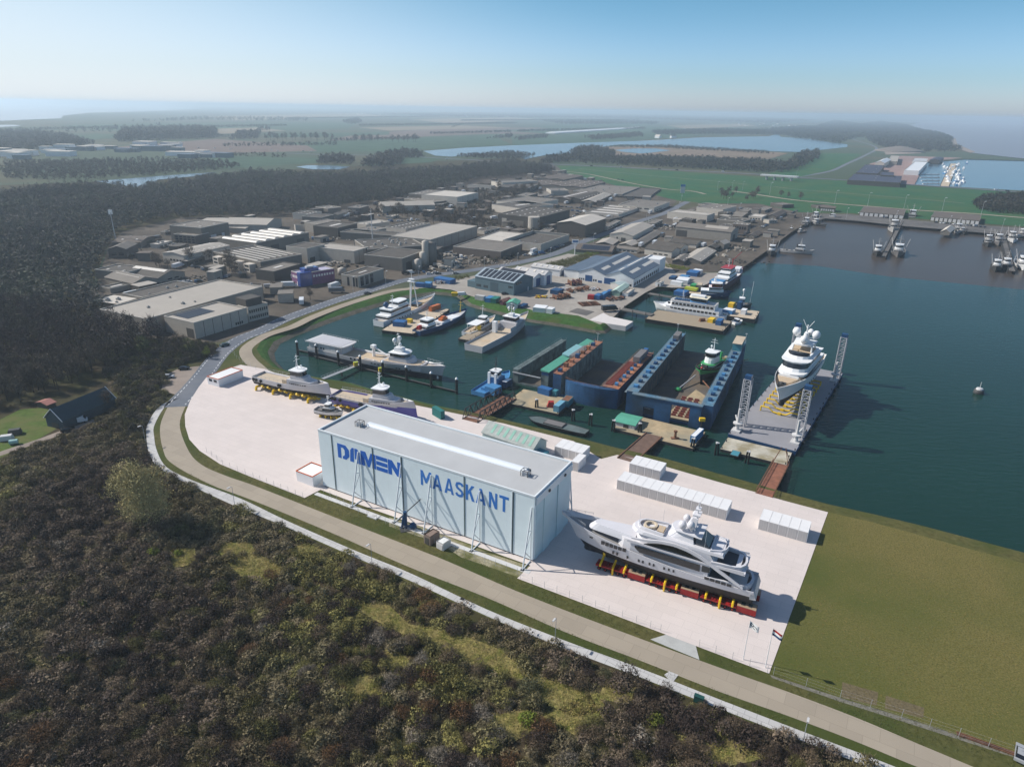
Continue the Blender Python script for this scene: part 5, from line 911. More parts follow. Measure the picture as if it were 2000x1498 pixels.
# landing pontoons, huts, bridges
lp1 = pontoon('H', ((560,812), (1050,942), (1205,800)), 'timber landing pontoon below the narrow dock', -4, WL + 1.1, M_ddeck, M_dgrey); lp2 = pontoon('I', ((80,1087), (868,1280), (990,1118)), 'timber landing pontoon in front of the largest dry dock', -4, WL + 1.1, M_ddeck, M_dgrey)
lp3 = pontoon('J', ((205,1318), (882,1442), (938,1318)), 'stained concrete landing pontoon at the foot of the yacht lift', -4, WL + 1.1, mat('stained_concrete', (.46, .43, .35), .9, .2, .25, big=(.2, (.28, .24, .15))), M_dgrey); zl = WL + 1.13
t = thing('hatch', 'dark square hatch on the stained landing pontoon', 'hatch', P(*q('J', 380,1330), zl), lp3.rotation_euler.z); MB().box(-2, 2, -1.4, 1.4, .01, .25).build('frame', M_dgrey, t); MB().box(-1.8, 1.8, -1.2, 1.2, .255, .32).build('cover', M_teal, t)
B_('I', (112,1000), (298,1058), (368,978), 1098, 'small white hut with bright green roof on the landing pontoon', M_lgrey, M_groof, 'gy', .5, (('dl', .3, .55, .8), ('wl', 2, .4, .8, .02, .26, M_white)), name='hut', cat='hut', z0=zl)
crate('I', ((848,1155), (890,1165), (975,1085)), 'blue-sided container with white roof on the landing pontoon', M_sky_b, z=zl, roofm=M_white); crate('H', ((830,690), (960,712), (1000,690)), 'blue container with open door at the landing pontoon edge', M_cont_b, z=zl); crate('H', ((985,715), (1030,722), (1055,705)), 'short teal container beside the blue container', M_teal, z=zl, h=2.2)
crate('H', ((1000,858), (1055,868), (1120,815)), 'light blue container at the corner of the landing pontoon', mat('container_lightblue', (.16, .36, .47), .5), z=zl); crate('H', ((1065,815), (1150,818), (1200,770)), 'rust-topped teal container behind the light blue one', M_teal, z=zl, roofm=M_rust)
crate('H', ((365,655), (430,700), (500,668)), 'big blue box store beside the tug', M_sky_b, z=zl - .6, h=3, name='box_store', cat='store'); crate('H', ((495,625), (540,635), (600,600)), 'navy box with white roof behind the tug', M_blueh, z=zl - .6, roofm=M_white, name='box_store', cat='store')
t = thing('bollard', 'rusty red double bollard on the pontoon before the dry dock', 'bollard', P(*q('I', 690,1180), zl)); MB().lathe([(.9, .01), (.5, .4), (.42, 2.4), (.7, 2.6), (.7, 3.0)], n=10).build('post', M_rust, t); MB().box(-1.4, 1.4, -.7, .7, .005, .3).build('foot', M_rust, t)
t = thing('red_machine', 'red machine beside the light blue container', 'machine', P(*q('H', 975,870), zl)); mb = MB(); mb.frust([(-1.4, -.9), (1.4, -.9), (1.4, .9), (-1.4, .9)], .1, [(-.8, -.9), (1.2, -.9), (1.2, .9), (-.8, .9)], 2.2); mb.build('body', M_red, t); MB().box(-1.6, 1.6, -1, 1, .0, .1).build('skid', M_dgrey, t)
t = thing('yellow_box', 'yellow box on top of the blue-sided container corner', 'box', P(*q('I', 945,1075), zl)); MB().box(-1, 1, -.6, .6, 2.7, 3.9).build('box', M_yellow, t); MB().box(-.2, .2, -.2, .2, 0, 2.7).build('stand', M_dgrey, t)
for k, (zn, x, y) in enumerate((('H', 1190, 1005), ('H', 1365, 1050), ('H', 835, 900), ('I', 90, 1110), ('I', 340, 1140), ('I', 860, 1290), ('J', 190, 1335), ('J', 495, 1420))):
 t = thing('dolphin_pile', ['pile cluster standing alone by the black barge stern', 'pile cluster standing alone behind the green-roofed hut', 'black pile at the timber pontoon edge near the truss bridge', 'black pile at the hut corner', 'black pile between hut and plank ramp', 'black pile at the blue-sided container', 'pile at the outer corner of the stained pontoon', 'pile midway along the stained pontoon'][k], 'pile', P(*q(zn, x, y), WL), k, 'pile clusters around the landing pontoons'); mb = MB()
 for j in range(3): a = j * 2.1; mb.tube((math.cos(a) * .9, math.sin(a) * .9, -3), (math.cos(a) * .4, math.sin(a) * .4, 4.2), .3, 7)
 mb.build('piles', M_black, t); mb = MB(); [mb.lathe([(.34, 4.2), (.34, 4.5)], (math.cos(j * 2.1) * .4, math.sin(j * 2.1) * .4, 0), 7) for j in range(3)]; mb.build('caps', M_lgrey, t)
def bridge(zn, a, b, za, zb, wd, label, kind, m, deckm):
 a, b = P(*q(zn, *a), za), P(*q(zn, *b), zb); d = b - a; Lg = math.hypot(d.x, d.y); o = thing('bridge' if kind == 'truss' else 'access_ramp', label, 'bridge' if kind == 'truss' else 'ramp', a, math.atan2(d.y, d.x)); s = (zb - za) / Lg; Z = lambda x: x * s
 mb = MB(); mb.frust([(0, -wd / 2), (Lg, -wd / 2), (Lg, wd / 2), (0, wd / 2)], [-.3, Z(Lg) - .3, Z(Lg) - .3, -.3], [(0, -wd / 2), (Lg, -wd / 2), (Lg, wd / 2), (0, wd / 2)], [.12, Z(Lg) + .12, Z(Lg) + .12, .12]); mb.build('deck', deckm, o)
 for sd in (-1, 1):
  y = sd * (wd / 2 + .15); mb = MB()
  if kind == 'truss':
   n = 8; H = 3.6
   for i in range(n):
    x0, x1 = Lg * i / n, Lg * (i + 1) / n; xm = (x0 + x1) / 2
    mb.tube((x0, y, Z(x0)), (xm, y, Z(xm) + H), .16, 5); mb.tube((xm, y, Z(xm) + H), (x1, y, Z(x1)), .16, 5); mb.tube((xm, y, Z(xm)), (xm, y, Z(xm) + H), .07, 4)
    if i < n - 1: mb.tube((xm, y, Z(xm) + H), (xm + Lg / n, y, Z(xm + Lg / n) + H), .22, 5)
   mb.tube((0, y, .05), (Lg, y, Z(Lg) + .05), .25, 6); mb.build('truss', m, o)
  elif kind == 'kerb': mb.frust([(0, y - .15), (Lg, y - .15), (Lg, y + .15), (0, y + .15)], [-.4, Z(Lg) - .4] * 1 + [Z(Lg) - .4, -.4], [(0, y - .15), (Lg, y - .15), (Lg, y + .15), (0, y + .15)], [.4, Z(Lg) + .4, Z(Lg) + .4, .4]); mb.build('kerb_beam', m, o)
  else:
   n = 9
   for i in range(n + 1):
    x = Lg * i / n; mb.tube((x, y, Z(x)), (x, y, Z(x) + 1.4), .07, 4)
    if i < n: mb.tube((x, y, Z(x)), (x + Lg / n, y, Z(x + Lg / n) + 1.4), .05, 4)
   mb.tube((0, y, 1.4), (Lg, y, Z(Lg) + 1.4), .09, 5); mb.tube((0, y, .7), (Lg, y, Z(Lg) + .7), .06, 5); mb.build('side_rail', m, o)
 o['len'] = Lg; return o
bridge('H', (188,1010), (572,780), .15, zl + .1, 6.0, 'dark steel truss bridge from the shore to the timber pontoon', 'truss', mat('truss_dark', (.035, .03, .028), .6, .1, 1), M_rust)
bridge('I', (212,1395), (485,1148), .15, zl + .1, 5.6, 'brown plank ramp with heavy kerbs leading to the dry dock pontoon', 'kerb', M_rust, mat('ramp_planks', (.15, .095, .07), .9, .25, .6, stripe=(0, .4, .25)))
o = bridge('O', (1472,424), (1580,222), .15, zl + .1, 4.6, 'rust-red gangway with lattice rails leading to the yacht lift', 'rail', M_rust, mat('ramp_rust', (.24, .10, .06), .9, .25, .5)); Lg = o['len']; mb = MB()
for y in (-2.4, 2.4): mb.tube((Lg - 1, y, -1), (Lg + .5, y * .25, 4.5), .12, 5); mb.tube((Lg + 2, y, -1), (Lg + .5, y * .25, 4.5), .12, 5)
mb.build('hoist_frame', M_rust, o)
# barge, blue tug, buoy
o, L = ship_at('H', (1330,1152), (757,1005), 'barge', 'long empty black barge moored beside the grassy shore', 'barge'); hull(o, L, 5.6, 1.5, 1.7, 1, M_black, M_black, mat('barge_deck', (.10, .13, .13), .8, .25, .3), bul=.15, sw=.75, tf=.8, bp=2); MB().box(-L * .12, L * .2, -2.0, 2.0, 1.4, 1.75).build('hatch', M_dgrey, o); MB().box(-L * .11, L * .19, -1.7, 1.7, 1.76, 1.8).build('hatch_cover', M_mgrey, o); rails(o, [(-L * .1, -2.1, 1.7), (L * .2, -2.1, 1.7)], M_dgrey, .8)
o, L = ship_at('H', (265,765), (572,585), 'tug', 'sky blue tug moored at the timber landing pontoon', 'tug'); B = 7.5; hull(o, L, B, 1.8, 3.4, 2, M_sky_b, M_blueh, M_sky_b, bul=.7, sw=.88, tf=.6, bp=2.4)
house(o, 'deckhouse', -L * .05, L * .25, 5, 4.4, 1, 1.4, 4.0, M_sky_b, .2, 0); house(o, 'wheelhouse', L * .0, L * .16, 4, 3.6, 1.2, 4.02, 6.6, M_white, 0, 0, (.45, .85), M_white, .2); mb = MB(); [mb.box(-L * .07, -L * .03, s * 1.6 - .5, s * 1.6 + .5, 1.4, 6.4) for s in (1, -1)]; mb.build('funnel', M_white, o); mast(o, L * .06, 6.8, 6, M_dgrey, arms=((.4, 1.2), (.6, 1), (.85, .8))); mb = MB(); mb.box(-L * .34, -L * .2, -1, 1, 1.2, 2.2); mb.build('towing_winch', M_sky_b, o)
t = thing('buoy', 'dark mooring buoy with white top floating alone in open water', 'buoy', P(1911,768, WL)); MB().lathe([(1.7, -1), (2.0, .2), (1.9, 1.6), (.4, 1.8)], n=16).build('float', M_dgrey, t, True); MB().lathe([(1.4, 1.62), (1.2, 2.3), (.2, 2.5)], n=12).build('cap', M_lgrey, t); mb = MB(); mb.tube((0, 0, 2.4), (0, 0, 5), .12, 6); mb.build('mast', M_lgrey, t)
# -- east piers: barge, ferry, ships
eb = pontoon('D', ((300,1312), (1062,1432), (1150,1335)), 'wide flat barge with plank deck beside the white ferry', -4, WL + 2.2, M_plank, M_black); ze = WL + 2.24
crate('D', ((905,1315), (960,1322), (990,1300)), 'yellow skip on the plank barge', M_yellow, z=ze, h=1.9, name='skip', cat='skip', ribs=False); crate('D', ((990,1325), (1040,1335), (1068,1310)), 'blue container on the plank barge', M_cont_b, z=ze)
t = thing('winch', 'rusty winch beside the yellow skip', 'winch', P(*q('D', 855,1335), ze), .3); MB().tube((-1.5, 0, .9), (1.5, 0, .9), .8, 10).build('drum', M_rust, t); MB().box(-1.8, 1.8, -1, 1, .01, .3).build('frame', M_rust, t)
o, L = ship_at('D', (1085,1330), (375,1225), 'ferry', 'white passenger ferry with two rows of square windows', 'ferry'); B = 11
hull(o, L, B, 3.2, 5.4, 2, M_white, M_navy, M_white, bul=.8, sw=.9, tf=.7, bp=2); house(o, 'lower_saloon', -L * .42, L * .34, 9.6, 9.4, 2, 2.5, 5.4, M_white); house(o, 'upper_saloon', -L * .36, L * .26, 9.4, 9, 2, 5.42, 8.1, M_white, .3, 0)
ports(o, [-L * .32 + i * L * .052 for i in range(12)], 4.74, 7.0, 1.5, 1.1); ports(o, [-L * .36 + i * L * .052 for i in range(12)], 4.84, 4.2, 1.5, 1.1)
MB().prism(plan(-L * .36, L * .26, 9.7, 9.3, 2), 8.11, 8.3).build('top_deck', M_pgrey, o); rails(o, [(-L * .36, -4.7, 8.3), (L * .22, -4.5, 8.3)]); rails(o, [(-L * .36, 4.7, 8.3), (L * .22, 4.5, 8.3)]); house(o, 'bridge', -L * .24, L * .0, 7, 6, 2, 8.31, 11.2, M_sky_b, .4, .4, (.35, .8), mat('cream_top', (.72, .66, .5), .6), .8); house(o, 'casing', -L * .2, L * .0, 4, 4, 1, 11.5, 12.4, M_white); mast(o, L * .1, 8.3, 6, M_white)
for i in range(6): MB().box(L * (.0 + .035 * i), L * (.0 + .035 * i) + 1.2, -2, 2, 8.31, 8.9).build('bench', M_blueh, o)
o, L = ship_at('D', (640,1080), (1135,1118), 'survey_ship', 'white survey ship with red bridge band behind the ferry', 'ship'); B = 9; hull(o, L, B, 2.6, 5.2, 2, M_blueh, M_navy, M_tan, bul=.8, sw=.85, tf=.6); house(o, 'deckhouse', -L * .1, L * .36, 8, 6, 2, 2, 5, M_white, .5, 0, (.5, .72)); house(o, 'upper_house', L * .05, L * .33, 7, 5.6, 2, 5.02, 7.2, M_white, .5, 0, (.4, .75)); house(o, 'bridge', L * .1, L * .31, 6.4, 5.4, 2, 7.22, 9.4, M_red, .3, 0, (.25, .7), M_white, .4); mast(o, L * .18, 9.7, 6, M_white, domes=((-1, 1.4, 1.2, .6),))
o, L = ship_at('D', (975,1040), (1232,880), 'supply_ship', 'blue and maroon supply ship nosing along the quay with red wheelhouse top', 'ship'); B = 11; hull(o, L, B, 4.2, 6.4, 2, M_maroon, M_navy, M_white, bul=1, sw=.9, tf=.62); house(o, 'deckhouse', -L * .3, L * .1, 9, 8, 1.5, 3.2, 6.4, M_white, 0, 0, (.45, .7)); house(o, 'upper_house', -L * .22, L * .06, 7.6, 7, 1.5, 6.42, 9, M_white, 0, 0, (.4, .7)); house(o, 'bridge', -L * .16, L * .04, 6.6, 6, 1.5, 9.02, 11.2, M_white, 0, 0, (.35, .75), M_red, .5); mast(o, -L * .06, 11.5, 6, M_white); MB().box(-L * .49, -L * .36, -4.2, 4.2, 3.2, 6.2).build('blue_stern_house', M_sky_b, o); mb = MB(); mb.tube((L * .2, 2, 5), (L * .2, 2, 14), .3, 6); mb.tube((L * .2, 2, 13), (L * .4, 0, 17), .2, 6); mb.build('crane', M_red, o); house(o, 'fore_house', L * .22, L * .4, 6, 4, 1, 5.2, 7, M_white)
wb = pontoon('D', ((1060,1262), (1372,1318), (1418,1240)), 'dark work barge with tan deck, blue hut and white box', -4, WL + 2.4, M_tan, M_dgrey); zb = WL + 2.44
crate('D', ((1232,1225), (1280,1232), (1300,1212)), 'white box container on the dark work barge', M_white, z=zb); crate('D', ((1195,1150), (1235,1155), (1260,1140)), 'tall blue hut on the dark work barge', M_blueh, z=zb, h=4.2, name='hut', cat='hut'); crate('D', ((1110,1160), (1160,1168), (1182,1152)), 'yellow container behind the blue hut', M_yellow, z=zb); crate('D', ((1065,1212), (1150,1235), (1185,1215)), 'blue and white low cabin on the dark work barge', M_sky_b, z=zb, h=2.2, name='cabin', cat='cabin', roofm=M_white)
o, L = ship_at('D', (1180,1190), (1335,1205), 'workboat', 'grey workboat with white radome and tall aerial beyond the work barge', 'workboat'); hull(o, L, 7, 1.8, 2.8, 1.5, M_dgrey, M_dgrey, M_tan, bul=.6, sw=.9); house(o, 'wheelhouse', -L * .3, L * .05, 4.4, 4, 1, 1.3, 5.4, M_white, .2, 0, (.5, .8), M_white, .2); mast(o, -L * .1, 5.6, 4, M_white, domes=((0, 0, 4.6, .8),)); MB().tube((L * .36, 0, 2), (L * .42, 0, 16), .08, 5).build('aerial', M_white, o)
o, L = ship_at('D', (1150,1365), (1240,1352), 'launch', 'small white launch tied to the end of the plank barge', 'launch'); hull(o, L, 4.6, 1.3, 2.0, 1, M_white, M_black, M_lgrey, bul=.5, sw=.9, n=12); house(o, 'cabin', -L * .15, L * .2, 3.2, 2.8, .8, 1, 2.6, M_blueh, .5, .1, (.3, .8), M_white, .1)
jetty('D', (75,1215), (372,1272), 5, 'grey pier joining the yard to the plank barge', pile=8); jetty('D', (335,1062), (560,1100), 4, 'blue-grey pier in front of the ferry bow', pile=8); crate('D', ((570,1045), (690,1058), (732,1035)), 'dark blue container at the head of the pier', M_cont_b, z=-.4)
# slipway, rip-rap ramp
t = thing('slipway', 'white concrete slip jutting into the water from the yard', 'slipway', (0, 0, 0)); pts = [P(*q('G', *p), .2) for p in ((1505,722), (1640,655), (1700,688), (1932,738), (1858,785), (1690,760))]; mb = MB(); mb.prism([(p.x, p.y) for p in pts], -3.5, .2); mb.build('slab', mat('slip_white', (.62, .58, .55), .8, .05, .3), t)
t = thing('patch', 'dark square steel plate set in the yard concrete', 'steel plate', P(*q('G', 1430,640)), .2); pts = [P(*q('G', *p), 0) for p in ((1300,645), (1385,610), (1555,645), (1475,685))]; mb = MB(); c0 = t.location.copy(); t.rotation_euler = (0, 0, 0); mb.prism([(p.x - c0.x, p.y - c0.y) for p in pts], .062, .1); mb.build('plate', M_quay, t)
# -- yard containers and huts
for a in (('G', ((388,482), (470,497), (497,486)), 'pale grey container, first in the line of boxes above the bank', M_pgrey), ('G', ((486,507), (538,515), (580,490)), 'sky blue container beside the pale grey one', M_sky_b), ('G', ((536,512), (592,522), (640,496)), 'green container beside the sky blue one', mat('container_green', (.02, .17, .13), .5)), ('G', ((806,582), (850,590), (906,565)), 'low navy skip after the white gabled cabin', M_blueh), ('G', ((960,592), (1072,612), (1100,582)), 'long white site hut with pale green side', M_white), ('G', ((1080,612), (1140,622), (1172,602)), 'short white site hut', M_white), ('G', ((1125,427), (1200,442), (1252,420)), 'navy open bin in the yard middle', M_blueh), ('G', ((1484,482), (1545,488), (1560,476)), 'bright red container in the yard middle', M_red), ('G', ((1548,482), (1602,490), (1640,468)), 'blue container right beside the bright red one', M_cont_b), ('G', ((1600,472), (1640,478), (1690,446)), 'light blue container behind the blue one', M_sky_b), ('G', ((1672,440), (1700,446), (1728,428)), 'small blue container near the white workshop', M_cont_b),
 ('B', ((1560,958), (1642,970), (1660,958)), 'blue container at the road end of the yard', M_cont_b), ('B', ((1640,960), (1700,970), (1722,948)), 'blue container standing next to the road-end one', M_sky_b), ('B', ((1740,908), (1890,938), (1948,920)), 'long blue open container with scrap', M_cont_b),
 ('D', ((545,945), (655,960), (675,950)), 'white container at the lower corner of the quay stack', M_white), ('D', ((610,918), (715,942), (742,910)), 'white container with rusty edge behind the lower one', M_white), ('D', ((640,890), (715,905), (740,890)), 'blue-topped container in the quay stack', M_sky_b), ('D', ((705,853), (805,868), (840,842)), 'long blue container near the flagpoles', M_cont_b), ('D', ((770,830), (840,843), (864,833)), 'white container behind the long blue one', M_white), ('D', ((535,902), (582,912), (617,892)), 'navy skip beside the quay stack', M_blueh), ('D', ((745,975), (790,985), (815,968)), 'small green tank box on the quay', M_greenp), ('D', ((800,975), (850,985), (862,962)), 'tan box on the quay', M_tan), ('D', ((690,1000), (800,1022), (822,1010)), 'lime flat rack on the quay edge', mat('lime', (.4, .45, .05), .6))):
 lo = 'skip' in a[2] or 'flat rack' in a[2]; crate(*a[:2], a[2], a[3], z=.07, h=1.5 if lo else 2.6, name='skip' if 'skip' in a[2] else 'site_hut' if 'hut' in a[2] else 'container', cat='skip' if 'skip' in a[2] else 'hut' if 'hut' in a[2] else 'container')
B_('G', (700,558), (800,572), (832,540), 600, 'white gabled cabin with green roof above the bank', M_yw, M_groof, 'gx', 1.2, (('dl', .3, .6, .8),), name='cabin', cat='cabin', z0=.07, h=2.4); B_('G', (630,538), (662,545), (735,520), 580, 'low cabin with rust-red roof beside the green container', M_maroon, mat('roof_rust', (.35, .15, .12), .8, .15, .6), 'gx', .8, name='cabin', cat='cabin', z0=.07, h=2.2)
B_('G', (1730,440), (1800,455), (1890,390), 495, 'pale green round-topped hut near the white workshop', mat('hut_green', (.25, .38, .31), .6), mat('hut_green_roof', (.42, .55, .47), .6), 'gx', 1.2, name='hut', cat='hut', z0=.07); B_('G', (1835,455), (1880,470), (1942,425), 497, 'small white hut with windows beside the green hut', M_yw, 'w', ops=(('wr', 4, .4, .7, .1, .9),), name='hut', cat='hut', z0=.07); B_('D', (400,958), (450,965), (485,945), 998, 'small white gatehouse by the ferry piers', M_yw, 'w', ops=(('wr', 2, .4, .7, .1, .9), ('dl', .2, .5, .7)), name='gatehouse', cat='hut', z0=.07); B_('G', (1670,370), (1800,392), (1890,378), 0, 'grey lean-to roof below the white workshop', M_pgrey, mat('leanto_roof', (.38, .46, .46), .7), 'gx', 1, name='shed', cat='shed', h=3, z0=.07)
def stack(zn, x, y, lab, m, lx, ly, hz, kind, rot, n=14, cat='steel stack'):
 t = thing('steel_stack', lab, cat, P(*q(zn, x, y), .07), rot); rr = random.Random(int(x + y)); mb = MB()
 for i in range(n):
  if kind == 'grid': mb.box(-lx / 2, lx / 2, -ly / 2 + ly * i / n, -ly / 2 + ly * i / n + .25, .02 + .3 * (i % 2), .3 + .3 * (i % 2))
  else:
   a = Vector((rr.uniform(-lx, lx) / 2, rr.uniform(-ly, ly) / 2, .02 + rr.random() * hz)); k = rr.uniform(.5, 1.6)
   if rr.random() < .5: mb.box(a.x - k, a.x + k, a.y - .3, a.y + .3, a.z, a.z + .5)
   else: mb.box(a.x - .3, a.x + .3, a.y - k, a.y + k, a.z, a.z + .45)
 mb.build('beams', m, t)
 mb = MB(); [mb.box(-lx / 2 + lx * f - .15, -lx / 2 + lx * f + .15, -ly / 2, ly / 2, 0, .3 + (hz if kind != 'grid' else .4)) for f in (.1, .5, .9)]; mb.build('rack', M_rust, t)
stack('G', 1230, 510, 'rusty lattice frames stacked in the yard front', M_rust, 12, 5, 2.2, 'x', .5, 40); stack('G', 1400, 440, 'long row of rusty steel frames behind the stacked frames', M_rust, 16, 4, 1.8, 'x', .6, 40); stack('G', 1500, 570, 'flat rusty grating laid on the yard', M_rust, 12, 8, .2, 'grid', .3, 12); stack('G', 1755, 525, 'dark rusty beams beside the green hut', mat('dark_rust', (.09, .045, .035), .9, .3, 1), 12, 4, 1.2, 'x', .5, 30); stack('G', 1360, 380, 'maroon steel structure near the white workshop', M_maroon, 9, 6, 2.8, 'x', .4, 30); stack('G', 1030, 505, 'pile of yellow steel brackets', M_yellow, 7, 3, .8, 'x', .2, 12); stack('G', 1270, 430, 'heap of pale pipes beside the navy bin', M_lgrey, 6, 5, .8, 'x', .2, 20); stack('G', 60, 365, 'heap of white scrap under the long blue container', M_lgrey, 9, 4, 1.2, 'x', .1, 26, 'scrap heap'); stack('G', 1560, 430, 'heap of pale plates behind the containers', M_lgrey, 6, 4, 1, 'x', .3, 16)
# ---------------------------------------------------------------- the big hall on the pad
HW, HD, HH = 70.5, 20.8, 18.85
hall = thing('shipyard_hall', 'huge pale blue-white hall with blue lettering and slanted braces on its long wall', 'hall', (hall_a.x, hall_a.y, 0), HALL_ANG)
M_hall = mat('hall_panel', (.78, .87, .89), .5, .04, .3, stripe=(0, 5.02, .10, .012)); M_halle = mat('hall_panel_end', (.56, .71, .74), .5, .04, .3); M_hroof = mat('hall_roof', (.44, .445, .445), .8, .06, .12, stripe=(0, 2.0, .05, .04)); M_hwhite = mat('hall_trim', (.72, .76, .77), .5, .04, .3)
M_logo = mat('logo_blue', (.018, .13, .52), .5, .06, .3); M_logo2 = mat('logo_blue_light', (.045, .19, .56), .5, .06, .3); M_jt = mat('joint_dark', (.10, .14, .15), .6); M_mem = mat('rooflight_long', (.72, .76, .79), .35, .05, .2, stripe=(0, 1.0, .05, .06)); M_brace = mat('brace_white', (.66, .70, .72), .5, .05, .5)
mb = MB(); mb.prism([(0, 0), (HW, 0), (HW, HD), (0, HD)], .5, HH, cap=False, base=False); wo = mb.build('wall', M_hall, hall); MB().prism([(.25, .25), (HW - .25, .25), (HW - .25, HD - .25), (.25, HD - .25)], 0, .52).build('plinth', M_quay, hall)
MB().frust([(.3, .3), (HW - .3, .3), (HW - .3, HD - .3), (.3, HD - .3)], HH - .9, [(.3, .3), (HW - .3, .3), (HW - .3, HD - .3), (.3, HD - .3)], [HH - .55, HH - .55, HH - .5, HH - .5]).build('roof', M_hroof, hall)
mb = MB(); t = .3
for x0, x1, y0, y1 in ((-.08, HW + .08, -.08, t), (-.08, HW + .08, HD - t, HD + .08), (-.08, t, t, HD - t), (HW - t, HW + .08, t, HD - t)): mb.box(x0, x1, y0, y1, HH - .45, HH + .05)
mb.build('parapet', M_hwhite, hall)
for x in (5.05, 20.05, 30.1, 50.2, 64.6): MB().box(x - .16, x + .16, -.10, .02, .6, HH - .5).build('seam', M_jt, hall)
for x in (30.1, 64.6): MB().box(x - .3, x - .17, -.2, -.02, .3, HH - .5).build('downpipe', M_brace, hall)
mb = MB(); rg = []
for j in range(9):
 a = math.pi * j / 8; rg.append([(9.5, HD * .52 - math.cos(a) * 1.25, HH - .5 + math.sin(a) * .75), (62.5, HD * .52 - math.cos(a) * 1.25, HH - .5 + math.sin(a) * .75)])
mb.loft(rg); mb.add([r[0] for r in rg], [tuple(range(9))]); mb.add([r[1] for r in rg], [tuple(range(8, -1, -1))]); mb.build('rooflight', M_mem, hall, True)
for x in (8.0, 63.2):
 y = HD * .42; mb = MB(); mb.box(x - .8, x + .8, y - .7, y + .7, HH - .54, HH + .55); o = mb.build('roof_fan', M_steel, hall); mb = MB(); mb.path([(x - 1, y - .9, HH - .5), (x - 1, y - .9, HH + 1), (x + 1, y - .9, HH + 1), (x + 1, y - .9, HH - .5)], .09, 5); mb.path([(x - 1, y + .9, HH - .5), (x - 1, y + .9, HH + 1), (x + 1, y + .9, HH + 1), (x + 1, y + .9, HH - .5)], .09, 5); mb.tube((x - 1, y - .9, HH + 1), (x - 1, y + .9, HH + 1), .09, 5); mb.tube((x + 1, y - .9, HH + 1), (x + 1, y + .9, HH + 1), .09, 5); mb.build('guard', M_dgrey, o)
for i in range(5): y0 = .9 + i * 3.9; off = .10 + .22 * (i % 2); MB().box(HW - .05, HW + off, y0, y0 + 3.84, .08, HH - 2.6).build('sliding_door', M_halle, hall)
MB().box(HW + .01, HW + .42, .3, HD - .1, HH - 2.58, HH - .5).build('door_fascia', M_hwhite, hall)
for y in (6.5, 15.5): MB().box(HW + .43, HW + .75, y, y + .7, HH - 1.9, HH - 1.3).build('flood_light', M_dgrey, hall)
for x in (14.97, 30.0, 39.9, 55.0, 70.0):   # slanted braces, foot 4.2 m out
 mb = MB(); x = x if x < 69 else x - .1; ft = (x, -4.2, .15); tp = (x, -.25, 15.8); at = lambda k: (x, -4.2 + 3.95 * k, .15 + 15.65 * k)
 mb.tube(ft, tp, .2, 6); mb.tube((x, -.25, .6), (x, -.25, 15.6), .12, 5); mb.tube(at(.28), (x, -.25, 9.0), .13, 5); mb.tube(at(.28), (x, -.25, 1.2), .13, 5); mb.tube(at(.62), (x, -.25, 9.0), .12, 5); mb.tube(ft, (x, -.25, .35), .16, 5); mb.box(x - .5, x + .5, -4.7, -3.8, .0, .16); mb.build('brace', M_brace, hall)
mb = MB(); mb.tube((HW - .3, HD + 3, .15), (HW - .3, HD + .3, 14), .2, 6); mb.tube((HW - .3, HD + 3, .15), (HW - .3, HD + .3, .4), .15, 5); mb.tube((HW - .3, HD + 2.2, 4), (HW - .3, HD + .3, 7.5), .13, 5); mb.build('brace', M_brace, hall)
LET = {'D': [[(0,0),(.30,0),(.30,.78),(.50,.78),(.62,.64),(.62,.34),(.52,.20),(.42,.20),(.42,0),(.72,0),(1,.28),(1,.74),(.72,1),(0,1)]],
 'A': [[(0,0),(.36,0),(.42,1),(.26,1),(.08,.8)], [(.46,.26),(.64,.26),(.66,0),(1,0),(.92,.8),(.74,1),(.49,1)]], 'M': [[(0,0),(.25,0),(.25,.58),(.44,0),(.57,0),(.75,.58),(.75,0),(1,0),(1,1),(.68,1),(.505,.45),(.33,1),(0,1)]],
 'E': [[(0,.74),(1,.74),(1,1),(0,1)],[(0,.37),(1,.37),(1,.63),(0,.63)],[(0,0),(1,0),(1,.26),(0,.26)]], 'N': [[(0,0),(.28,0),(.28,.52),(.68,0),(1,0),(1,1),(.72,1),(.72,.48),(.32,1),(0,1)]],
 'a': [[(0,0),(.24,0),(.5,.82),(.5,1),(.38,1)],[(.76,0),(1,0),(.62,1),(.505,1),(.505,.82)],[(.318,.2),(.682,.2),(.64,.345),(.36,.345)]], 'm': [[(0,0),(.20,0),(.20,.62),(.42,.2),(.58,.2),(.80,.62),(.80,0),(1,0),(1,1),(.80,1),(.5,.48),(.20,1),(0,1)]],
 'k': [[(0,0),(.26,0),(.26,.33),(.40,.50),(.70,0),(1,0),(.58,.66),(.97,1),(.67,1),(.26,.60),(.26,1),(0,1)]], 'n': [[(0,0),(.25,0),(.25,.62),(.72,0),(1,0),(1,1),(.75,1),(.75,.38),(.28,1),(0,1)]], 't': [[(.37,0),(.63,0),(.63,.83),(1,.83),(1,1),(0,1),(0,.83),(.37,.83)]]}
def s_letter():
 c = [(.92,.76),(.80,.88),(.5,.915),(.22,.87),(.12,.73),(.22,.60),(.5,.51),(.78,.42),(.88,.27),(.78,.13),(.5,.085),(.2,.12),(.08,.25)]; L_ = []; R_ = []
 for i, p in enumerate(c):
  a, b = c[max(0, i - 1)], c[min(len(c) - 1, i + 1)]; dx, dy = (b[0] - a[0]) * .55, b[1] - a[1]; n_ = math.hypot(dx, dy) or 1; k = .085
  L_.append((p[0] - dy / n_ * k / .55, p[1] + dx / n_ * k)); R_.append((p[0] + dy / n_ * k / .55, p[1] - dx / n_ * k))
 return L_, R_
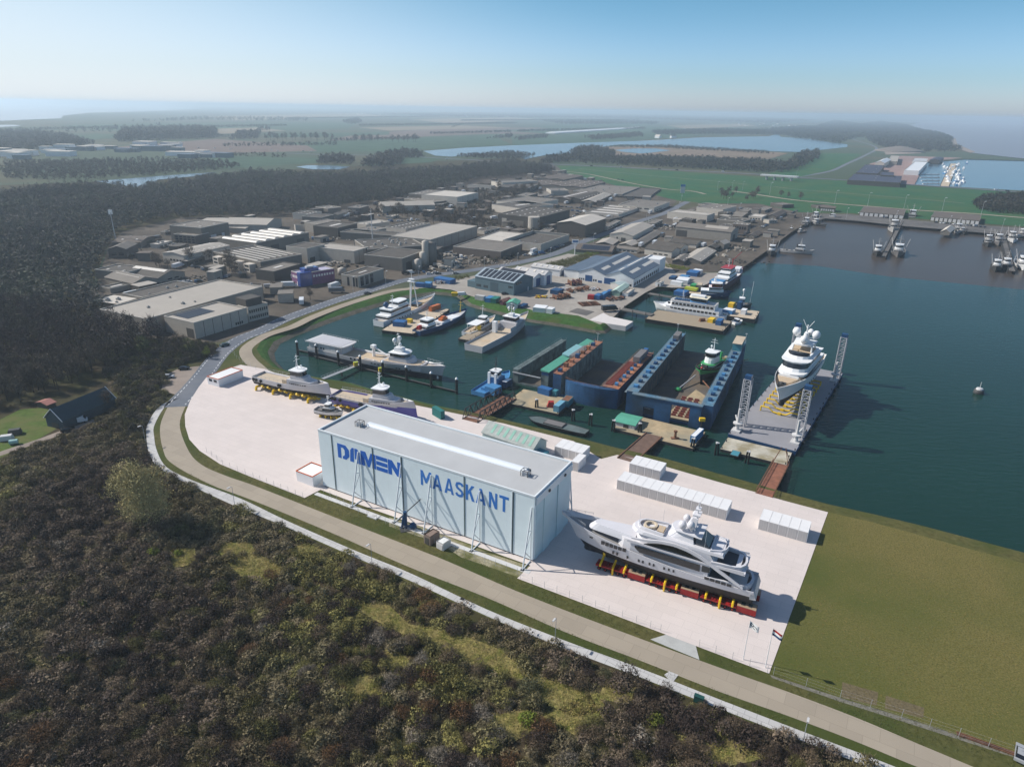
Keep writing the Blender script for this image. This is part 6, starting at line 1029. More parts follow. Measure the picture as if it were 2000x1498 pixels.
def letter(ch, x0, x1, z0, z1, nm):
 mb = MB(); W = x1 - x0; H = z1 - z0
 if ch == 's':
  L_, R_ = s_letter(); mb.loft([[(x0 + a[0] * W, -.035, z0 + a[1] * H), (x0 + b[0] * W, -.035, z0 + b[1] * H)] for a, b in zip(L_, R_)]); 
 else:
  for poly in LET[ch]:
   n = len(poly); mb.add([(x0 + a * W, -.035, z0 + b * H) for a, b in poly] + [(x0 + a * W, .01, z0 + b * H) for a, b in poly], [tuple(range(n))] + [(i, n + i, n + (i + 1) % n, (i + 1) % n) for i in range(n)])
 return mb.build(nm, M_logo2 if ch.islower() else M_logo, hall)
x = 7.05
for ch, w_ in zip('DAMEN', (4.3, 3.9, 5.3, 3.9, 4.5)): letter(ch, x, x + w_, 11.85, 16.35, 'letter'); x += w_ + .22
for ch, a, b in (('m', 36.35, 39.85), ('a', 40.2, 43.2), ('a', 44.0, 46.9), ('s', 47.5, 49.9), ('k', 50.6, 53.3), ('a', 53.7, 56.6), ('n', 57.6, 60.0), ('t', 60.6, 63.3)): letter(ch, a, b, 11.8, 16.3, 'letter')
o = MB(); d_ = Vector((math.cos(HALL_ANG), math.sin(HALL_ANG), 0)); n_ = Vector((-d_.y, d_.x, 0)); HP = lambda x, y, z=0: hall_a + d_ * x + n_ * y + Vector((0, 0, z))
for nm, y0, y1, z in (('kerb', -4.9, -3.5, .16), ('kerb', -1.6, -.2, .10)): mb = MB(); ps = [HP(1, y0), HP(72, y0), HP(72, y1), HP(1, y1)]; mb.prism([(p.x, p.y) for p in ps], -.1, z); k = mb.build(nm, M_lgrey, None); k['kind'] = 'structure'
# ---------------------------------------------------------------- white containers on the pad
cproto = thing('container', 'white container, first of the long row of thirteen beside the superyacht', 'container', (0, 0, .14), 0, 'white containers stored on the pad'); box_container(cproto, 2.44, 6.1, 3.2, mat('container_white', (.74, .73, .72), .55, .03, .5))
# doors belong on the short side: turn the door set
for ch in list(cproto.children):
 if ch.name.startswith('door'): bpy.data.objects.remove(ch)
mb = MB()
for i in range(5): mb.box(.25 + i * .45, .32 + i * .45, -.05, .03, .2, 3.0)
mb.box(.15, 1.18, -.02, .05, .15, 3.05); mb.box(1.26, 2.3, -.02, .05, .15, 3.05); mb.build('door', mat('container_door', (.50, .49, .485), .55, .04, .6), cproto)
ORD = ['first', 'second', 'third', 'fourth', 'fifth', 'sixth', 'seventh', 'eighth', 'ninth', 'tenth', 'eleventh', 'twelfth', 'last']
used = [False]
def crow(zn, a, n, lab):
 p = P(*q(zn, *a))
 for i in range(n):
  c = cproto if not used[0] else copy_tree(cproto); used[0] = True; pos = p + d_ * (2.49 * i); c.location = (pos.x, pos.y, .14); c.rotation_euler = (0, 0, HALL_ANG); w_ = ORD[i] if i < n - 1 or n == 1 else 'last'
  c['label'] = lab % w_
crow('O', (512,385), 13, 'white container, %s from the hall end of the long row of thirteen'); crow('O', (592,275), 4, 'white container, %s from the hall end of the short row behind the long one'); crow('O', (1430,645), 5, 'white container, %s from the hall end of the row of five near the lawn'); crow('O', (108,163), 4, 'white container, %s in the row of four beside the green-grey shed'); crow('O', (215,262), 1, 'single white container half hidden behind the hall corner, %s of its place')
C_last = [c for c in C.objects if c.get('label', '').startswith('single white')][0]; C_last['label'] = 'single white container half hidden behind the big hall corner'
# ---------------------------------------------------------------- superyacht on trailers
tA, tB = P(*q('N', 360, 755)), P(*q('N', 1740, 1185)); tu = (tB - tA).normalized(); tn = Vector((-tu.y, tu.x, 0)); TP = lambda s, n, z=0: tA + tu * s + tn * n + Vector((0, 0, z))
yaw = math.atan2(-tu.y, -tu.x); PZ = .14
Y = thing('superyacht', 'large pale superyacht with swooping superstructure standing on red trailers', 'yacht', TP(12.9, 4.1, 5.0), yaw); L = 47.8; B = 8.8; M_yw2 = mat('yacht_gelcoat', (.64, .63, .65), .25, .03, .2, spec=.5); M_yb = mat('antifoul', (.035, .034, .036), .6, .1, .5)
hb, sh = hull(Y, L, B, 1.7, 6.3, 3.0, M_yw2, M_yb, mat('fore_deck_grey', (.30, .29, .28), .7), bul=1.1, sw=.9, tf=.5, bp=3.3, boot=.12, rake=5.0, sheer0=.18, sheer_p=1.45, n=26, bulb=True)
G_ = M_glass
house(Y, 'main_deckhouse', -13.5, 9.0, 7.9, 7.0, 4, 1.6, 5.6, M_yw2, .6, -.5); house(Y, 'coach_roof', 4.0, 16.5, 5.8, 3.6, 2.0, 4.6, 6.2, M_yw2, 1.6, 0, tuck=1.0)
ub = house(Y, 'upper_deckhouse', -15.0, 4.6, 7.4, 6.6, 3.4, 5.61, 8.0, M_yw2, 1.4, 1.5); MB().frust(plan(-21.5, 5.4, 8.3, 7.2, 3.4), 5.3, plan(-21.5, 5.2, 8.3, 7.0, 3.4), 5.58).build('bridge_deck', M_yw2, Y)
MB().frust(plan(-16.5, 5.6, 7.6, 6.6, 3.2), 8.01, plan(-16.2, 5.0, 7.3, 6.2, 3.0), 8.7).build('sun_deck', M_yw2, Y); MB().prism(plan(-15.8, 1.0, 6.6, 5.2, 2.2), 8.71, 8.76).build('sun_deck_floor', M_yw2, Y)
sd = MB(); sd.frust(plan(-2.5, 4.4, 5.6, 4.6, 2.3), 8.77, plan(-2.5, 4.2, 5.4, 4.4, 2.2), 9.3, cap=False, base=False); sd.loft([[(x, y, 9.3) for x, y in plan(-2.5, 4.2, 5.4, 4.4, 2.2)], [(x, y, 9.3) for x, y in plan(-2.5, 3.8, 4.8, 3.8, 2)], [(x, y, 8.8) for x, y in plan(-2.5, 3.8, 4.8, 3.8, 2)]], closed=True); sd.build('sun_deck_coaming', M_yw2, Y)
mb = MB(); mb.loft([[(1.2 + 1.7 * math.cos(t), 1.7 * math.sin(t), 8.77) for t in [i * math.pi / 8 for i in range(16)]], [(1.2 + 1.6 * math.cos(t), 1.6 * math.sin(t), 9.35) for t in [i * math.pi / 8 for i in range(16)]], [(1.2 + 1.15 * math.cos(t), 1.15 * math.sin(t), 9.35) for t in [i * math.pi / 8 for i in range(16)]], [(1.2 + 1.1 * math.cos(t), 1.1 * math.sin(t), 8.9) for t in [i * math.pi / 8 for i in range(16)]]], closed=True); mb.build('spa_pool', mat('cream_cushion', (.55, .46, .34), .8), Y); MB().box(-2.2, -.6, -1.0, 1.6, 8.77, 9.1).build('lounge_table', M_teak, Y)
MB().frust(plan(-9.5, -3.0, 5.4, 4.2, 1.6), 8.77, plan(-9.0, -5.2, 4.2, 3.2, 1.2), 10.9).build('arch', M_yw2, Y); MB().frust(plan(-11.2, -3.6, 6.4, 4.8, 2), 10.91, plan(-11.2, -3.8, 6.2, 4.6, 2), 11.25).build('hardtop', M_yw2, Y); MB().frust(plan(-13.2, -9.6, 5.4, 5.0, .4), 8.77, plan(-11.0, -9.2, 3.4, 3.2, .4), 10.9).build('smoked_screen', mat('smoked_glass', (.06, .06, .065), .2, .1, .5, spec=.5), Y)
mb = MB(); mb.frust(plan(-9.2, -6.6, 1.8, 1.4, .5), 11.26, plan(-9.4, -8.0, .9, .7, .3), 14.2); mb.tube((-8.6, -2.6, 12.2), (-8.6, 2.6, 12.2), .26, 6); mb.tube((-9.0, 0, 14), (-9.2, 0, 18.4), .16, 6); mb.box(-9.9, -8.3, -1.2, 1.2, 15.2, 15.5); mb.box(-9.7, -8.6, -.8, .8, 16.6, 16.85); mb.build('radar_mast', M_yw2, Y)
for x, y, z, r_ in ((-6.4, 1.9, 12.6, .95), (-8.4, 2.7, 13.6, .9), (-8.4, -2.7, 13.4, .9), (-6.6, -1.6, 12.5, .85)): MB().ball((x, y, z), r_, 14, 10, 1.15).build('radar_dome', M_yw2, Y, True)
for s in (1, -1):   # swooping side arch, dark lens windows, long band
 def sweep(nm, up, lo, y0, y1, m, th=.16):
  mb = MB(); rg = []
  for i in range(25):
   t = i / 24; x = up[0][0] + (up[-1][0] - up[0][0]) * t
   def at(c):
    for a, b in zip(c, c[1:]):
     if (a[0] - x) * (b[0] - x) <= 1e-9: k = (x - a[0]) / (b[0] - a[0]); k = k * k * (3 - 2 * k) if len(c) < 3 else k; return a[1] + (b[1] - a[1]) * k
    return c[-1][1]
   y = y0 + (y1 - y0) * t; zu, zl = at(up), at(lo); rg.append([(x, s * y, zl), (x, s * y, zu), (x, s * (y - th), zu), (x, s * (y - th), zl)])
  mb.loft(rg, closed=True, capa=True, capb=True); return mb.build(nm, m, Y, False)
 arc = lambda x0, x1, zb, h_, p=1: [(x0 + (x1 - x0) * i / 14, zb[0] + (zb[1] - zb[0]) * i / 14 + h_ * math.sin(math.pi * (i / 14) ** p)) for i in range(15)]
 sweep('side_window', arc(1.6, -12.2, (6.0, 5.75), 1.55), arc(1.6, -12.2, (5.9, 5.65), .15), 3.72, 3.78, G_, .08)
 lo_ = [(4.6,6.5),(1.6,6.7),(-2,7.5),(-5.5,7.75),(-9,7.3),(-12.2,6.2),(-16,4.2),(-21.5,1.7)]; up_ = [(x, z + w_) for (x, z), w_ in zip(lo_, (.4,.55,.65,.75,.8,.9,.95,.6))]
 sweep('side_arch', up_, lo_, 3.9, 4.25, M_yw2, .3)
 sweep('bulwark_wing', [(5.6, 6.0), (-2, 5.7), (-12, 5.65), (-21.2, 6.3)], [(5.6, 5.3), (-21.2, 5.3)], 3.75, 4.15, M_yw2, .14)
 sweep('window_band', [(3.6, 5.05), (-11.8, 4.85)], [(3.6, 4.6), (2.4, 3.5), (-11.8, 3.1)], 4.1, 4.1, G_, .1)
 sweep('shadow_gap', [(-12.2, 4.9), (-14, 4.9)], [(-12.2, 3.3), (-14, 3.4)], 4.05, 4.05, M_dgrey, .05)
 for i in range(6): x = 11.4 - i * 1.1; yy = hb(.5 + x / L) * 1.0 + .02; MB().box(x - .42, x + .42, s * yy - .09, s * yy + .09, 2.75, 3.65).build('window', G_, Y)
 for x in (8.6, 7.6, 5.0, 2.2, 1.2, -.4, -1.4, -3.9, -5.0, -6.1): yy = hb(.5 + x / L) * .975; MB().box(x - .22, x + .22, s * yy - .12, s * yy + .12, 1.05, 1.75).build('window', G_, Y)
 for i in range(5): x = -13.6 - i * 1.25; yy = hb(.5 + x / L) * 1.0; MB().box(x - .5, x + .5, s * yy - .1, s * yy + .1, 1.75 - i * .05, 2.35 - i * .07).build('window', G_, Y)
 MB().box(14.2, 15, s * hb(.5 + 14.6 / L) * .99 - .1, s * hb(.5 + 14.6 / L) * .99 + .1, 3.2, 3.5).build('hawse', G_, Y)
rails(Y, [(16.5, -2.9, 5.6), (22.5, -.8, 6.3), (22.5, .8, 6.3), (16.5, 2.9, 5.6)], M_steel, .6)
def aft_deck(nm, x0, x1, wd, z, zb, rim, floorm):
 o_ = MB(); pl_ = [(-x, y) for x, y in plan(-x1, -x0, wd, wd * .86, 2.2)][::-1]; inn = [(a * .0 + (a - (x0 + x1) / 2) * .88 + (x0 + x1) / 2, b * .88) for a, b in pl_]
 o_.prism(pl_, z - .3, z); o_.loft([[(a, b, z) for a, b in pl_], [(a, b, z + zb) for a, b in pl_], [(a, b, z + zb) for a, b in inn], [(a, b, z + .02) for a, b in inn]], closed=True); o = o_.build(nm, rim, Y); MB().prism([(a * .998, b * .995) for a, b in inn], z + .021, z + .05).build('floor', floorm, o); return o
M_ad = mat('aft_deck_dark', (.10, .10, .105), .7); a1 = aft_deck('upper_aft_deck', -21.4, -14.0, 8.2, 5.6, .95, M_yw2, M_ad); MB().box(-20.2, -19.2, -2.6, 2.6, 5.66, 6.3).build('aft_sofa', M_yw2, a1)
a2 = aft_deck('main_aft_deck', -23.4, -13.2, 8.4, 1.3, 1.0, M_yw2, M_ad); MB().box(-22.0, -18.0, -2.2, 2.4, 1.36, 1.9).build('aft_sofa', M_lgrey, a2); aft_deck('sun_aft_deck', -16.9, -13.4, 7.0, 8.2, .9, M_yw2, M_yw2)
mb = MB(); mb.frust([(-24.6, -3.9), (-23.2, -4.1), (-23.2, 4.1), (-24.6, 3.9)], -.3, [(-24.0, -3.8), (-23.2, -4.1), (-23.2, 4.1), (-24.0, 3.8)], 1.2); mb.build('swim_platform', M_lgrey, Y)
mb = MB(); mb.tube((-21, -1, -2.9), (-23.4, -1, -2.6), .3, 8); mb.tube((-21, 1, -2.9), (-23.4, 1, -2.6), .3, 8); mb.build('propeller_shaft', M_yellow, Y)
for x, y in ((-2, 2.2), (-12, 2.9), (3.6, 1.5)): MB().tube((x, y, 8.7), (x, y, 15.5 if x < 0 else 13), .035, 4).build('aerial', M_white, Y)
# trailers
M_tred = mat('trailer_red', (.30, .012, .012), .5, .1, 1); M_pack = mat('pack_top', (.36, .26, .17), .7, .08, .8)
def trailer():
 o = thing('transport_trailer', 'x', 'trailer', (0, 0, 0), 0, 'red trailers under the superyacht')
 MB().box(0, 8.1, -1.2, 1.2, 1.05, 1.45).build('deck', M_tred, o); mb = MB()
 for i in range(4): x = 1 + i * 2.02; mb.box(x - .55, x - .15, -1.05, 1.05, 1.451, 1.6); mb.box(x + .2, x + .55, -1.05, 1.05, 1.451, 1.6)
 mb.build('cross_beams', mat('trailer_dark_red', (.16, .01, .01), .6), o)
 for i in range(5):
  for s in (-1, 1):
   x = .9 + i * 1.6; w_ = MB(); w_.tube((x, s * .55, .48), (x, s * 1.15, .48), .47, 12); wo = w_.build('wheel', M_rubber, o); MB().tube((x, s * .5, .48), (x, s * 1.18, .48), .22, 8).build('rim', M_tred, wo)
 MB().box(8.2, 12.4, -1.2, 1.2, .45, 1.95).build('power_pack', M_tred, o); pk = MB().box(8.25, 12.35, -1.15, 1.15, 1.955, 2.05).build('pack_top', M_pack, o); mb = MB(); mb.box(9.0, 9.9, -.6, .6, 2.055, 2.1); mb.box(10.6, 11.4, -.6, .6, 2.055, 2.1); mb.build('grille', M_dgrey, pk); return o
tp = trailer(); k = 0; SL = ['front', 'middle', 'rear']
for row, n in ((0, 1.2), (1, 7.0)):
 for i in range(3):
  c = tp if k == 0 else copy_tree(tp); k += 1; c.location = TP(.1 + i * 12.75, n, PZ); c.rotation_euler = (0, 0, math.atan2(tu.y, tu.x))
  c['label'] = f'red trailer, {SL[i]} unit of the line on the ' + ('road side of the yacht' if row == 0 else 'water side of the yacht')
k = 0
for i in range(3):
 for j, f in enumerate((1.4, 4.6, 7.4)):
  s0 = i * 12.75 + f; c = thing('support_beam', 'yellow cranked support, ' + ('leading', 'middle', 'trailing')[j] + f' one on the {SL[i]} trailer, road side', 'support', TP(s0, 0, PZ), math.atan2(tu.y, tu.x), 'yellow supports between trailers and yacht hull'); mb = MB()
  mb.path([(0, -.35, .1 if j == 1 else 1.5), (0, -.35, 2.0), (0, 1.3, 2.35), (0, 2.4, 2.9)], .27, 6); mb.build('arm', M_yellow, c); MB().box(-.3, .3, 2.2, 2.9, 2.6, 3.3 if j else 4.6).build('pad', M_yellow, c)
  if j == 1: c2 = thing('support_beam', f'yellow cross support on the {SL[i]} trailer, water side', 'support', TP(s0, 8.2, PZ), math.atan2(tu.y, tu.x), 'yellow supports between trailers and yacht hull'); mb = MB(); mb.path([(0, .3, 1.5), (0, .3, 2.0), (0, -1.4, 2.4)], .27, 6); mb.build('arm', M_yellow, c2); MB().box(-.3, .3, -2.1, -1.35, 2.2, 3.1).build('pad', M_yellow, c2)
# ---------------------------------------------------------------- crew boats on yellow cradles, launch
def crewboat(zn, stern, bow, label, low, hz, upper=M_lav):
 o, L = ship_at(zn, stern, bow, 'patrol_boat', label, 'patrol boat', hz); B = 7.6
 hb, sh = hull(o, L, B, 2.0, 4.6, 2.0, upper, low, M_tan, bul=.8, sw=.93, tf=.6, bp=2.0, boot=(.05 if low is M_black else 1.9), rake=-1.2, sheer0=.45, sheer_p=1.1)
 house(o, 'forward_house', L * .0, L * .34, 6.6, 4.4, 1, 1.6, 4.0, upper, .8, .2); house(o, 'superstructure', L * .04, L * .26, 5, 4, 1.4, 4.0, 5.3, upper, 1.2, 0); house(o, 'wheelhouse', L * .04, L * .19, 4.6, 4, 1.5, 5.31, 7.5, upper, .4, .1, (.15, .8), M_white, .5); mast(o, L * .09, 7.8, 6, M_white, domes=((.8, 1.2, .9, .4),))
 ports(o, [L * (.06 + .028 * i) for i in range(8)], lambda x: hb(.5 + x / L) * 1.0, 2.9 if low is M_black else 3.3, .7, .35); rails(o, [(-L * .48, 3.4, 2), (-L * .05, 3.7, 2.2)], h=1.1); rails(o, [(-L * .48, -3.4, 2), (-L * .05, -3.7, 2.2)], h=1.1)
 MB().box(-L * .1, -L * .04, -2, 2, 1.25, 2.8).build('deck_locker', M_tan, o)
 for x in (-.47, -.43, -.36, -.1, -.08):
  for s in (1, -1): mb = MB(); mb.tube((x * L, s * (hb(.5 + x) * .99), 1.0), (x * L, s * (hb(.5 + x) * .99 + .45), 1.0), .6, 10); mb.build('tyre_fender', M_rubber, o)
 return o, L
def cradles(o, L, n, lab, grp, drop, i0=0):
 yaw = o.rotation_euler.z
 for i in range(n):
  xl = -L * .44 + (i + i0) * L * .082; p = o.location + Vector((math.cos(yaw) * xl, math.sin(yaw) * xl, 0)); t = thing('cradle', f'yellow cradle frame, {ORD[i]} from the stern, {lab}', 'cradle', (p.x, p.y, .14), yaw, grp); h_ = o.location.z - drop - .14
  for s in (1, -1):
   mb = MB(); mb.path([(0, s * .5, h_ + .3), (0, s * 2.6, h_ + .1), (0, s * 3.7, h_ + 1.0)] if i % 3 else [(0, s * .5, h_ * .7), (0, s * 3.8, h_ + .1), (0, s * 4.2, .1)], .48, 6); mb.build('arm', M_yellow, t)
  mb = MB(); mb.box(-.5, .5, -.7, .7, .01, h_ + .15); mb.box(.5, L * .082 - .5, -.5, .5, h_ * .3, h_ * .3 + .5); mb.build('keel_block', M_yellow, t)
o, L = crewboat('L', (128,292), (815,452), 'pale grey patrol boat with black bottom on yellow cradles at the pad edge', M_black, 3.6); cradles(o, L, 10, 'under the black-bottomed patrol boat', 'yellow cradles under the black-bottomed patrol boat', 2.0)
o, L = crewboat('L', (880,475), (1640,632), 'pale patrol boat with violet lower hull on cradles behind the hall roof', M_violet, 3.6); cradles(o, L, 10, 'under the violet-hulled patrol boat', 'yellow cradles under the violet-hulled patrol boat', 2.0)
o, L = ship_at('L', (690,610), (960,655), 'launch', 'small grey and white launch on low yellow chocks next to the hall', 'launch', 1.9); hull(o, L, 4.2, 1.3, 2.0, .8, M_lgrey, M_dgrey, M_mgrey, bul=.5, sw=.85, n=14, rake=1); house(o, 'cabin', -L * .2, L * .22, 3.0, 2.6, .9, .9, 2.4, M_lgrey, .7, .2, (.35, .8)); house(o, 'wheelhouse', -L * .12, L * .08, 2.4, 2.2, .7, 2.41, 3.6, M_white, .5, .1, (.3, .85), M_white, .2); mast(o, -L * .04, 3.9, 3, M_white, r=.08); mb = MB(); [mb.path([(-L * .46, s * 1.8, 1.25), (0, s * 2.12, 1.3), (L * .3, s * 1.6, 1.5), (L * .47, s * .2, 1.95)], .16, 6) for s in (1, -1)]; mb.build('fender', M_rubber, o)
for i in range(4): yw_ = o.rotation_euler.z; xl = -L * .32 + i * L * .2; p = o.location + Vector((math.cos(yw_) * xl, math.sin(yw_) * xl, 0)); t = thing('chock', f'low yellow chock, {ORD[i]} from the stern under the small launch', 'chock', (p.x, p.y, .14), yw_, 'yellow chocks under the small launch'); MB().box(-.25, .25, -1.3, 1.3, .01, 1.0).build('beam', M_yellow, t); mb = MB(); [mb.tube((0, s * 1.1, .1), (0, s * 1.5, 1.5), .14, 6) for s in (1, -1)]; mb.build('posts', M_yellow, t)
M_otrim = mat('trim_orange', (.62, .13, .04), .5, .05, .5)
for a in (('K', (755,482), (878,506), (1117,414), 580, 'long white pad building with orange roof edge and two black windows', (('wl', 2, .5, .82, .08, .92),)), ('L', (480,1202), (650,1256), (800,1170), 1352, 'white pad building with orange roof edge against the hall end', (('sy', 0, 0),))):
 r_ = B_(*a[:5], a[5], mat('pad_white', (.74, .74, .75), .5, .03, .5), mat('pad_white_roof', (.76, .75, .73), .6, .04, .5), ops=a[6], name='pad_building', cat='building', par=.12, trim=False, z0=.14); a_, b_, h_ = r_['dims']; mb = MB()
 for x0, x1, y0, y1 in ((-.05, a_ + .05, -.05, .12), (-.05, a_ + .05, b_ - .12, b_ + .05), (-.05, .12, .12, b_ - .12), (a_ - .12, a_ + .05, .12, b_ - .12)): mb.box(x0, x1, y0, y1, h_ - .08, h_ + .2)
 mb.build('roof_edge', M_otrim, r_)
r_ = B_('H', (272,1140), (800,1290), (936,1203), 0, 'long green-grey corrugated shed half hidden behind the hall', mat('wall_greengrey', (.33, .43, .42), .6, .08, .4), mat('roof_corrugated', (.34, .37, .35), .8, .2, .6, stripe=(1, 1.0, .12)), 'gy', 2.6, [('patch', .06, .44, .06 + .125 * i, .11 + .125 * i, mat('green_sheet', (.22, .42, .34), .7)) for i in range(7)], h=3.8, name='shed', cat='shed'); MB().box(.0, 4.2, -3.6, -.05, .02, 2.8).build('lean_to', M_teal, r_)
crate('L', ((1765,585), (1900,620), (1940,608)), 'dark green machine housing on the pad edge by the water', mat('machine_green', (.02, .16, .15), .6), z=.14, h=3.2, name='machine_housing', cat='machine')
t = thing('pump', 'blue dredge pump with slanted boom in front of the hall wall', 'pump', P(*q('M', 700,915)), .3); mb = MB(); mb.tube((0, 0, .1), (0, 0, 5.2), .5, 8); mb.tube((-.9, .4, .1), (-.4, .2, 3.6), .35, 8); mb.build('column', M_blueh, t); MB().tube((-1.5, -.2, 3.6), (4.6, 1.6, 7.4), .14, 6).build('boom', M_dgrey, t); mb = MB(); mb.ball((1.8, -.8, 1.0), 1.0, 10, 8); mb.tube((0, 0, .7), (1.8, -.8, .9), .4, 8); mb.build('tank', M_blueh, t); MB().box(-1.6, 3, -1.8, 1, .0, .15).build('skid', M_dgrey, t)
B_('M', (822,962), (872,982), (940,938), 1042, 'small brown transformer hut with black door before the hall wall', mat('hut_brown', (.22, .17, .14), .8), mat('hut_roof_brown', (.22, .16, .13), .9), ops=(('dl', .2, .8, .8),), name='hut', cat='hut', par=.1, trim=False); B_('M', (910,1010), (965,1032), (1020,995), 1078, 'small white cabinet hut beside the brown transformer hut', M_lgrey, mat('cab_white', (.72, .72, .70), .6), ops=(('dl', .1, .9, .85, M_doorw),), name='hut', cat='hut', par=.08, trim=False)
t = thing('manhole_slab', 'pale square concrete lid on the grass before the hall', 'slab', P(*q('M', 472,832), .0), HALL_ANG); MB().box(-1.6, 1.6, -1, 1, .02, .3).build('slab', M_lgrey, t); MB().box(-.5, .5, -.4, .4, .305, .36).build('lid', M_pgrey, t)
for k, (x, y, lab) in enumerate(((155, 865, 'tall flagpole with white flag bearing a dark emblem'), (285, 912, 'tall flagpole with red, white and blue striped flag'))):
 p = P(*q('Q', x, y), .14); hp = 10.2; t = thing('flagpole', lab, 'flagpole', p); MB().tube((0, 0, 0), (0, 0, hp), .09, 6, .05).build('pole', M_white, t); cols = [M_white] if k == 0 else [M_red, M_white, M_blueh]; fh = 1.5
 for i, m in enumerate(cols):
  mb = MB(); n = len(cols); z1, z0 = hp - .3 - fh * i / n, hp - .3 - fh * (i + 1) / n; rg = []
  for j in range(9): u = j / 8; rg.append([(u * 1.5, -u * 1.2 + .18 * math.sin(u * 6), z0 - .35 * u), (u * 1.5, -u * 1.2 + .18 * math.sin(u * 6), z1 - .35 * u)])
  mb.loft(rg); mb.build('flag', m, t, True)
 if k == 0:
  mb = MB(); f = lambda u, v: (u * 1.5, -u * 1.2 + .18 * math.sin(u * 6) - .03, hp - .3 - fh + v * fh - .35 * u)
  for c0 in ((.25, .6, .18), (.55, .42, .2)):
   ps = [f(c0[0] + .2 * math.cos(a), c0[1] + c0[2] * math.sin(a)) for a in [i * .45 for i in range(12)]]; mb.path(ps, .06, 4)
  mb.build('emblem', M_navy, t)
# ---------------------------------------------------------------- vegetation
def in_poly(px_, py_, poly):
 c = np.zeros(len(px_), bool); n = len(poly); j = n - 1
 for i in range(n):
  xi, yi, xj, yj = poly[i][0], poly[i][1], poly[j][0], poly[j][1]
  c ^= ((yi > py_) != (yj > py_)) & (px_ < (xj - xi) * (py_ - yi) / (yj - yi + 1e-12) + xi); j = i
 return c
def fill(px, step, excl=(), jit=.45, keep=1.0):
 poly = [P(*p) for p in px]; x0, x1 = min(p.x for p in poly), max(p.x for p in poly); y0, y1 = min(p.y for p in poly), max(p.y for p in poly)
 gx, gy = np.meshgrid(np.arange(x0, x1, step), np.arange(y0, y1, step)); gx = gx.ravel() + rng.uniform(-jit, jit, gx.size) * step; gy = gy.ravel() + rng.uniform(-jit, jit, gy.size) * step
 m = in_poly(gx, gy, poly)
 for e in excl: m &= ~in_poly(gx, gy, [P(*p) for p in e])
 if keep < 1: m &= rng.random(gx.size) < keep
 return np.stack([gx[m], gy[m]], 1)
def blades(c, d, wdt, bend=.0):
 """slim triangles: from c along d, width wdt"""
 n = len(c); s = np.cross(d, rng.normal(size=(n, 3))); s /= np.linalg.norm(s, axis=1, keepdims=True) + 1e-9
 return np.stack([c - s * wdt[:, None] / 2, c + s * wdt[:, None] / 2, c + d], 1)
def shell(p, v, sz, elong=1.6, noise=.55):
 """leaf-sized triangles lying along a clump's surface"""
 n = len(p); nn = v + rng.normal(size=(n, 3)) * noise; nn /= np.linalg.norm(nn, axis=1, keepdims=True); t1 = np.cross(nn, rng.normal(size=(n, 3))); t1 /= np.linalg.norm(t1, axis=1, keepdims=True) + 1e-9; t2 = np.cross(nn, t1); s = sz[:, None]
 return np.stack([p + t1 * s * elong, p - t1 * s * .6 + t2 * s * .8, p - t1 * s * .6 - t2 * s * .8], 1)
def lobed(n, ctr, rad, r0=.75, low=-.2):
 k = rng.choice(len(rad), n, p=rad ** 2 / (rad ** 2).sum()); v = rng.normal(size=(n, 3)); v[:, 2] = np.where(v[:, 2] < low, -v[:, 2], v[:, 2]); v /= np.linalg.norm(v, axis=1, keepdims=True); return ctr[k] + v * (rad[k] * rng.uniform(r0, 1.05, n))[:, None], v
def dome(n, rx=1.0, rz=.85, up=.4, ln=(.12, .26), wd=(.014, .035), lobes=6, sz=(.045, .1), mix=.68):
 """bush of radius about 1: overlapping clumps of small leaves with twigs standing out of them"""
 ctr = np.concatenate([[[0, 0, .2]], np.stack([rng.uniform(-.55, .55, lobes), rng.uniform(-.55, .55, lobes), rng.uniform(.05, .5, lobes)], 1)]); rad = np.concatenate([[.7], rng.uniform(.28, .5, lobes)]); m = int(n * mix)
 p, v = lobed(m, ctr, rad); t = shell(p, v, rng.uniform(*sz, m)); p, v = lobed(n - m, ctr, rad, .7); d = v * .7 + rng.normal(size=v.shape) * .45; d[:, 2] += up; d /= np.linalg.norm(d, axis=1, keepdims=True); t = np.concatenate([t, blades(p, d * rng.uniform(*ln, n - m)[:, None], rng.uniform(*wd, n - m))]); t[:, :, 2] = np.maximum(t[:, :, 2], .01); t[:, :, :2] *= rx; t[:, :, 2] *= rz; return t.reshape(-1, 3)
def crown(n, h0=.35, wd=.28, ln=(.08, .17), bw=(.006, .014), sz=(.012, .028), mix=.5, k=11):
 """a tree crown of many clumps, total height 1"""
 z = rng.uniform(h0 + .08, .88, k); f = np.sin(np.pi * np.clip((z - h0 + .12) / (1.1 - h0), 0, 1)); a = rng.uniform(0, 6.28, k); r_ = rng.uniform(.15, .75, k) * wd * f; ctr = np.stack([np.cos(a) * r_, np.sin(a) * r_, z], 1); rad = rng.uniform(.09, .17, k) * (wd / .28); m = int(n * mix)
 p, v = lobed(m, ctr, rad, .7, -.9); t = shell(p, v, rng.uniform(*sz, m)); p, v = lobed(n - m, ctr, rad, .3, -.9); d = v * .6 + rng.normal(size=v.shape) * .4; d[:, 2] += .6; d /= np.linalg.norm(d, axis=1, keepdims=True); return np.concatenate([t, blades(p, d * rng.uniform(*ln, n - m)[:, None], rng.uniform(*bw, n - m))]).reshape(-1, 3)
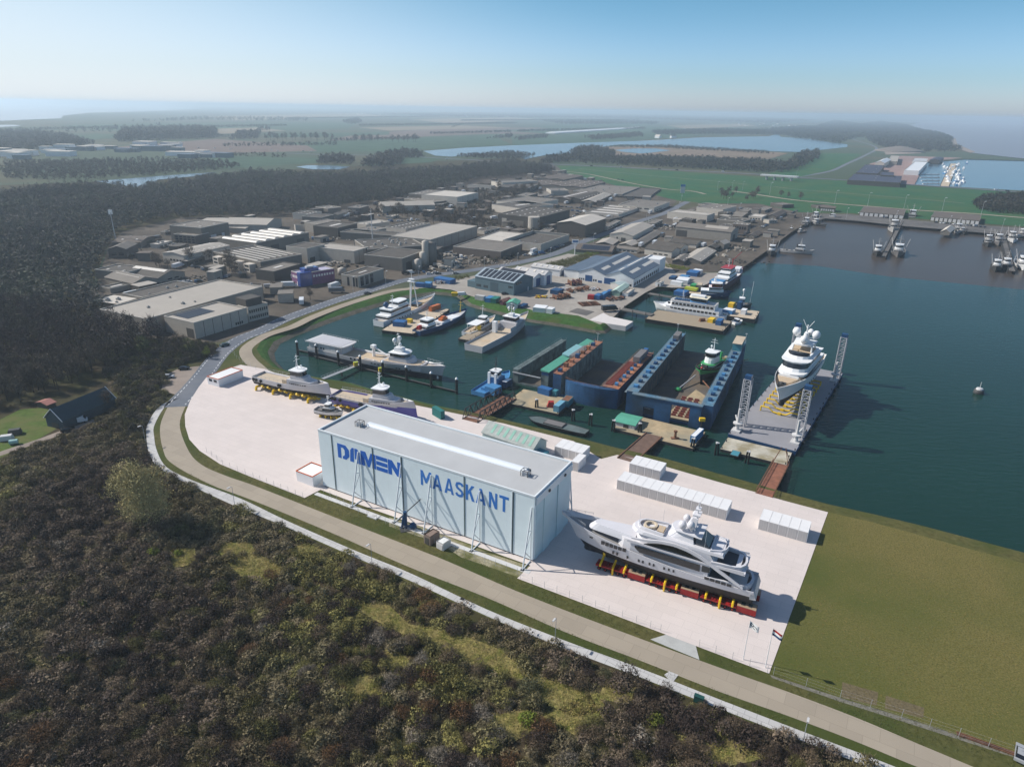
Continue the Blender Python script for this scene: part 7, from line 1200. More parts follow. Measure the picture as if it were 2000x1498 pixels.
def limbs(n=7, h0=.3, wd=.28, r=.022, fork=True):
 """trunk and limbs of a tree of height 1, as tapered three-sided tubes"""
 mb = MB(); mb.tube((0, 0, 0), (0, 0, h0), r, 5, r * .8); mb.tube((0, 0, h0), (.02, .01, .75), r * .75, 5, r * .25)
 for i in range(n):
  a = i * 2.4 + rng.uniform(-.3, .3); z = h0 * rng.uniform(.7, 1.5); e = np.array([math.cos(a) * wd * rng.uniform(.5, 1), math.sin(a) * wd * rng.uniform(.5, 1), rng.uniform(.6, .92)]); m = np.array([e[0] * .45, e[1] * .45, z + (e[2] - z) * .4])
  mb.tube((0, 0, z), m, r * .5, 4, r * .35); mb.tube(m, e, r * .35, 4, r * .1)
  for j in range(2): f = e + rng.normal(size=3) * .08; f[2] = max(f[2], .4); mb.tube(m * .5 + e * .5, f, r * .18, 3, r * .06)
 return mb
def tri_mesh(name, v, m, tint=None, smooth=False):
 n = len(v) // 3; me = bpy.data.meshes.new(name); me.vertices.add(3 * n); me.vertices.foreach_set('co', v.astype(np.float32).ravel()); me.loops.add(3 * n); me.loops.foreach_set('vertex_index', np.arange(3 * n, dtype=np.int32)); me.polygons.add(n); me.polygons.foreach_set('loop_start', np.arange(0, 3 * n, 3, dtype=np.int32))
 if tint is not None: a = me.attributes.new('tint', 'FLOAT', 'POINT'); a.data.foreach_set('value', tint.astype(np.float32))
 me.update(calc_edges=True); me.materials.append(m); return me
def scatter(name, pts, tmpl, sx, sz, m, kind='stuff', z=0.0, tint=None):
 """one mesh of many plants (what nobody would count)"""
 vs = []; ts = []; tint = rng.random(len(pts)) if tint is None else tint
 for k, (x, y) in enumerate(pts):
  t = tmpl[k % len(tmpl)]; a = rng.uniform(0, 6.28); c, s = math.cos(a), math.sin(a); X = rng.uniform(*sx); Z = rng.uniform(*sz)
  vs.append(np.stack([(t[:, 0] * c - t[:, 1] * s) * X + x, (t[:, 0] * s + t[:, 1] * c) * X + y, t[:, 2] * Z + z], 1)); ts.append(np.full(len(t), tint[k]))
 o = bpy.data.objects.new(name, tri_mesh(name, np.concatenate(vs), m, np.concatenate(ts))); C.objects.link(o); o['kind'] = kind; return o
def clump_tint(pts, sc=.03, seed=0):
 r2 = np.random.default_rng(seed); t = np.zeros(len(pts))
 for _ in range(6): a = r2.uniform(0, 6.28); f = sc * r2.uniform(.6, 2.2); t += np.sin((pts[:, 0] * math.cos(a) + pts[:, 1] * math.sin(a)) * f * 6.28 + r2.uniform(0, 6.28))
 return np.clip(.5 + t * .13 + rng.normal(0, .13, len(pts)), 0, 1)
TW = [(.062,.046,.038),(.118,.092,.07),(.168,.132,.094),(.13,.112,.052),(.205,.172,.11),(.158,.15,.055),(.23,.21,.072)]
M_twig = leaf_mat('scrub_twigs', TW); M_twig_o = leaf_mat('shrub_brown', [(.075,.055,.04),(.13,.098,.066),(.165,.125,.08)], attr=None); M_twig_p = leaf_mat('shrub_dark', [(.042,.032,.028),(.08,.06,.052)], attr=None); M_twig_g = leaf_mat('shrub_olive', [(.085,.085,.034),(.13,.12,.042),(.095,.10,.055)], attr=None); M_twig_r = leaf_mat('shrub_rust', [(.13,.072,.036),(.16,.095,.048)], attr=None); M_twig_s = leaf_mat('shrub_silver', [(.17,.15,.12),(.24,.21,.17)], attr=None)
M_moss = leaf_mat('shrub_green', [(.13,.17,.026),(.18,.20,.036)], attr=None); M_tuft = leaf_mat('dry_tufts', [(.26,.20,.08),(.40,.32,.13),(.20,.21,.055),(.33,.29,.09)]); M_wood = leaf_mat('bare_wood', [(.030,.030,.034),(.060,.057,.058),(.052,.062,.044),(.090,.082,.078),(.072,.088,.056),(.105,.10,.098)]); M_woodn = leaf_mat('near_wood', [(.036,.027,.030),(.062,.047,.047),(.052,.046,.03)])
M_bark = mat('bark', (.045, .036, .03), .95, .3, 3, spec=.1); M_twigt = leaf_mat('tree_twigs', [(.075,.062,.05),(.11,.09,.07)], attr=None); M_willow = leaf_mat('willow_leaves', [(.34,.30,.14),(.42,.37,.18)], attr=None); M_gleaf = leaf_mat('tree_green', [(.08,.095,.035),(.11,.115,.045),(.14,.14,.04)], attr=None)
SH = [dome(1500, sz=(.026, .055), mix=.36, ln=(.14, .32), wd=(.010, .024)) for _ in range(6)]; SHL = [dome(620, sz=(.045, .10), wd=(.014, .032), ln=(.16, .38), mix=.38) for _ in range(12)]; SHLOW = [dome(110, rz=.45, sz=(.08, .16), mix=.5) for _ in range(6)]
CLEAR = [[(425,1075),(450,1060),(490,1062),(505,1085),(550,1100),(545,1130),(500,1135),(470,1125),(445,1100)], [(690,1180),(760,1182),(800,1220),(850,1225),(930,1250),(980,1270),(1010,1300),(1080,1330),(1150,1350),(1170,1390),(1120,1400),(1060,1370),(1000,1330),(930,1300),(850,1270),(790,1240),(720,1205)], [(1060,1400),(1160,1350),(1190,1390),(1130,1440)], [(950,1400),(1030,1385),(1060,1420),(1000,1450)], [(1180,1330),(1240,1345),(1230,1375),(1170,1365)], [(760,1250),(800,1290),(780,1330),(745,1290)], [(330,1075),(380,1070),(385,1100),(340,1110)], [(560,1075),(600,1060),(640,1080),(600,1105)], [(820,1170),(870,1180),(860,1205),(815,1195)], [(600,1160),(625,1140),(620,1165)], [(650,1330),(720,1320),(760,1350),(700,1370)], [(1320,1450),(1420,1440),(1500,1480),(1400,1500)]]
SCRUB = [(-300,1560),(1720,1560),(1690,1501),(1560,1452),(1396,1388),(945,1209),(690,1096),(555,1038),(345,944),(298,914),(280,884),(278,850),(284,826),(303,796),(330,776),(322,740),(300,720),(250,700),(200,730),(235,770),(230,800),(160,840),(70,870),(0,902),(-300,1000)]
KEEPOUT = [[(90,800),(215,752),(235,775),(228,800),(170,832),(120,850)], [(-60,850),(40,800),(100,795),(125,812),(150,835),(110,850),(60,876),(0,900),(-60,920)], [(310,762),(345,718),(410,712),(380,770),(340,778)]]
for c in CLEAR: sheet('dry_grass', c, .06, M_dry, kind='stuff')
pts = fill(SCRUB, 2.6, KEEPOUT); _c = np.zeros(len(pts), bool)
for c in CLEAR: _c |= in_poly(pts[:, 0] + rng.normal(0, .9, len(pts)), pts[:, 1] + rng.normal(0, .9, len(pts)), [P(*p) for p in c])
pts = pts[~_c | (rng.random(len(pts)) < .04)]; pts = pts[rng.permutation(len(pts))]; dist = np.hypot(pts[:, 0], pts[:, 1]); ti = clump_tint(pts, .011, 3)
near_i = np.argsort(dist)[:900]; sel = set(rng.choice(near_i, 285, replace=False).tolist()); far_i = [i for i in range(len(pts)) if i not in sel]
scatter('scrub', pts[far_i], SHL, (1.2, 3.3), (1.2, 3.6), M_twig, tint=ti[far_i])
KINDS = [(M_twig_o, 'bare brown shrub in the dense scrub below the footpath', 'bare brown shrubs in the scrub'), (M_twig_p, 'dark blackish shrub in the dense scrub below the footpath', 'dark blackish shrubs in the scrub'), (M_twig_g, 'olive green shrub in the dense scrub below the footpath', 'olive green shrubs in the scrub'), (M_twig_r, 'rust-brown shrub in the dense scrub below the footpath', 'rust-brown shrubs in the scrub'), (M_twig_s, 'silver-grey leafless shrub in the dense scrub below the footpath', 'silver-grey shrubs in the scrub')]
SHM = [[tri_mesh('shrub', t, k[0]) for t in SH] for k in KINDS]
for n, i in enumerate(sel):
 kd = [0, 1, 2, 0, 1, 2, 3, 4, 1, 0][int(ti[i] * 9.99 + rng.uniform(-2, 2)) % 10]; o = bpy.data.objects.new('shrub', SHM[kd][n % 6]); C.objects.link(o); s = rng.uniform(1.5, 3.3); o.location = (pts[i][0], pts[i][1], 0); o.scale = (s, s, s * rng.uniform(.9, 1.25)); o.rotation_euler = (0, 0, rng.uniform(0, 6.28)); tag(o, KINDS[kd][1], 'shrub', KINDS[kd][2])
for k, (u, v, s, lab) in enumerate(((300, 1080, 2.2, 'bright moss-green bush beside the willow clearing'), (350, 1082, 1.5, 'smaller bright green bush next to the moss-green one'), (275, 1105, 1.4, 'bright green bush at the foot of the moss-green one'), (162, 1180, 1.5, 'yellow-green bush alone amid grey scrub'), (95, 1190, 1.3, 'dull green bush at the edge of the grey scrub'), (500, 1198, 1.2, 'small lime bush in the dark scrub'), (1030, 1410, 2.4, 'olive-yellow bush beside the dry grass strip'), (1280, 1410, 2.4, 'green-topped bush past the dry grass strip'), (690, 1100, 1.2, 'yellow-green bush touching the path edge'))):
 o = bpy.data.objects.new('bush', tri_mesh('bush', dome(900), M_moss)); C.objects.link(o); o.location = P(u, v); o.scale = (s, s, s); tag(o, lab, 'bush')
g = np.concatenate([fill(c, .55) for c in CLEAR]); scatter('dry_grass_tufts', g, [dome(18, rz=.8, ln=(.5, 1.1), wd=(.05, .1), mix=.2, sz=(.1, .2)) for _ in range(6)], (.5, .9), (.4, .8), M_tuft)
g = fill(SCRUB, 1.9, CLEAR + KEEPOUT); scatter('undergrowth', g, SHLOW, (.8, 1.5), (.8, 1.5), M_twig, tint=np.clip(clump_tint(g, .03, 9) * .8 + .2, 0, 1))
# woods
WB = [(-350,470),(0,390),(120,372),(200,372),(275,378),(420,355),(500,345),(575,350),(690,348),(850,338),(1000,322),(1085,336),(1075,341),(1045,343),(930,352),(838,383),(760,396),(700,402),(560,424),(430,428),(345,428),(240,452),(212,480),(192,525),(186,565),(198,602),(215,640),(120,640),(-50,620),(-350,660)]
TRL = [crown(130, .2, .34, (.1, .22), (.012, .03), (.03, .06), .6) for _ in range(8)]; TRM = [crown(260, .28, .3, (.1, .2), (.008, .02), (.018, .035), .4) for _ in range(6)]
def trunks(pts, h, r_): 
 v = []
 for x, y in pts:
  a = rng.uniform(0, 6.28)
  for k in range(2):
   b = a + k * 1.57; dx, dy = math.cos(b) * r_, math.sin(b) * r_; t = rng.normal(0, .4, 2); v += [(x - dx, y - dy, 0), (x + dx, y + dy, 0), (x + t[0], y + t[1], h * rng.uniform(.7, 1))]
 return np.array(v)
g = fill(WB, 7.2); scatter('wood', g, TRL, (11, 20), (7, 16), M_wood, tint=np.clip(.7 * clump_tint(g, .004, 5) + .3 * rng.random(len(g)), 0, 1))
NW = [(-250,640),(0,610),(120,625),(215,645),(262,662),(330,676),(300,690),(255,705),(200,728),(150,752),(60,785),(-60,800),(-250,850)]
g = fill(NW, 5.2); d = np.hypot(g[:, 0], g[:, 1]); order = np.argsort(d); nt, ft = g[order[:70]], g[order[70:]]
o = scatter('near_wood', ft, TRM, (11, 14), (10, 14), M_woodn); me = tri_mesh('near_wood_trunks', trunks(ft, 11, .2), M_bark); o2 = bpy.data.objects.new('wood_trunks', me); C.objects.link(o2); o2['kind'] = 'stuff'
LM = [limbs(7, .35, .25, .016) for _ in range(3)]; LMESH = [None] * 3; CM = {}
def tree(x, y, h, label, group=None, m=None, n=800, kind=0, name='bare_tree', wide=1.0, cat='tree'):
 m = m or M_twigt; k = (m.name, kind)
 if k not in CM: CM[k] = tri_mesh('crown', crown(n, .3 if m is not M_willow else .1, .3 if m is not M_willow else .4, mix=.35 if m is M_twigt else .6, k=11 if m is not M_willow else 30, **({} if m is not M_willow else dict(sz=(.005, .011), bw=(.002, .005), ln=(.03, .09)))), m)
 if LMESH[kind] is None: o_ = LM[kind].build('trunk', M_bark); LMESH[kind] = o_.data; bpy.data.objects.remove(o_)
 t = thing(name, label, cat, (x, y, 0), rng.uniform(0, 6.28), group)
 for nm, me in (('trunk', LMESH[kind]), ('crown', CM[k])): o = bpy.data.objects.new(nm, me); C.objects.link(o); o.parent = t; o.scale = (h * wide, h * wide, h)
 return t
for i, (x, y) in enumerate(nt): tree(x, y, rng.uniform(9, 13), 'tall leafless tree with dark upright trunk in the wood above the barn', 'leafless trees at the edge of the near wood', m=M_twigt, kind=i % 3)
# bushes and small trees between barn, lay-by and estate
EDGE = [(225,690),(270,668),(330,668),(415,676),(425,690),(380,708),(340,716),(320,735),(310,765),(285,800),(270,850),(235,835),(240,790),(235,760),(205,735)]
g = fill(EDGE, 3.0, KEEPOUT); scatter('thicket', g, SHL, (1.8, 3.4), (2.4, 5.2), leaf_mat('thicket_twigs', [(.06,.05,.042),(.085,.078,.04),(.12,.115,.045),(.08,.07,.058),(.12,.09,.065)]))
for k, (u, v, h, m, lab) in enumerate(((283, 700, 11, M_gleaf, 'yellow-green tree at the end of the estate thicket'), (330, 702, 9, M_twigt, 'brownish leafless tree in the estate thicket'), (352, 690, 10, M_twigt, 'pink-brown tree in front of the solar annex'), (372, 695, 9, M_gleaf, 'olive tree before the solar annex wall'), (405, 700, 6, M_moss, 'bright green small tree at the road bend'), (215, 800, 8, M_twigt, 'leafless tree leaning over the barn roof end'), (180, 800, 6, M_gleaf, 'small budding tree behind the barn'))):
 p = P(u, v); tree(p.x, p.y, h, lab, m=m, kind=k % 3, name='small_tree', wide=1.15)
p = P(287, 1022); tree(p.x, p.y, 19.5, 'big willow with pale olive leaves standing alone above the scrub', m=M_willow, n=16000, kind=1, name='willow_tree', wide=1.05)
p = P(1226, 1352); tree(p.x, p.y, 7.5, 'lone leafless tree leaning over the footpath slabs', m=leaf_mat('lone_twigs', [(.06,.048,.036),(.08,.065,.05)], attr=None), n=420, kind=2, name='lone_tree', wide=1.5)
p = P(25, 1250)
for k, (u, v) in enumerate(((200, 1285), (20, 1255), (120, 1090), (1250, 1460))): p = P(u, v); tree(p.x, p.y, 5, ['pale dead branching shrub amid the dark scrub', 'pale dead shrub at the photo edge of the scrub', 'pale bare sapling near the willow', 'pale bare sapling past the dry grass'][k], m=M_twig_s, n=160, kind=k % 3, name='dead_sapling', wide=1.6)
# estate trees, tree rows, far copses
for i, (zn, x, y, h) in enumerate((('B', 1340, 330, 13), ('B', 1225, 290, 11), ('B', 1430, 310, 12), ('B', 1480, 330, 10), ('B', 1570, 330, 13), ('B', 1650, 350, 12), ('B', 1730, 385, 12), ('B', 1800, 360, 11), ('B', 1870, 400, 12), ('C', 45, 570, 13), ('C', 105, 560, 11), ('C', 235, 575, 14), ('C', 300, 590, 11), ('C', 360, 560, 12), ('C', 430, 600, 13), ('C', 480, 370, 11), ('C', 540, 380, 12), ('C', 600, 350, 11), ('C', 690, 330, 12), ('C', 740, 300, 11), ('C', 790, 290, 12), ('C', 860, 280, 12), ('C', 940, 270, 11), ('C', 1010, 250, 10), ('C', 1030, 660, 11), ('C', 1290, 660, 9), ('C', 1360, 680, 9), ('C', 730, 650, 8), ('C', 1430, 470, 8), ('C', 1480, 450, 9), ('D', 1065, 145, 12), ('D', 1040, 130, 10), ('D', 1290, 170, 9), ('D', 1350, 150, 9), ('D', 1620, 130, 10), ('D', 1690, 140, 9), ('D', 1810, 160, 12), ('A', 770, 690, 9), ('A', 890, 720, 7), ('A', 1700, 350, 8), ('B', 470, 330, 6), ('B', 170, 1030, 6), ('B', 530, 1130, 8))):
 p = P(*q(zn, x, y)); tree(p.x, p.y, h, 'grey leafless roadside tree between the estate buildings', 'leafless trees along the estate roads', kind=i % 3, wide=1.25)
for k, (u, v, h, lab) in enumerate((('A', (640, 630), 9, 'dark conifer beside the brick house'), ('A', (600, 640), 7, 'smaller dark conifer beside the brick house'), ('A', (530, 640), 7, 'round dark bush-like conifer at the house corner'), ('A', (935, 400), 9, 'dark conifer at the wood edge near the office'))):
 p = P(*q(u, *v)); t = thing('conifer', h if isinstance(h, str) else lab, 'conifer', p); o = bpy.data.objects.new('crown', tri_mesh('crown', np.concatenate([dome(500, .28, 1.0, up=.1), dome(300, .16, 1.6, up=.1)]), leaf_mat('conifer_needles', [(.03,.036,.03),(.045,.05,.04)], attr=None))); C.objects.link(o); o.parent = t; o.scale = (h, h, h * .62); MB().tube((0, 0, 0), (0, 0, h * .3), .2, 6).build('trunk', M_bark, t)
def row(a, b, n, h, lab, grp, jit=6):
 a, b = P(*a), P(*b)
 for i in range(n): p = a + (b - a) * ((i + .5) / n); tree(p.x + rng.uniform(-jit, jit), p.y + rng.uniform(-jit, jit), h * rng.uniform(.85, 1.1), lab, grp, kind=i % 3, wide=1.2)
row((512, 275), (653, 275), 16, 26, 'tall avenue tree in the first row across the far fields', 'avenue trees, first far row'); row((686, 277), (738, 277), 7, 25, 'tall avenue tree in the short middle row across the far fields', 'avenue trees, short middle row'); row((766, 279), (818, 278), 6, 25, 'tall avenue tree in the last row across the far fields', 'avenue trees, last far row')
FT = [crown(40, .05, .42, (.2, .4), (.03, .08), (.07, .13), .7, 6) for _ in range(6)]
M_farw = leaf_mat('far_wood', [(.035,.032,.028),(.05,.045,.036),(.045,.05,.028)])
def copse(px, step, h, nm='copse', w=1.0): g = fill(px, step); return scatter(nm, g, FT, (h * 1.0 * w, h * 1.5 * w), (h * .8, h * 1.2), M_farw)
copse([(0,300),(-200,290),(-200,262),(60,260),(130,268),(185,284),(120,292)], 16, 14); copse([(228,278),(420,270),(425,260),(390,256),(240,262)], 16, 22); copse([(450,275),(500,272),(510,262),(470,262)], 16, 16)
copse([(0,335),(60,322),(180,318),(300,322),(425,318),(480,326),(420,334),(300,343),(180,352),(60,352),(0,352)], 11, 8); copse([(0,318),(300,312),(460,318),(300,320),(0,330)], 14, 7)
copse([(615,322),(640,310),(690,312),(690,322)], 12, 13); copse([(705,328),(740,312),(780,308),(786,322),(770,328)], 12, 16); copse([(750,307),(790,300),(825,303),(825,308),(780,312)], 13, 14); copse([(880,308),(1000,300),(1045,306),(1000,314)], 12, 9)
copse([(1045,322),(1090,310),(1150,308),(1200,312),(1260,312),(1370,315),(1480,320),(1545,325),(1540,336),(1490,338),(1300,328),(1120,318)], 12, 13); copse([(1115,305),(1125,296),(1160,292),(1205,305),(1180,308)], 12, 14); copse([(1170,288),(1300,286),(1400,292),(1500,298),(1510,302),(1400,296),(1290,290)], 12, 7); copse([(1540,322),(1565,304),(1598,300),(1600,310),(1560,330),(1520,338)], 12, 14)
copse([(1585,252),(1630,236),(1680,244),(1720,238),(1770,246),(1800,256),(1835,262),(1860,272),(1855,285),(1880,296),(1800,298),(1780,292),(1740,290),(1716,288),(1702,280),(1690,268),(1668,272),(1640,281),(1600,276),(1530,266),(1500,262),(1540,256)], 24, 15, w=1.3); copse([(1380,262),(1480,256),(1560,248),(1600,250),(1540,262),(1500,265)], 26, 14); copse([(1140,270),(1250,262),(1255,268),(1160,275)], 18, 13); copse([(1270,260),(1390,256),(1500,258),(1490,262),(1290,264)], 18, 16); copse([(1005,272),(1070,266),(1070,270),(1010,276)], 18, 12); copse([(950,272),(1000,264),(1000,270)], 18, 10)
copse([(670,240),(700,232),(706,240),(690,244)], 30, 18); copse([(500,255),(530,251),(530,256),(505,258)], 30, 15); copse([(1060,238),(1180,236),(1290,240),(1280,244),(1100,244)], 45, 18); copse([(600,238),(420,236),(250,240),(380,232),(600,232)], 60, 18); copse([(750,224),(1000,220),(1400,228),(1600,236),(1500,242),(1200,232),(900,230)], 90, 20, w=1.6); copse([(100,262),(300,248),(420,250),(280,258)], 60, 18)
copse([(1905,408),(1900,398),(1930,388),(2000,384),(2200,396),(2200,432),(2000,420),(1930,416)], 6, 8)
for k, (pl, hh, st, nm, m) in enumerate((([(1040,535),(1060,520),(1100,510),(1140,498),(1150,505),(1120,518),(1080,528),(1050,540)], 3.0, 2.5, 'hedge', M_gleaf), ([(1140,497),(1180,487),(1190,492),(1150,502)], 2.0, 2.2, 'hedge', M_moss), ([(1300,516),(1345,524),(1345,530),(1300,522)], 1.8, 2.2, 'hedge', M_moss), ([(885,542),(915,537),(915,543),(890,548)], 1.8, 2.2, 'hedge', M_gleaf))):
 g = fill(pl, st); vs_ = []; 
 for x, y in g: t_ = dome(260); s_ = hh * rng.uniform(.7, 1); vs_.append(t_ * s_ + np.array([x - g[0][0], y - g[0][1], 0]))
 o = bpy.data.objects.new(nm, tri_mesh(nm, np.concatenate(vs_), m)); C.objects.link(o); o.location = (g[0][0], g[0][1], 0); tag(o, ['dark green hedge along the road behind the white store', 'low bright hedge beside the road behind the hedge', 'yellow-green hedge between white workshop and quay sheds', 'low hedge by the roadside behind the blue containers'][k], 'hedge')
# grass tufts on the verges
TF = [dome(10, rz=.5, ln=(.4, .9), wd=(.05, .12), mix=.3, sz=(.1, .2)) for _ in range(6)]; M_gt = leaf_mat('grass_tufts', [(.05,.07,.018),(.085,.09,.03),(.11,.10,.04)])
g = np.concatenate([fill(pl, .8, [[(1262,1250),(1310,1230),(1364,1257),(1374,1296),(1300,1268)]]) for pl in ([(372,862),(392,884),(432,912),(492,938),(595,976),(640,962),(700,988),(1010,1132),(1500,1320),(1400,1300),(1172,1216),(1010,1153),(800,1065),(650,1006),(500,948),(440,927),(394,906),(368,880)], [(328,914),(362,934),(470,974),(560,1016),(800,1118),(950,1189),(1250,1304),(1566,1427),(1533,1397),(1400,1350),(1250,1291),(950,1168),(800,1109),(650,1043),(410,947),(338,908)], [(1502,1318),(1640,1364),(1760,1402),(1990,1478),(1990,1500),(1799,1453),(1666,1397),(1533,1347)])]); scatter('verge_grass', g, TF, (.4, .8), (.3, .7), M_gt)
g = fill([(1610,1005),(1900,1075),(2060,1115),(2060,1500),(1760,1405),(1512,1318)], 1.15); scatter('lawn_grass', g, TF, (.4, .9), (.15, .4), leaf_mat('lawn_tufts', [(.10,.10,.024),(.16,.13,.038),(.21,.165,.06)]), tint=clump_tint(g, .03, 4))
# ---------------------------------------------------------------- cars, lamps, fences, masts, far settlements
CARM = {n: paint('car_' + n, c, .25, .03, spec=.6) for n, c in dict(white=(.68, .68, .67), silver=(.35, .36, .37), black=(.015, .016, .018), blue=(.03, .10, .22), grey=(.12, .12, .125), darkgreen=(.02, .06, .06), red=(.30, .02, .02), yellow=(.6, .45, .03)).items()}
CARP = {}
def car(u, v, ang, label, col='grey', kind='car', group=None, z=.1, small=False):
 key = (col, kind)
 if key not in CARP:
  L, B, H = dict(car=(4.4, 1.8, 1.45), van=(5.4, 2.0, 2.3), truck=(9.5, 2.5, 3.4))[kind]
  t = thing('parked_car' if kind == 'car' else kind, 'x', kind, (0, 0, 0)); m = CARM[col]; mb = MB()
  if kind == 'car': pr = [(-.5, .35), (-.49, .62), (-.32, .68), (.2, .68), (.46, .6), (.5, .42), (.5, .3), (-.5, .25)]
  else: pr = [(-.5, .25), (-.5, 1), (.28, 1), (.4, .62), (.5, .5), (.5, .25)]
  pr = [(x * L, max(.28, z_ * H)) for x, z_ in pr]; n = len(pr); mb.add([(x, -B / 2, z_) for x, z_ in pr] + [(x, B / 2, z_) for x, z_ in pr], [tuple(range(n))[::-1], tuple(range(n, 2 * n))] + [(i, (i + 1) % n, n + (i + 1) % n, n + i) for i in range(n)]); mb.build('body', m, t)
  if kind == 'car': c_ = MB().frust([(-1.9, -.82), (1.1, -.82), (1.1, .82), (-1.9, .82)], H * .681, [(-1.4, -.66), (.4, -.66), (.4, .66), (-1.4, .66)], H * .97).build('cabin', M_glass, t); MB().box(-1.35, .35, -.64, .64, H * .975, H).build('roof', m, c_)
  else: MB().frust([(L * .29, -B / 2 + .05), (L * .42, -B / 2 + .05), (L * .42, B / 2 - .05), (L * .29, B / 2 - .05)], H * .62, [(L * .285, -B / 2 + .1), (L * .36, -B / 2 + .1), (L * .36, B / 2 - .1), (L * .285, B / 2 - .1)], H * .97).build('windscreen', M_glass, t)
  for x in (-.31, .31):
   for s in (1, -1): w_ = MB(); w_.tube((x * L, s * (B / 2 - .22), .33), (x * L, s * (B / 2 + .02), .33), .33, 10); w_.build('wheel', M_rubber, t)
  CARP[key] = t; c = t
 else: c = copy_tree(CARP[key])
 p = P(u, v, 0); c.location = (p.x, p.y, z); c.rotation_euler = (0, 0, ang); c['label'] = label
 if group: c['group'] = group
 elif 'group' in c: del c['group']
 return c
car(439, 676, .95, 'dark teal car driving on the road bend below the solar annex', 'darkgreen'); car(330, 738, .1, 'silver car parked on the sandy lay-by', 'silver'); car(360, 722, .3, 'dark car parked under the trees at the lay-by', 'black'); car(133, 842, .6, 'black car parked at the barn gable', 'black'); car(155, 826, .5, 'white car parked along the barn wall', 'white', 'van'); car(718, 575, .5, 'dark car driving past the tan office', 'black')
car(*q('G', 262, 490), .3, 'white van parked by the yellow skip in the yard', 'white', 'van'); car(*q('G', 680, 478), .2, 'black car at the blue-grey workshop corner', 'black'); car(*q('C', 140, 1050), .2, 'white car in the estate parking strip', 'white'); car(*q('C', 200, 1075), .4, 'silver car on the road beyond the blue containers', 'silver'); car(*q('C', 30, 1080), .2, 'dark car at the end of the estate parking strip', 'black'); car(*q('C', 1385, 1100), .9, 'white van at the side of the big white workshop', 'white', 'van'); car(*q('B', 325, 1005), .2, 'white box van in front of the purple office', 'white', 'truck'); car(*q('B', 790, 1060), .2, 'dark flatbed truck parked before the tan office', 'grey', 'truck'); car(*q('B', 1690, 880), .3, 'white car near the stone heaps', 'white'); car(*q('B', 1750, 870), .3, 'white car beside another white car near the stone heaps', 'white'); car(*q('B', 1890, 850), .3, 'silver car by the stone yard fence', 'silver'); car(*q('G', 1700, 640), .3, 'dark flatbed truck with white cab near the slipway', 'black', 'truck')
t = thing('skip', 'yellow skip on the bank edge near the white van', 'skip', P(*q('G', 190, 490), .07)); MB().frust([(-1.6, -1), (1.6, -1), (1.6, 1), (-1.6, 1)], .05, [(-2, -1.1), (2, -1.1), (2, 1.1), (-2, 1.1)], 2.0).build('body', M_yellow, t); MB().box(-1.7, 1.7, -.9, .9, 2.0, 2.15).build('lid', M_yellow, t)
CG = ['white', 'silver', 'black', 'grey', 'blue']; LOTS = [('A', (790, 880), (1230, 850), 9), ('A', (1110, 700), (1440, 790), 8), ('A', (1850, 900), (1990, 960), 4), ('B', (540, 540), (760, 560), 7), ('B', (1440, 880), (1660, 860), 5), ('B', (1850, 760), (1995, 700), 6), ('B', (1700, 800), (1960, 790), 8), ('C', (100, 880), (300, 930), 7), ('C', (870, 900), (1050, 880), 4), ('C', (1080, 860), (1260, 790), 6), ('C', (1330, 460), (1500, 480), 6), ('C', (1180, 420), (1460, 440), 8), ('C', (600, 680), (1000, 690), 8), ('C', (420, 650), (600, 640), 4), ('C', (1300, 560), (1420, 470), 5), ('D', (480, 400), (640, 440), 8), ('D', (400, 620), (520, 600), 4), ('D', (1210, 500), (1280, 510), 3), ('D', (1420, 430), (1500, 400), 4), ('D', (1700, 310), (1780, 260), 4), ('B', (930, 330), (1300, 300), 8), ('B', (1300, 370), (1600, 350), 6), ('T4', (1300, 1020), (1700, 1060), 12), ('T4', (680, 945), (1020, 1000), 6), ('B', (620, 560), (760, 540), 4), ('A', (1370, 830), (1520, 790), 4)]
k = 0
for zn, a, b, n in LOTS:
 for i in range(n):
  f = (i + rng.uniform(.2, .8)) / n; u, v = q(zn, a[0] + (b[0] - a[0]) * f, a[1] + (b[1] - a[1]) * f); c_ = CG[int(rng.integers(0, 5))]; kd = 'van' if rng.random() < .15 else 'car'
  car(u, v, rng.choice([.3, 1.85, 2.0, .45]), f'{c_} {kd} parked between the buildings of the industrial estate', c_, kd, f'{c_} {kd}s parked in the industrial estate', z=.06); k += 1
for i, (u, v, c_) in enumerate(((1014 + 0, 0, 'white'),) * 0 + ((1155, 326, 'black'), (1213, 328, 'white'), (1288, 332, 'black'), (1322, 334, 'black'), (1412, 337, 'white'), (1945, 373, 'white'), (1967, 375, 'black'), (543, 297, 'white'), (530, 295, 'white'), (608, 298, 'white'), (593, 297, 'silver'), (790, 307, 'white'), (816, 309, 'black'), (873, 312, 'white'), (352, 279, 'white'), (420, 291, 'white'), (450, 293, 'white'), (388, 290, 'white'))): car(u, v, -.2, f'tiny {c_} vehicle on the distant motorway', c_, 'van', f'{c_} vehicles on the motorway', z=.6)
for i, (u, v) in enumerate(((1208, 352), (1216, 353))): car(u, v, -.3, ('dark car leading on the dyke road', 'dark car following on the dyke road')[i], 'black', z=.4)
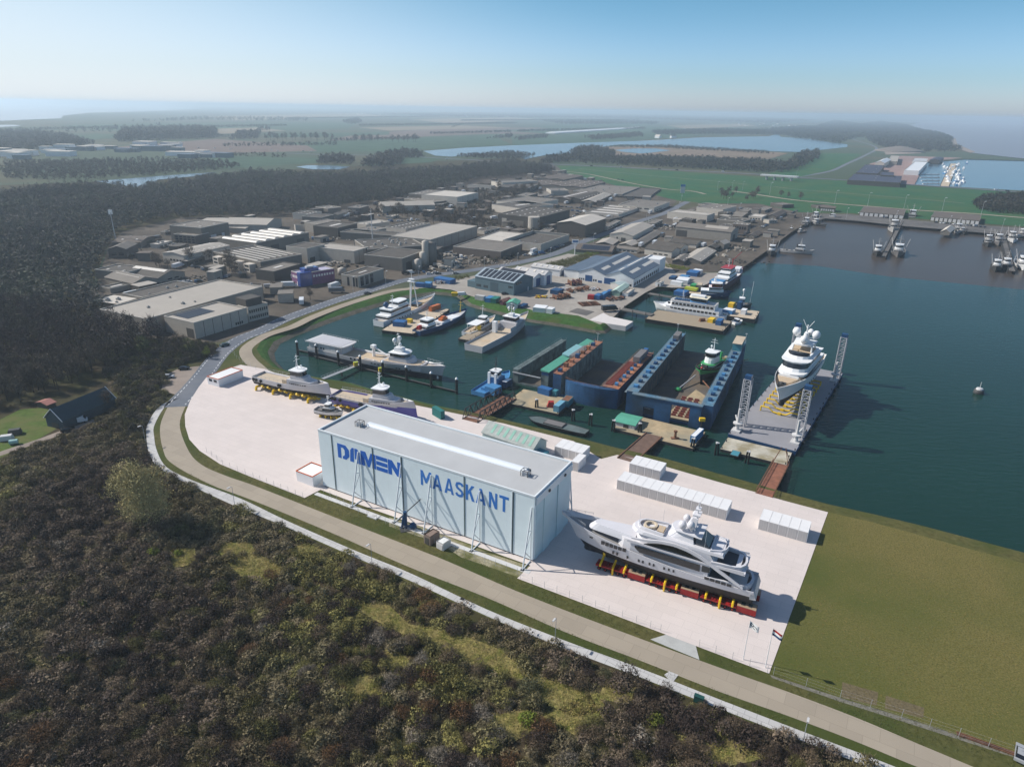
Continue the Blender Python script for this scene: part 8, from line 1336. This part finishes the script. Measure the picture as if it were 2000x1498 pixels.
# stacks and stone heaps in the estate yards
def heap(zn, x, y, n, sp, sz, m, lab, cat='stone heap', nm='stone_heap'):
 t = thing(nm, lab, cat, P(*q(zn, x, y), .05)); mb = MB()
 for i in range(n):
  a, b, s = rng.normal(0, sp), rng.normal(0, sp * .7), rng.uniform(.5, 1) * sz; z = max(0, rng.uniform(0, sz * 1.2) - .1 * math.hypot(a, b)); mb.box(a - s, a + s, b - s * .7, b + s * .7, z, z + s, rot=rng.uniform(0, 3), c=(a, b))
 mb.build('blocks', m, t)
for j, a in enumerate((('C', 150, 900, 40, 6, 1.0, M_gl, 'row of stacked pale stone along the dark brick hall'), ('C', 330, 950, 40, 8, .9, M_gm, 'stacked grey stone packs near the dark brick hall'), ('C', 70, 1010, 36, 5, 1.6, M_gl, 'heap of big pale boulders by the road'), ('C', 170, 980, 20, 3, 2.0, M_gw, 'tall stacked stone blocks above the boulders'), ('C', 450, 960, 30, 7, .8, M_gw, 'low rows of paving packs by the yard corner'), ('C', 620, 960, 26, 7, .7, M_gl, 'pale kerb stone packs along the hedge'), ('C', 900, 790, 26, 5, 1.0, M_gd, 'dark scrap inside the walled yard'), ('B', 780, 530, 44, 9, .8, M_gl, 'jumble of pale pipes on the factory roof side'), ('B', 1010, 520, 40, 9, .7, M_gd, 'clutter of dark drums beyond the pale concrete hall'), ('B', 700, 775, 30, 5, 1.0, M_gl, 'piles of pallets before the pale concrete hall'), ('B', 880, 800, 26, 4, 1.0, M_gd, 'dark crates beside the squat white tank'), ('D', 560, 430, 40, 7, .9, M_gl, 'pale boat parts in the open store yard'), ('D', 1220, 640, 36, 7, 1.1, M_gw, 'stacked fish boxes on the quay apron'), ('D', 1090, 600, 26, 5, 1.1, M_gd, 'dark nets piled on the quay apron'), ('D', 1265, 765, 30, 7, .8, M_gd, 'black trawl doors lined along the quay edge'), ('D', 1040, 700, 24, 5, .9, M_gl, 'pale boat hulls stored by the tarred shed'), ('D', 1000, 770, 22, 5, .8, M_gd, 'dark gear heap by the quay shed'), ('A', 560, 1330, 30, 5, 1.0, M_gm, 'grey debris at the back of the largest warehouse'), ('A', 1150, 820, 20, 5, .8, M_gd, 'dark pallets at the gable hall yard'), ('A', 470, 600, 18, 4, .9, M_gm, 'grey clutter by the radio mast'))): heap(*a)
for j, a in enumerate((('A', (755, 475), (790, 490), (930, 455), 530, 'white curved-roof trailer shed beside the brick office', 'w', 'w'), ('A', (915, 490), (940, 500), (1005, 480), 525, 'small pale cabin beside the curved trailer shed', 'g', 'm'), ('A', (1050, 640), (1075, 655), (1245, 605), 705, 'long dark canopy alongside the ribbed hall', 'd', 'l'), ('A', (1505, 765), (1590, 780), (1655, 765), 815, 'dark low kiosk in the estate parking place', 'd', 'm'), ('A', (1620, 860), (1800, 900), (1810, 870), 0, 'dark store behind the vents of the largest warehouse', 'd', 'd'), ('A', (540, 1360), (600, 1375), (690, 1340), 1400, 'low dark walled pen behind the largest warehouse', 'd', 'd'), ('A', (840, 360), (860, 370), (920, 360), 400, 'small dark sheds under the conifers at the wood edge', 'm', 'd'), ('B', (970, 440), (1090, 470), (1270, 430), 0, 'flat grey hall between the black and the dotted-roof hall', 'g', 'm'), ('B', (1290, 310), (1330, 320), (1395, 300), 340, 'pale lorry shed by the roadside trees', 'l', 'l'), ('B', (1710, 620), (1770, 640), (1825, 610), 740, 'black tower block beside the silos', 'd', 'd'), ('B', (905, 255), (940, 265), (1000, 245), 300, 'small white gabled works by the wood', 'w', 'm'), ('B', (945, 215), (1010, 235), (1100, 210), 0, 'mid-brown works near the end of the wood', 'm', 'm'), ('C', (410, 640), (480, 660), (640, 625), 690, 'low white garage row behind the large grey hall', 'w', 'd'), ('C', (1040, 650), (1110, 665), (1160, 635), 700, 'small brown annex of the black gabled shed', 'm', 'm'), ('C', (1360, 680), (1400, 690), (1460, 675), 715, 'pale fuel kiosk at the road', 'l', 'l'), ('C', (1660, 600), (1680, 620), (1810, 555), 650, 'pale low wall building along the main road', 'l', 'm'), ('C', (1660, 525), (1700, 545), (1820, 520), 575, 'dark low roof behind the silver-sloped shed', 'd', 'd'), ('C', (0, 350), (60, 400), (215, 350), 420, 'brown flat works before the white hall', 'm', 'm'), ('C', (820, 300), (900, 320), (1000, 290), 0, 'dark works hidden in leafless trees', 'd', 'm'), ('C', (660, 210), (900, 240), (1000, 205), 0, 'brown long hall with lettered front near the wood', 'm', 'd'), ('C', (1060, 240), (1130, 265), (1300, 265), 0, 'pale courtyard hall in the middle of the estate', 'l', 'm'), ('C', (1840, 380), (1900, 400), (1995, 370), 420, 'pale office beside the road bend', 'l', 'm'), ('D', (320, 370), (390, 385), (470, 350), 425, 'brown garage next to the main road', 'm', 'm'), ('D', (690, 330), (760, 350), (800, 340), 0, 'dark cabin behind the panelled hall', 'd', 'd'), ('D', (1440, 345), (1510, 355), (1590, 350), 385, 'pale low quay office', 'l', 'm'), ('D', (1040, 400), (1130, 420), (1210, 400), 0, 'roof of a dark works behind the striped hall', 'm', 'd'), ('D', (1410, 240), (1470, 255), (1540, 230), 280, 'brown low hall beneath the dyke road trees', 'm', 'm'), ('D', (1240, 250), (1300, 265), (1350, 240), 290, 'grey hall next to the stepped showroom', 'g', 'm'), ('D', (1060, 265), (1100, 285), (1150, 275), 340, 'dark front block of the stepped showroom', 'd', 'd'), ('D', (855, 190), (930, 210), (1010, 195), 0, 'saw-tooth roof behind the stepped showroom', 'm', 'd'))):
 B_(a[0], a[1], a[2], a[3], a[4], a[5], a[6], a[7], ops=(('vent', 2),) + ((('wr', 3, .3, .6, .1, .9),) if a[4] else ()), h=None if a[4] else 6.0, name='works' if 'works' in a[5] else 'hall' if 'hall' in a[5] else 'outbuilding', cat='outbuilding' if 'hall' not in a[5] else 'hall', par=.3)
# masts, lamps, fences, small street furniture
t = thing('radio_mast', 'tall thin radio mast with white antenna head above the woods', 'mast', P(228, 478)); mb = MB(); mb.tube((0, 0, 0), (0, 0, 25), .45, 8, .25); mb.build('pole', M_steel, t); mb = MB(); [mb.box(math.cos(i * 2.1) * 1.1 - .35, math.cos(i * 2.1) * 1.1 + .35, math.sin(i * 2.1) * 1.1 - .35, math.sin(i * 2.1) * 1.1 + .35, 23.5, 27) for i in range(3)]; mb.box(-1, 1, -.15, .15, 24.8, 25.1); mb.build('antennas', M_white, t)
p = P(*q('B', 1140, 610)); t = thing('aerial_mast', 'slim pale mast rising from the factory roofs', 'mast', p); MB().tube((0, 0, 0), (0, 0, 30), .5, 8, .22).build('pole', M_lgrey, t)
t = thing('blue_sign', 'tall blue and white road sign on a pole at the dyke field', 'sign', P(*q('T3', 1328, 820))); MB().tube((0, 0, 0), (0, 0, 8), .25, 6).build('pole', M_steel, t); MB().box(-3, 3, -.2, .2, 5, 16).build('panel', M_lgrey, t); MB().box(-3.02, 3.02, -.24, .24, 13.0, 16.02).build('header', M_sky_b, t)
t = thing('pylon_sign', 'white lettered pylon at the yard entrance', 'sign', P(*q('C', 1360, 890))); MB().tube((0, 0, 0), (0, 0, 9), .3, 6).build('pole', M_white, t); MB().box(-2.6, 2.6, -.25, .25, 9, 12).build('panel', M_white, t); MB().box(-2.0, 2.0, -.3, .3, 9.8, 11.2).build('emblem', M_cont_b, t)
LP = None
def lamp(u, v, h, label, group, ang=0):
 global LP
 if LP is None:
  LP = thing('street_lamp', 'x', 'street lamp', (0, 0, 0)); mb = MB(); mb.tube((0, 0, 0), (0, 0, 1), .012, 6, .008); mb.build('pole', M_steel, LP); mb = MB(); mb.tube((0, 0, 1), (.12, 0, 1.03), .008, 5); mb.build('arm', M_steel, LP); MB().box(.08, .24, -.03, .03, 1.02, 1.05).build('lamp_head', M_lgrey, LP); c = LP
 else: c = copy_tree(LP)
 c.location = P(u, v, .05); c.scale = (h, h, h); c.rotation_euler = (0, 0, ang); c['label'] = label; c['group'] = group
for u, v, lab in ((459, 990, 'slim footpath lamp nearest the willow'), (727, 1105, 'slim footpath lamp opposite the hall lettering end'), (1084, 1254, 'slim footpath lamp beside the dark bush row'), (1567, 1452, 'slim footpath lamp near the green cabinet'), (285, 866, 'slim footpath lamp on the outer bend')): lamp(u, v, 6.5, lab, 'lamps along the white footpath', road_ang + 1.57)
for i in range(11): f = i / 10; lamp(690 + 640 * f, [574, 562, 552, 541, 532, 524, 512, 494, 470, 440, 401][i] - 3, 9, 'tall street lamp along the asphalt estate road', 'lamps along the estate road', 1.2)
for i, (u, v) in enumerate(((1630, 399), (1694, 404), (1765, 409), (1839, 415), (1915, 423), (1503, 381), (1555, 345), (1430, 370), (1450, 372), (1401, 372))): lamp(u, v, 16 if i < 6 else 12, 'tall lamp standing by the dyke road', 'lamps by the dyke road', .4)
for i, (u, v) in enumerate(((1652, 430), (1748, 436), (1852, 447), (1955, 454), (1324, 418), (1262, 436), (1213, 470), (1158, 487), (1420, 408), (1443, 420))): lamp(u, v, 12, 'lamp post on the fishing quay and estate corner', 'lamps on the quay and estate corner', .8)
def fence(px, label, h=2.0, step=3.0, name='fence', wires=3):
 pts_ = [P(*p) for p in px]; o = thing(name, label, 'fence', pts_[0]); k = 0; base = pts_[0]; acc = []
 for a, b in zip(pts_, pts_[1:]):
  n = max(1, int((b - a).length / step))
  acc += [a + (b - a) * i / n for i in range(n)]
 acc.append(pts_[-1]); acc = acc[:100]
 for p in acc: MB().tube(p - base, p - base + Vector((0, 0, h)), .04, 5).build('post', M_steel, o)
 mb = MB()
 for w_ in range(wires):
  z = h * (w_ + 1) / wires - .05
  for a, b in zip(acc, acc[1:]): mb.tube(a - base + Vector((0, 0, z)), b - base + Vector((0, 0, z)), 0.009, 3, cap=False)
 mb.build('wire', M_steel, o); return o
fence([(404, 884), (435, 908), (495, 934), (592, 973)], 'thin wire fence along the curved pad edge above the road'); fence([(1016, 1131), (1270, 1226), (1290, 1233)], 'thin wire fence along the pad front beside the trailers'); fence([(1365, 1263), (1498, 1314)], 'short wire fence between access gap and pad corner'); fence([(1510, 1318), (1640, 1364), (1760, 1402), (1990, 1478)], 'long wire fence on a grey strip at the lawn foot', 2.2, 4.5); fence([(632, 962), (700, 1002), (830, 1055), (1010, 1122)], 'faint mesh fence on the grass below the hall')
fence([(455, 690), (462, 700), (480, 713), (500, 722)], 'dark fence curving round the dyke path end')
sheet('fence_strip', [(1504, 1318), (1640, 1362), (1760, 1399), (1990, 1474), (1990, 1482), (1760, 1408), (1640, 1370), (1508, 1324)], .055, mat('strip_grey', (.17, .16, .13), .9, .3, 1.5))
for k, pl in enumerate(([(1645, 1332), (1715, 1352), (1712, 1378), (1643, 1362)], [(1730, 1358), (1805, 1382), (1803, 1402), (1728, 1384)])): sheet('bare_soil', pl, .06, mat('bare_soil', (.13, .105, .06), .95, .4, 2.0, spec=.1), kind='stuff')
t = thing('utility_cabinet', 'dark green cabinet beside the footpath slabs', 'cabinet', P(1364, 1371), road_ang); MB().box(-.9, .9, -.4, .4, .0, 1.5).build('box', mat('cabinet_green', (.015, .07, .06), .5), t); MB().box(-.95, .95, -.45, .45, 1.5, 1.58).build('lid', mat('cabinet_green', (.02, .07, .06)), t)
t = thing('steel_rail', 'rusty rails lying along the lawn fence', 'rails', P(1868, 1432), math.atan2((P(1980, 1472) - P(1868, 1432)).y, (P(1980, 1472) - P(1868, 1432)).x)); mb = MB(); [mb.box(0, 13, -.5 + i * .35, -.35 + i * .35, .06, .3) for i in range(3)]; mb.build('rails', M_rust, t)
car(1992, 1476, .9, 'silver car at the photo edge by the lawn fence', 'silver')
t = thing('drain_cover', 'small dark drain cover set in the footpath slabs', 'drain cover', P(903, 1170), road_ang); MB().box(-.5, .5, -.4, .4, .09, .13).build('grate', M_black, t)
M_barn = mat('barn_boards', (.045, .07, .085), .8, .15, .6, stripe=(1, .3, .2)); M_barnr = mat('barn_roof', (.03, .055, .065), .7, .1, .4)
r_ = B_('r', (95, 812), (122, 822), (224, 778), 840, 'long dark slate-blue barn with white gable edges beside the garden', M_barn, M_barnr, 'gx', 3.6, (('dl', .3, .7, .6),), name='barn', cat='barn'); a_, b_, h_ = r_['dims']; mb = MB(); 
for x in (-.42, a_ + .36):
 for y0, y1 in ((-.4, b_ / 2), (b_ + .4, b_ / 2)): mb.tube((x, y0, h_ - .15), (x, y1, h_ + 3.9), .14, 5)
mb.build('verge_board', M_white, r_)
B_('r', (78, 784), (92, 792), (108, 786), 800, 'small rust-roofed garden shed beside the barn', 'd', mat('roof_rust', (.3, .16, .13), .8), 'gx', .8, name='shed', cat='shed')
for k, (u, v, lab) in enumerate(((14, 860, 'pale covered trailer on the garden lawn'), (28, 868, 'mint oil tank on the garden lawn'), (30, 848, 'dark round hut under garden trees'))):
 t = thing(('trailer', 'oil_tank', 'hut')[k], lab, ('trailer', 'tank', 'hut')[k], P(u, v), .4)
 if k == 1: mb = MB(); mb.tube((-1.2, 0, 1), (1.2, 0, 1), .8, 12); mb.build('tank', mat('mint', (.35, .55, .50), .5), t); MB().box(-1, 1, -.5, .5, 0, .3).build('foot', M_dgrey, t)
 else: MB().frust([(-2, -1.1), (2, -1.1), (2, 1.1), (-2, 1.1)], .3, [(-1.6, -.9), (1.6, -.9), (1.6, .9), (-1.6, .9)], 1.9).build('body', M_lgrey if k == 0 else M_dgrey, t); MB().box(-1.7, 1.7, -1, 1, .0, .3).build('base', M_dgrey, t)
# marina beyond the dyke
def mb_(pts, base, lab, w_, rf, kind='flat', **k): return B_('T4', *pts, base, lab, w_, rf, kind, **k)
M_mroof = mat('marina_roof', (.05, .055, .085), .7, .1, .1); mb_(((622, 688), (1035, 712), (1048, 660)), 0, 'wide low dark-roofed boat hall in the marina', 'd', M_mroof, h=7, ops=(('dots', 3, 1),), name='boat_hall', cat='hall'); mb_(((712, 610), (860, 640), (910, 575)), 0, 'dark saw-roofed marina shed with white roof tops', 'd', M_mroof, h=9, ops=(('dots', 3, 2),), name='shed', cat='shed'); mb_(((845, 550), (910, 556), (960, 530)), 0, 'white tent-roofed marina hall', 'w', M_white, 'gx', h=10, rise=4, name='hall', cat='hall'); mb_(((1068, 610), (1180, 620), (1250, 545)), 0, 'big white flat-roofed marina hall', M_yw, M_white, h=8, name='hall', cat='hall'); mb_(((1130, 540), (1240, 548), (1250, 522)), 0, 'white marina store behind the big white hall', M_yw, M_lgrey, h=8, name='store', cat='store'); mb_(((940, 535), (1010, 545), (1025, 500)), 0, 'grey long marina store beside the tent-roofed hall', 'g', 'l', h=8, name='store', cat='store'); mb_(((880, 640), (985, 655), (985, 630)), 0, 'dark annex between the marina sheds', 'd', M_mroof, h=9, name='annex', cat='annex'); mb_(((1285, 520), (1340, 535), (1375, 515)), 0, 'dark boathouse on the far marina pier', 'd', M_mroof, 'gx', h=8, name='boathouse', cat='boathouse')
for i in range(34):
 f = i / 33; x, y = (1365 + 140 * rng.random(), 565 + 165 * f) if i % 2 else (1430 + 130 * rng.random(), 560 + 170 * f); a = rng.uniform(-.5, .5); u, v = q('T4', x, y); p = P(u, v, WL + 1); t = thing('moored_boat', 'white pleasure boat moored in the distant marina', 'boat', p, a + 1.2, 'boats moored in the distant marina'); L = rng.uniform(10, 20)
 mb = MB(); mb.frust([(-L / 2, -L * .12), (L * .2, -L * .12), (L / 2, 0), (L * .2, L * .12), (-L / 2, L * .12)], -.3, [(-L / 2, -L * .14), (L * .2, -L * .14), (L * .55, 0), (L * .2, L * .14), (-L / 2, L * .14)], 2.2); mb.build('hull', M_white if i % 3 else M_sky_b, t); MB().frust([(-L * .2, -L * .09), (L * .15, -L * .09), (L * .15, L * .09), (-L * .2, L * .09)], 2.21, [(-L * .15, -L * .07), (L * .08, -L * .07), (L * .08, L * .07), (-L * .15, L * .07)], 4.6).build('cabin', M_white, t); MB().tube((0, 0, 4.6), (0, 0, 10), .15, 5).build('mast', M_lgrey, t)
a, b = P(*q('T4', 1380, 735)), P(*q('T4', 1450, 560)); d = b - a; t = thing('jetty', 'tan main jetty of the distant marina', 'jetty', (a.x, a.y, WL + 1), math.atan2(d.y, d.x)); MB().box(0, d.length, -6, 6, .1, 1.4).build('deck', M_tan, t); mb = MB(); [mb.tube((i * 14., s * 6.3, -2), (i * 14., s * 6.3, 2.2), .5, 6) for i in range(int(d.length / 14)) for s in (1, -1)]; mb.build('piles', M_dgrey, t)
for k in range(4): a, b = P(*q('T4', 1180 + 10 * k, 640 + 24 * k)), P(*q('T4', 1340, 640 + 24 * k)); d = b - a; t = thing('finger_jetty', 'thin finger jetty off the marina shore', 'jetty', (a.x, a.y, WL + 1), math.atan2(d.y, d.x), 'finger jetties off the marina shore'); MB().box(0, d.length, -1.5, 1.5, .1, 1.0).build('deck', M_lgrey, t); mb = MB(); [mb.tube((d.length * f, 0, -2), (d.length * f, 0, 2.5), .4, 6) for f in (.3, .6, .95)]; mb.build('piles', M_dgrey, t)
t = thing('sand_heap', 'big brown sand heap beyond the marina', 'sand heap', P(1757, 296)); MB().lathe([(75, 0), (60, 5), (35, 11), (12, 15), (1, 16)], n=20).build('heap', mat('heap_sand', (.17, .145, .125), .95, .15, .02), t, True)
o = thing('viaduct', 'low concrete viaduct carrying the motorway over the road', 'viaduct', P(1497, 351)); d = P(1545, 354) - P(1497, 351); o.rotation_euler = (0, 0, math.atan2(d.y, d.x)); MB().box(-10, d.length + 10, -7, 7, 6, 8.2).build('deck', M_lgrey, o); [MB().box(d.length * f - 1, d.length * f + 1, -6, 6, 0, 6).build('pier', M_pgrey, o) for f in (0, .33, .66, 1)]
# far business park and villages
for i in range(40):
 u, v = (rng.uniform(0, 350), 0) if i < 32 else (rng.uniform(355, 430), 0); v = (308 - u * .05 + rng.uniform(-10, 6)) if i < 32 else 306 + rng.uniform(-3, 3); p = P(u, v); a, b, h = rng.uniform(22, 60), rng.uniform(14, 32), rng.uniform(6, 11); t = thing('distant_hall', 'pale-roofed hall in the distant business park', 'hall', (p.x, p.y, 0), rng.uniform(-.3, .1), 'halls of the distant business park')
 MB().box(-a / 2, a / 2, -b / 2, b / 2, 0, h).build('wall', M_yw if i % 2 else M_bg, t); MB().box(-a / 2 - .5, a / 2 + .5, -b / 2 - .5, b / 2 + .5, h + .01, h + .6).build('roof', M_rw if i % 4 else M_rbl, t)
for i, (u, v, du) in enumerate([(1440 + rng.uniform(0, 80), 242 + rng.uniform(0, 5), 0) for _ in range(12)] + [(660 + rng.uniform(0, 100), 222 + rng.uniform(0, 4), 0) for _ in range(14)] + [(900 + rng.uniform(0, 20), 229, 0) for _ in range(4)] + [(1540 + rng.uniform(0, 45), 246 + rng.uniform(0, 3), 0) for _ in range(8)] + [(1270 + rng.uniform(0, 70), 268 + rng.uniform(0, 3), 0) for _ in range(3)]):
 p = P(u, v); a, b, h = rng.uniform(14, 30), rng.uniform(10, 16), rng.uniform(5, 9); t = thing('distant_house', 'pale house of a far village in the haze', 'house', (p.x, p.y, 0), rng.uniform(0, 3), 'houses of the far villages'); MB().box(-a / 2, a / 2, -b / 2, b / 2, 0, h).build('wall', M_yw, t); MB().frust([(-a / 2, -b / 2), (a / 2, -b / 2), (a / 2, b / 2), (-a / 2, b / 2)], h + .01, [(-a / 2, -.2), (a / 2, -.2), (a / 2, .2), (-a / 2, .2)], h + b * .45).build('roof', M_rb if i % 3 else M_rw, t)
t = thing('church_tower', 'square church tower faint on the horizon', 'tower', P(800, 216)); MB().box(-14, 14, -14, 14, 0, 70).build('shaft', M_br, t); MB().frust([(-12, -12), (12, -12), (12, 12), (-12, 12)], 70, [(-3, -3), (3, -3), (3, 3), (-3, 3)], 84).build('cap', M_gd, t)
a, b = P(*q('T3', 300, 328)), P(*q('T3', 985, 283)); d = b - a; t = thing('greenhouse', 'long white greenhouse strip across the far polder', 'greenhouse', (a.x, a.y, 0), math.atan2(d.y, d.x)); MB().box(0, d.length, -25, 25, 0, 5).build('wall', M_white, t); MB().frust([(0, -25), (d.length, -25), (d.length, 25), (0, 25)], 5.01, [(5, -2), (d.length - 5, -2), (d.length - 5, 2), (5, 2)], 9).build('roof', M_white, t)
# ---------------------------------------------------------------- estate greenery and yard walls
g = np.concatenate([fill(p_, 3.2, keep=.75) for p_ in ([(905,372),(930,362),(1060,355),(1050,372),(1000,392),(930,402)], [(685,412),(860,402),(930,392),(980,402),(960,420),(860,424),(740,418)], [(880,436),(960,428),(1040,444),(1060,455),(950,452)], [(1090,462),(1130,456),(1160,462),(1120,470)], [(300,478),(345,470),(370,480),(330,492)], [(900,510),(1000,498),(1010,506),(905,524)])])
g = g[rng.random(len(g)) < .5]
scatter('estate_shrubs', g, [dome(120, sz=(.09, .16), mix=.5) for _ in range(6)], (1.4, 2.8), (1.6, 4.5), leaf_mat('estate_scrub', [(.06,.052,.044),(.09,.078,.06),(.08,.08,.05)]))
for i in range(46):
 zn, x0, x1, y0, y1 = (('B', 900, 1990, 270, 420), ('C', 0, 560, 480, 640), ('C', 560, 1080, 240, 330), ('A', 700, 1650, 660, 860), ('D', 1000, 1420, 90, 170))[i % 5]; p = P(*q(zn, rng.uniform(x0, x1), rng.uniform(y0, y1))); c_ = tree(p.x, p.y, rng.uniform(8, 13), 'grey leafless roadside tree between the estate buildings', 'leafless trees along the estate roads', kind=i % 3, wide=1.35)
# far hedgerows, farm copses and strip fields
for k, (pl, g_) in enumerate((([(520,262),(760,258),(760,264),(520,270)],1), ([(820,276),(1000,268),(1000,262),(830,268)],1), ([(700,250),(900,246),(1000,250),(760,256)],2), ([(300,256),(500,250),(560,256),(360,266)],2), ([(1000,246),(1240,240),(1300,244),(1080,252)],1), ([(400,228),(700,222),(760,228),(460,236)],2), ([(800,234),(1000,230),(1060,234),(880,242)],2), ([(1300,246),(1450,242),(1480,247),(1340,252)],2), ([(60,270),(220,262),(240,270),(80,280)],1))): sheet('field', pl, .6 + .03 * k, M_fgreen if g_ == 1 else mat('stubble', (.24, .20, .14), .95, .12, .02, spec=.1))
for a, b, w_ in (((430,286),(660,283),1.5), ((640,276),(820,271),1.2), ((840,262),(1000,258),1.2), ((240,252),(560,246),1), ((700,246),(1010,241),1), ((1010,257),(1260,251),1.2), ((330,272),(500,266),1.2), ((560,232),(860,228),.8), ((900,236),(1250,234),.8), ((1100,224),(1450,232),.8), ((0,256),(230,250),1), ((460,305),(560,308),1.5), ((880,251),(905,242),.6)): copse([a, b, (b[0], b[1] + w_), (a[0], a[1] + w_)], 14, 10, 'hedgerow')
# small outbuildings, lorries and trailers standing in the estate yards, clear of every other building
rc = smooth_loop([P(*p_) for p_ in ((510,646),(620,600),(700,574),(780,550),(850,536),(950,524),(1010,514),(1070,500),(1140,472),(1200,450),(1250,432),(1300,416),(1337,397))], 6, False)
def clear(x, y, r_):
 for n_, ex, ey, a, b in BL:
  d = Vector((x - n_.x, y - n_.y, 0)); u, v = d.dot(ex), d.dot(ey)
  if -r_ < u < a + r_ and -r_ < v < b + r_: return False
 return all((x - p_.x) ** 2 + (y - p_.y) ** 2 > (r_ + 7) ** 2 for p_ in rc)
cand = np.concatenate([fill([(215,595),(215,490),(260,462),(350,440),(560,424),(750,398),(930,360),(1080,334),(1290,385),(1290,415),(1140,465),(1000,508),(850,528),(690,565),(510,625),(420,655),(330,660),(240,630)], 9), fill([(1165,478),(1300,428),(1380,408),(1490,408),(1560,428),(1490,480),(1420,520),(1330,526),(1300,500),(1190,490)], 8)]); cand = cand[rng.permutation(len(cand))]; nb = nt_ = 0; OUT = None; EA = B_ and math.atan2((P(286,625) - P(204,603)).y, (P(286,625) - P(204,603)).x)
ba = [Vector((c[1].x, c[1].y)) for c in BL]
for x, y in cand:
 j = min(range(len(BL)), key=lambda i: (BL[i][0].x - x) ** 2 + (BL[i][0].y - y) ** 2); an = math.atan2(BL[j][1].y, BL[j][1].x)
 if nb < 95 and clear(x, y, 6.5):
  a, b, h = rng.uniform(7, 13), rng.uniform(5, 10), rng.uniform(3, 6.5); m = [M_gm, M_gd, M_gw, M_br, M_gl][nb % 5]; t = thing('outbuilding', 'small plain outbuilding standing in an industrial estate yard', 'outbuilding', (x, y, .05), an, 'small outbuildings in the estate yards')
  MB().prism([(-a / 2, -b / 2), (a / 2, -b / 2), (a / 2, b / 2), (-a / 2, b / 2)], 0, h, cap=False).build('wall', m, t); MB().box(-a / 2 - .2, a / 2 + .2, -b / 2 - .2, b / 2 + .2, h + .01, h + .3).build('roof', [M_rm, M_rd, M_rl, M_rb][nb % 4], t); MB().box(-a * .2, a * .15, -b / 2 - .06, -b / 2 + .1, .05, 2.6).build('door', M_doorg, t); BL.append((Vector((x, y, 0)) - Vector((math.cos(an) * a / 2 - math.sin(an) * b / 2, math.sin(an) * a / 2 + math.cos(an) * b / 2, 0)), Vector((math.cos(an), math.sin(an), 0)), Vector((-math.sin(an), math.cos(an), 0)), a, b)); nb += 1
 elif nt_ < 60 and clear(x, y, 3):
  c_ = ('white', 'grey', 'white')[nt_ % 3]; c = car(1000, 800, an, f'{c_} lorry standing in an industrial estate yard', c_, 'truck', f'{c_} lorries in the estate yards'); c.location = (x, y, .06); nt_ += 1
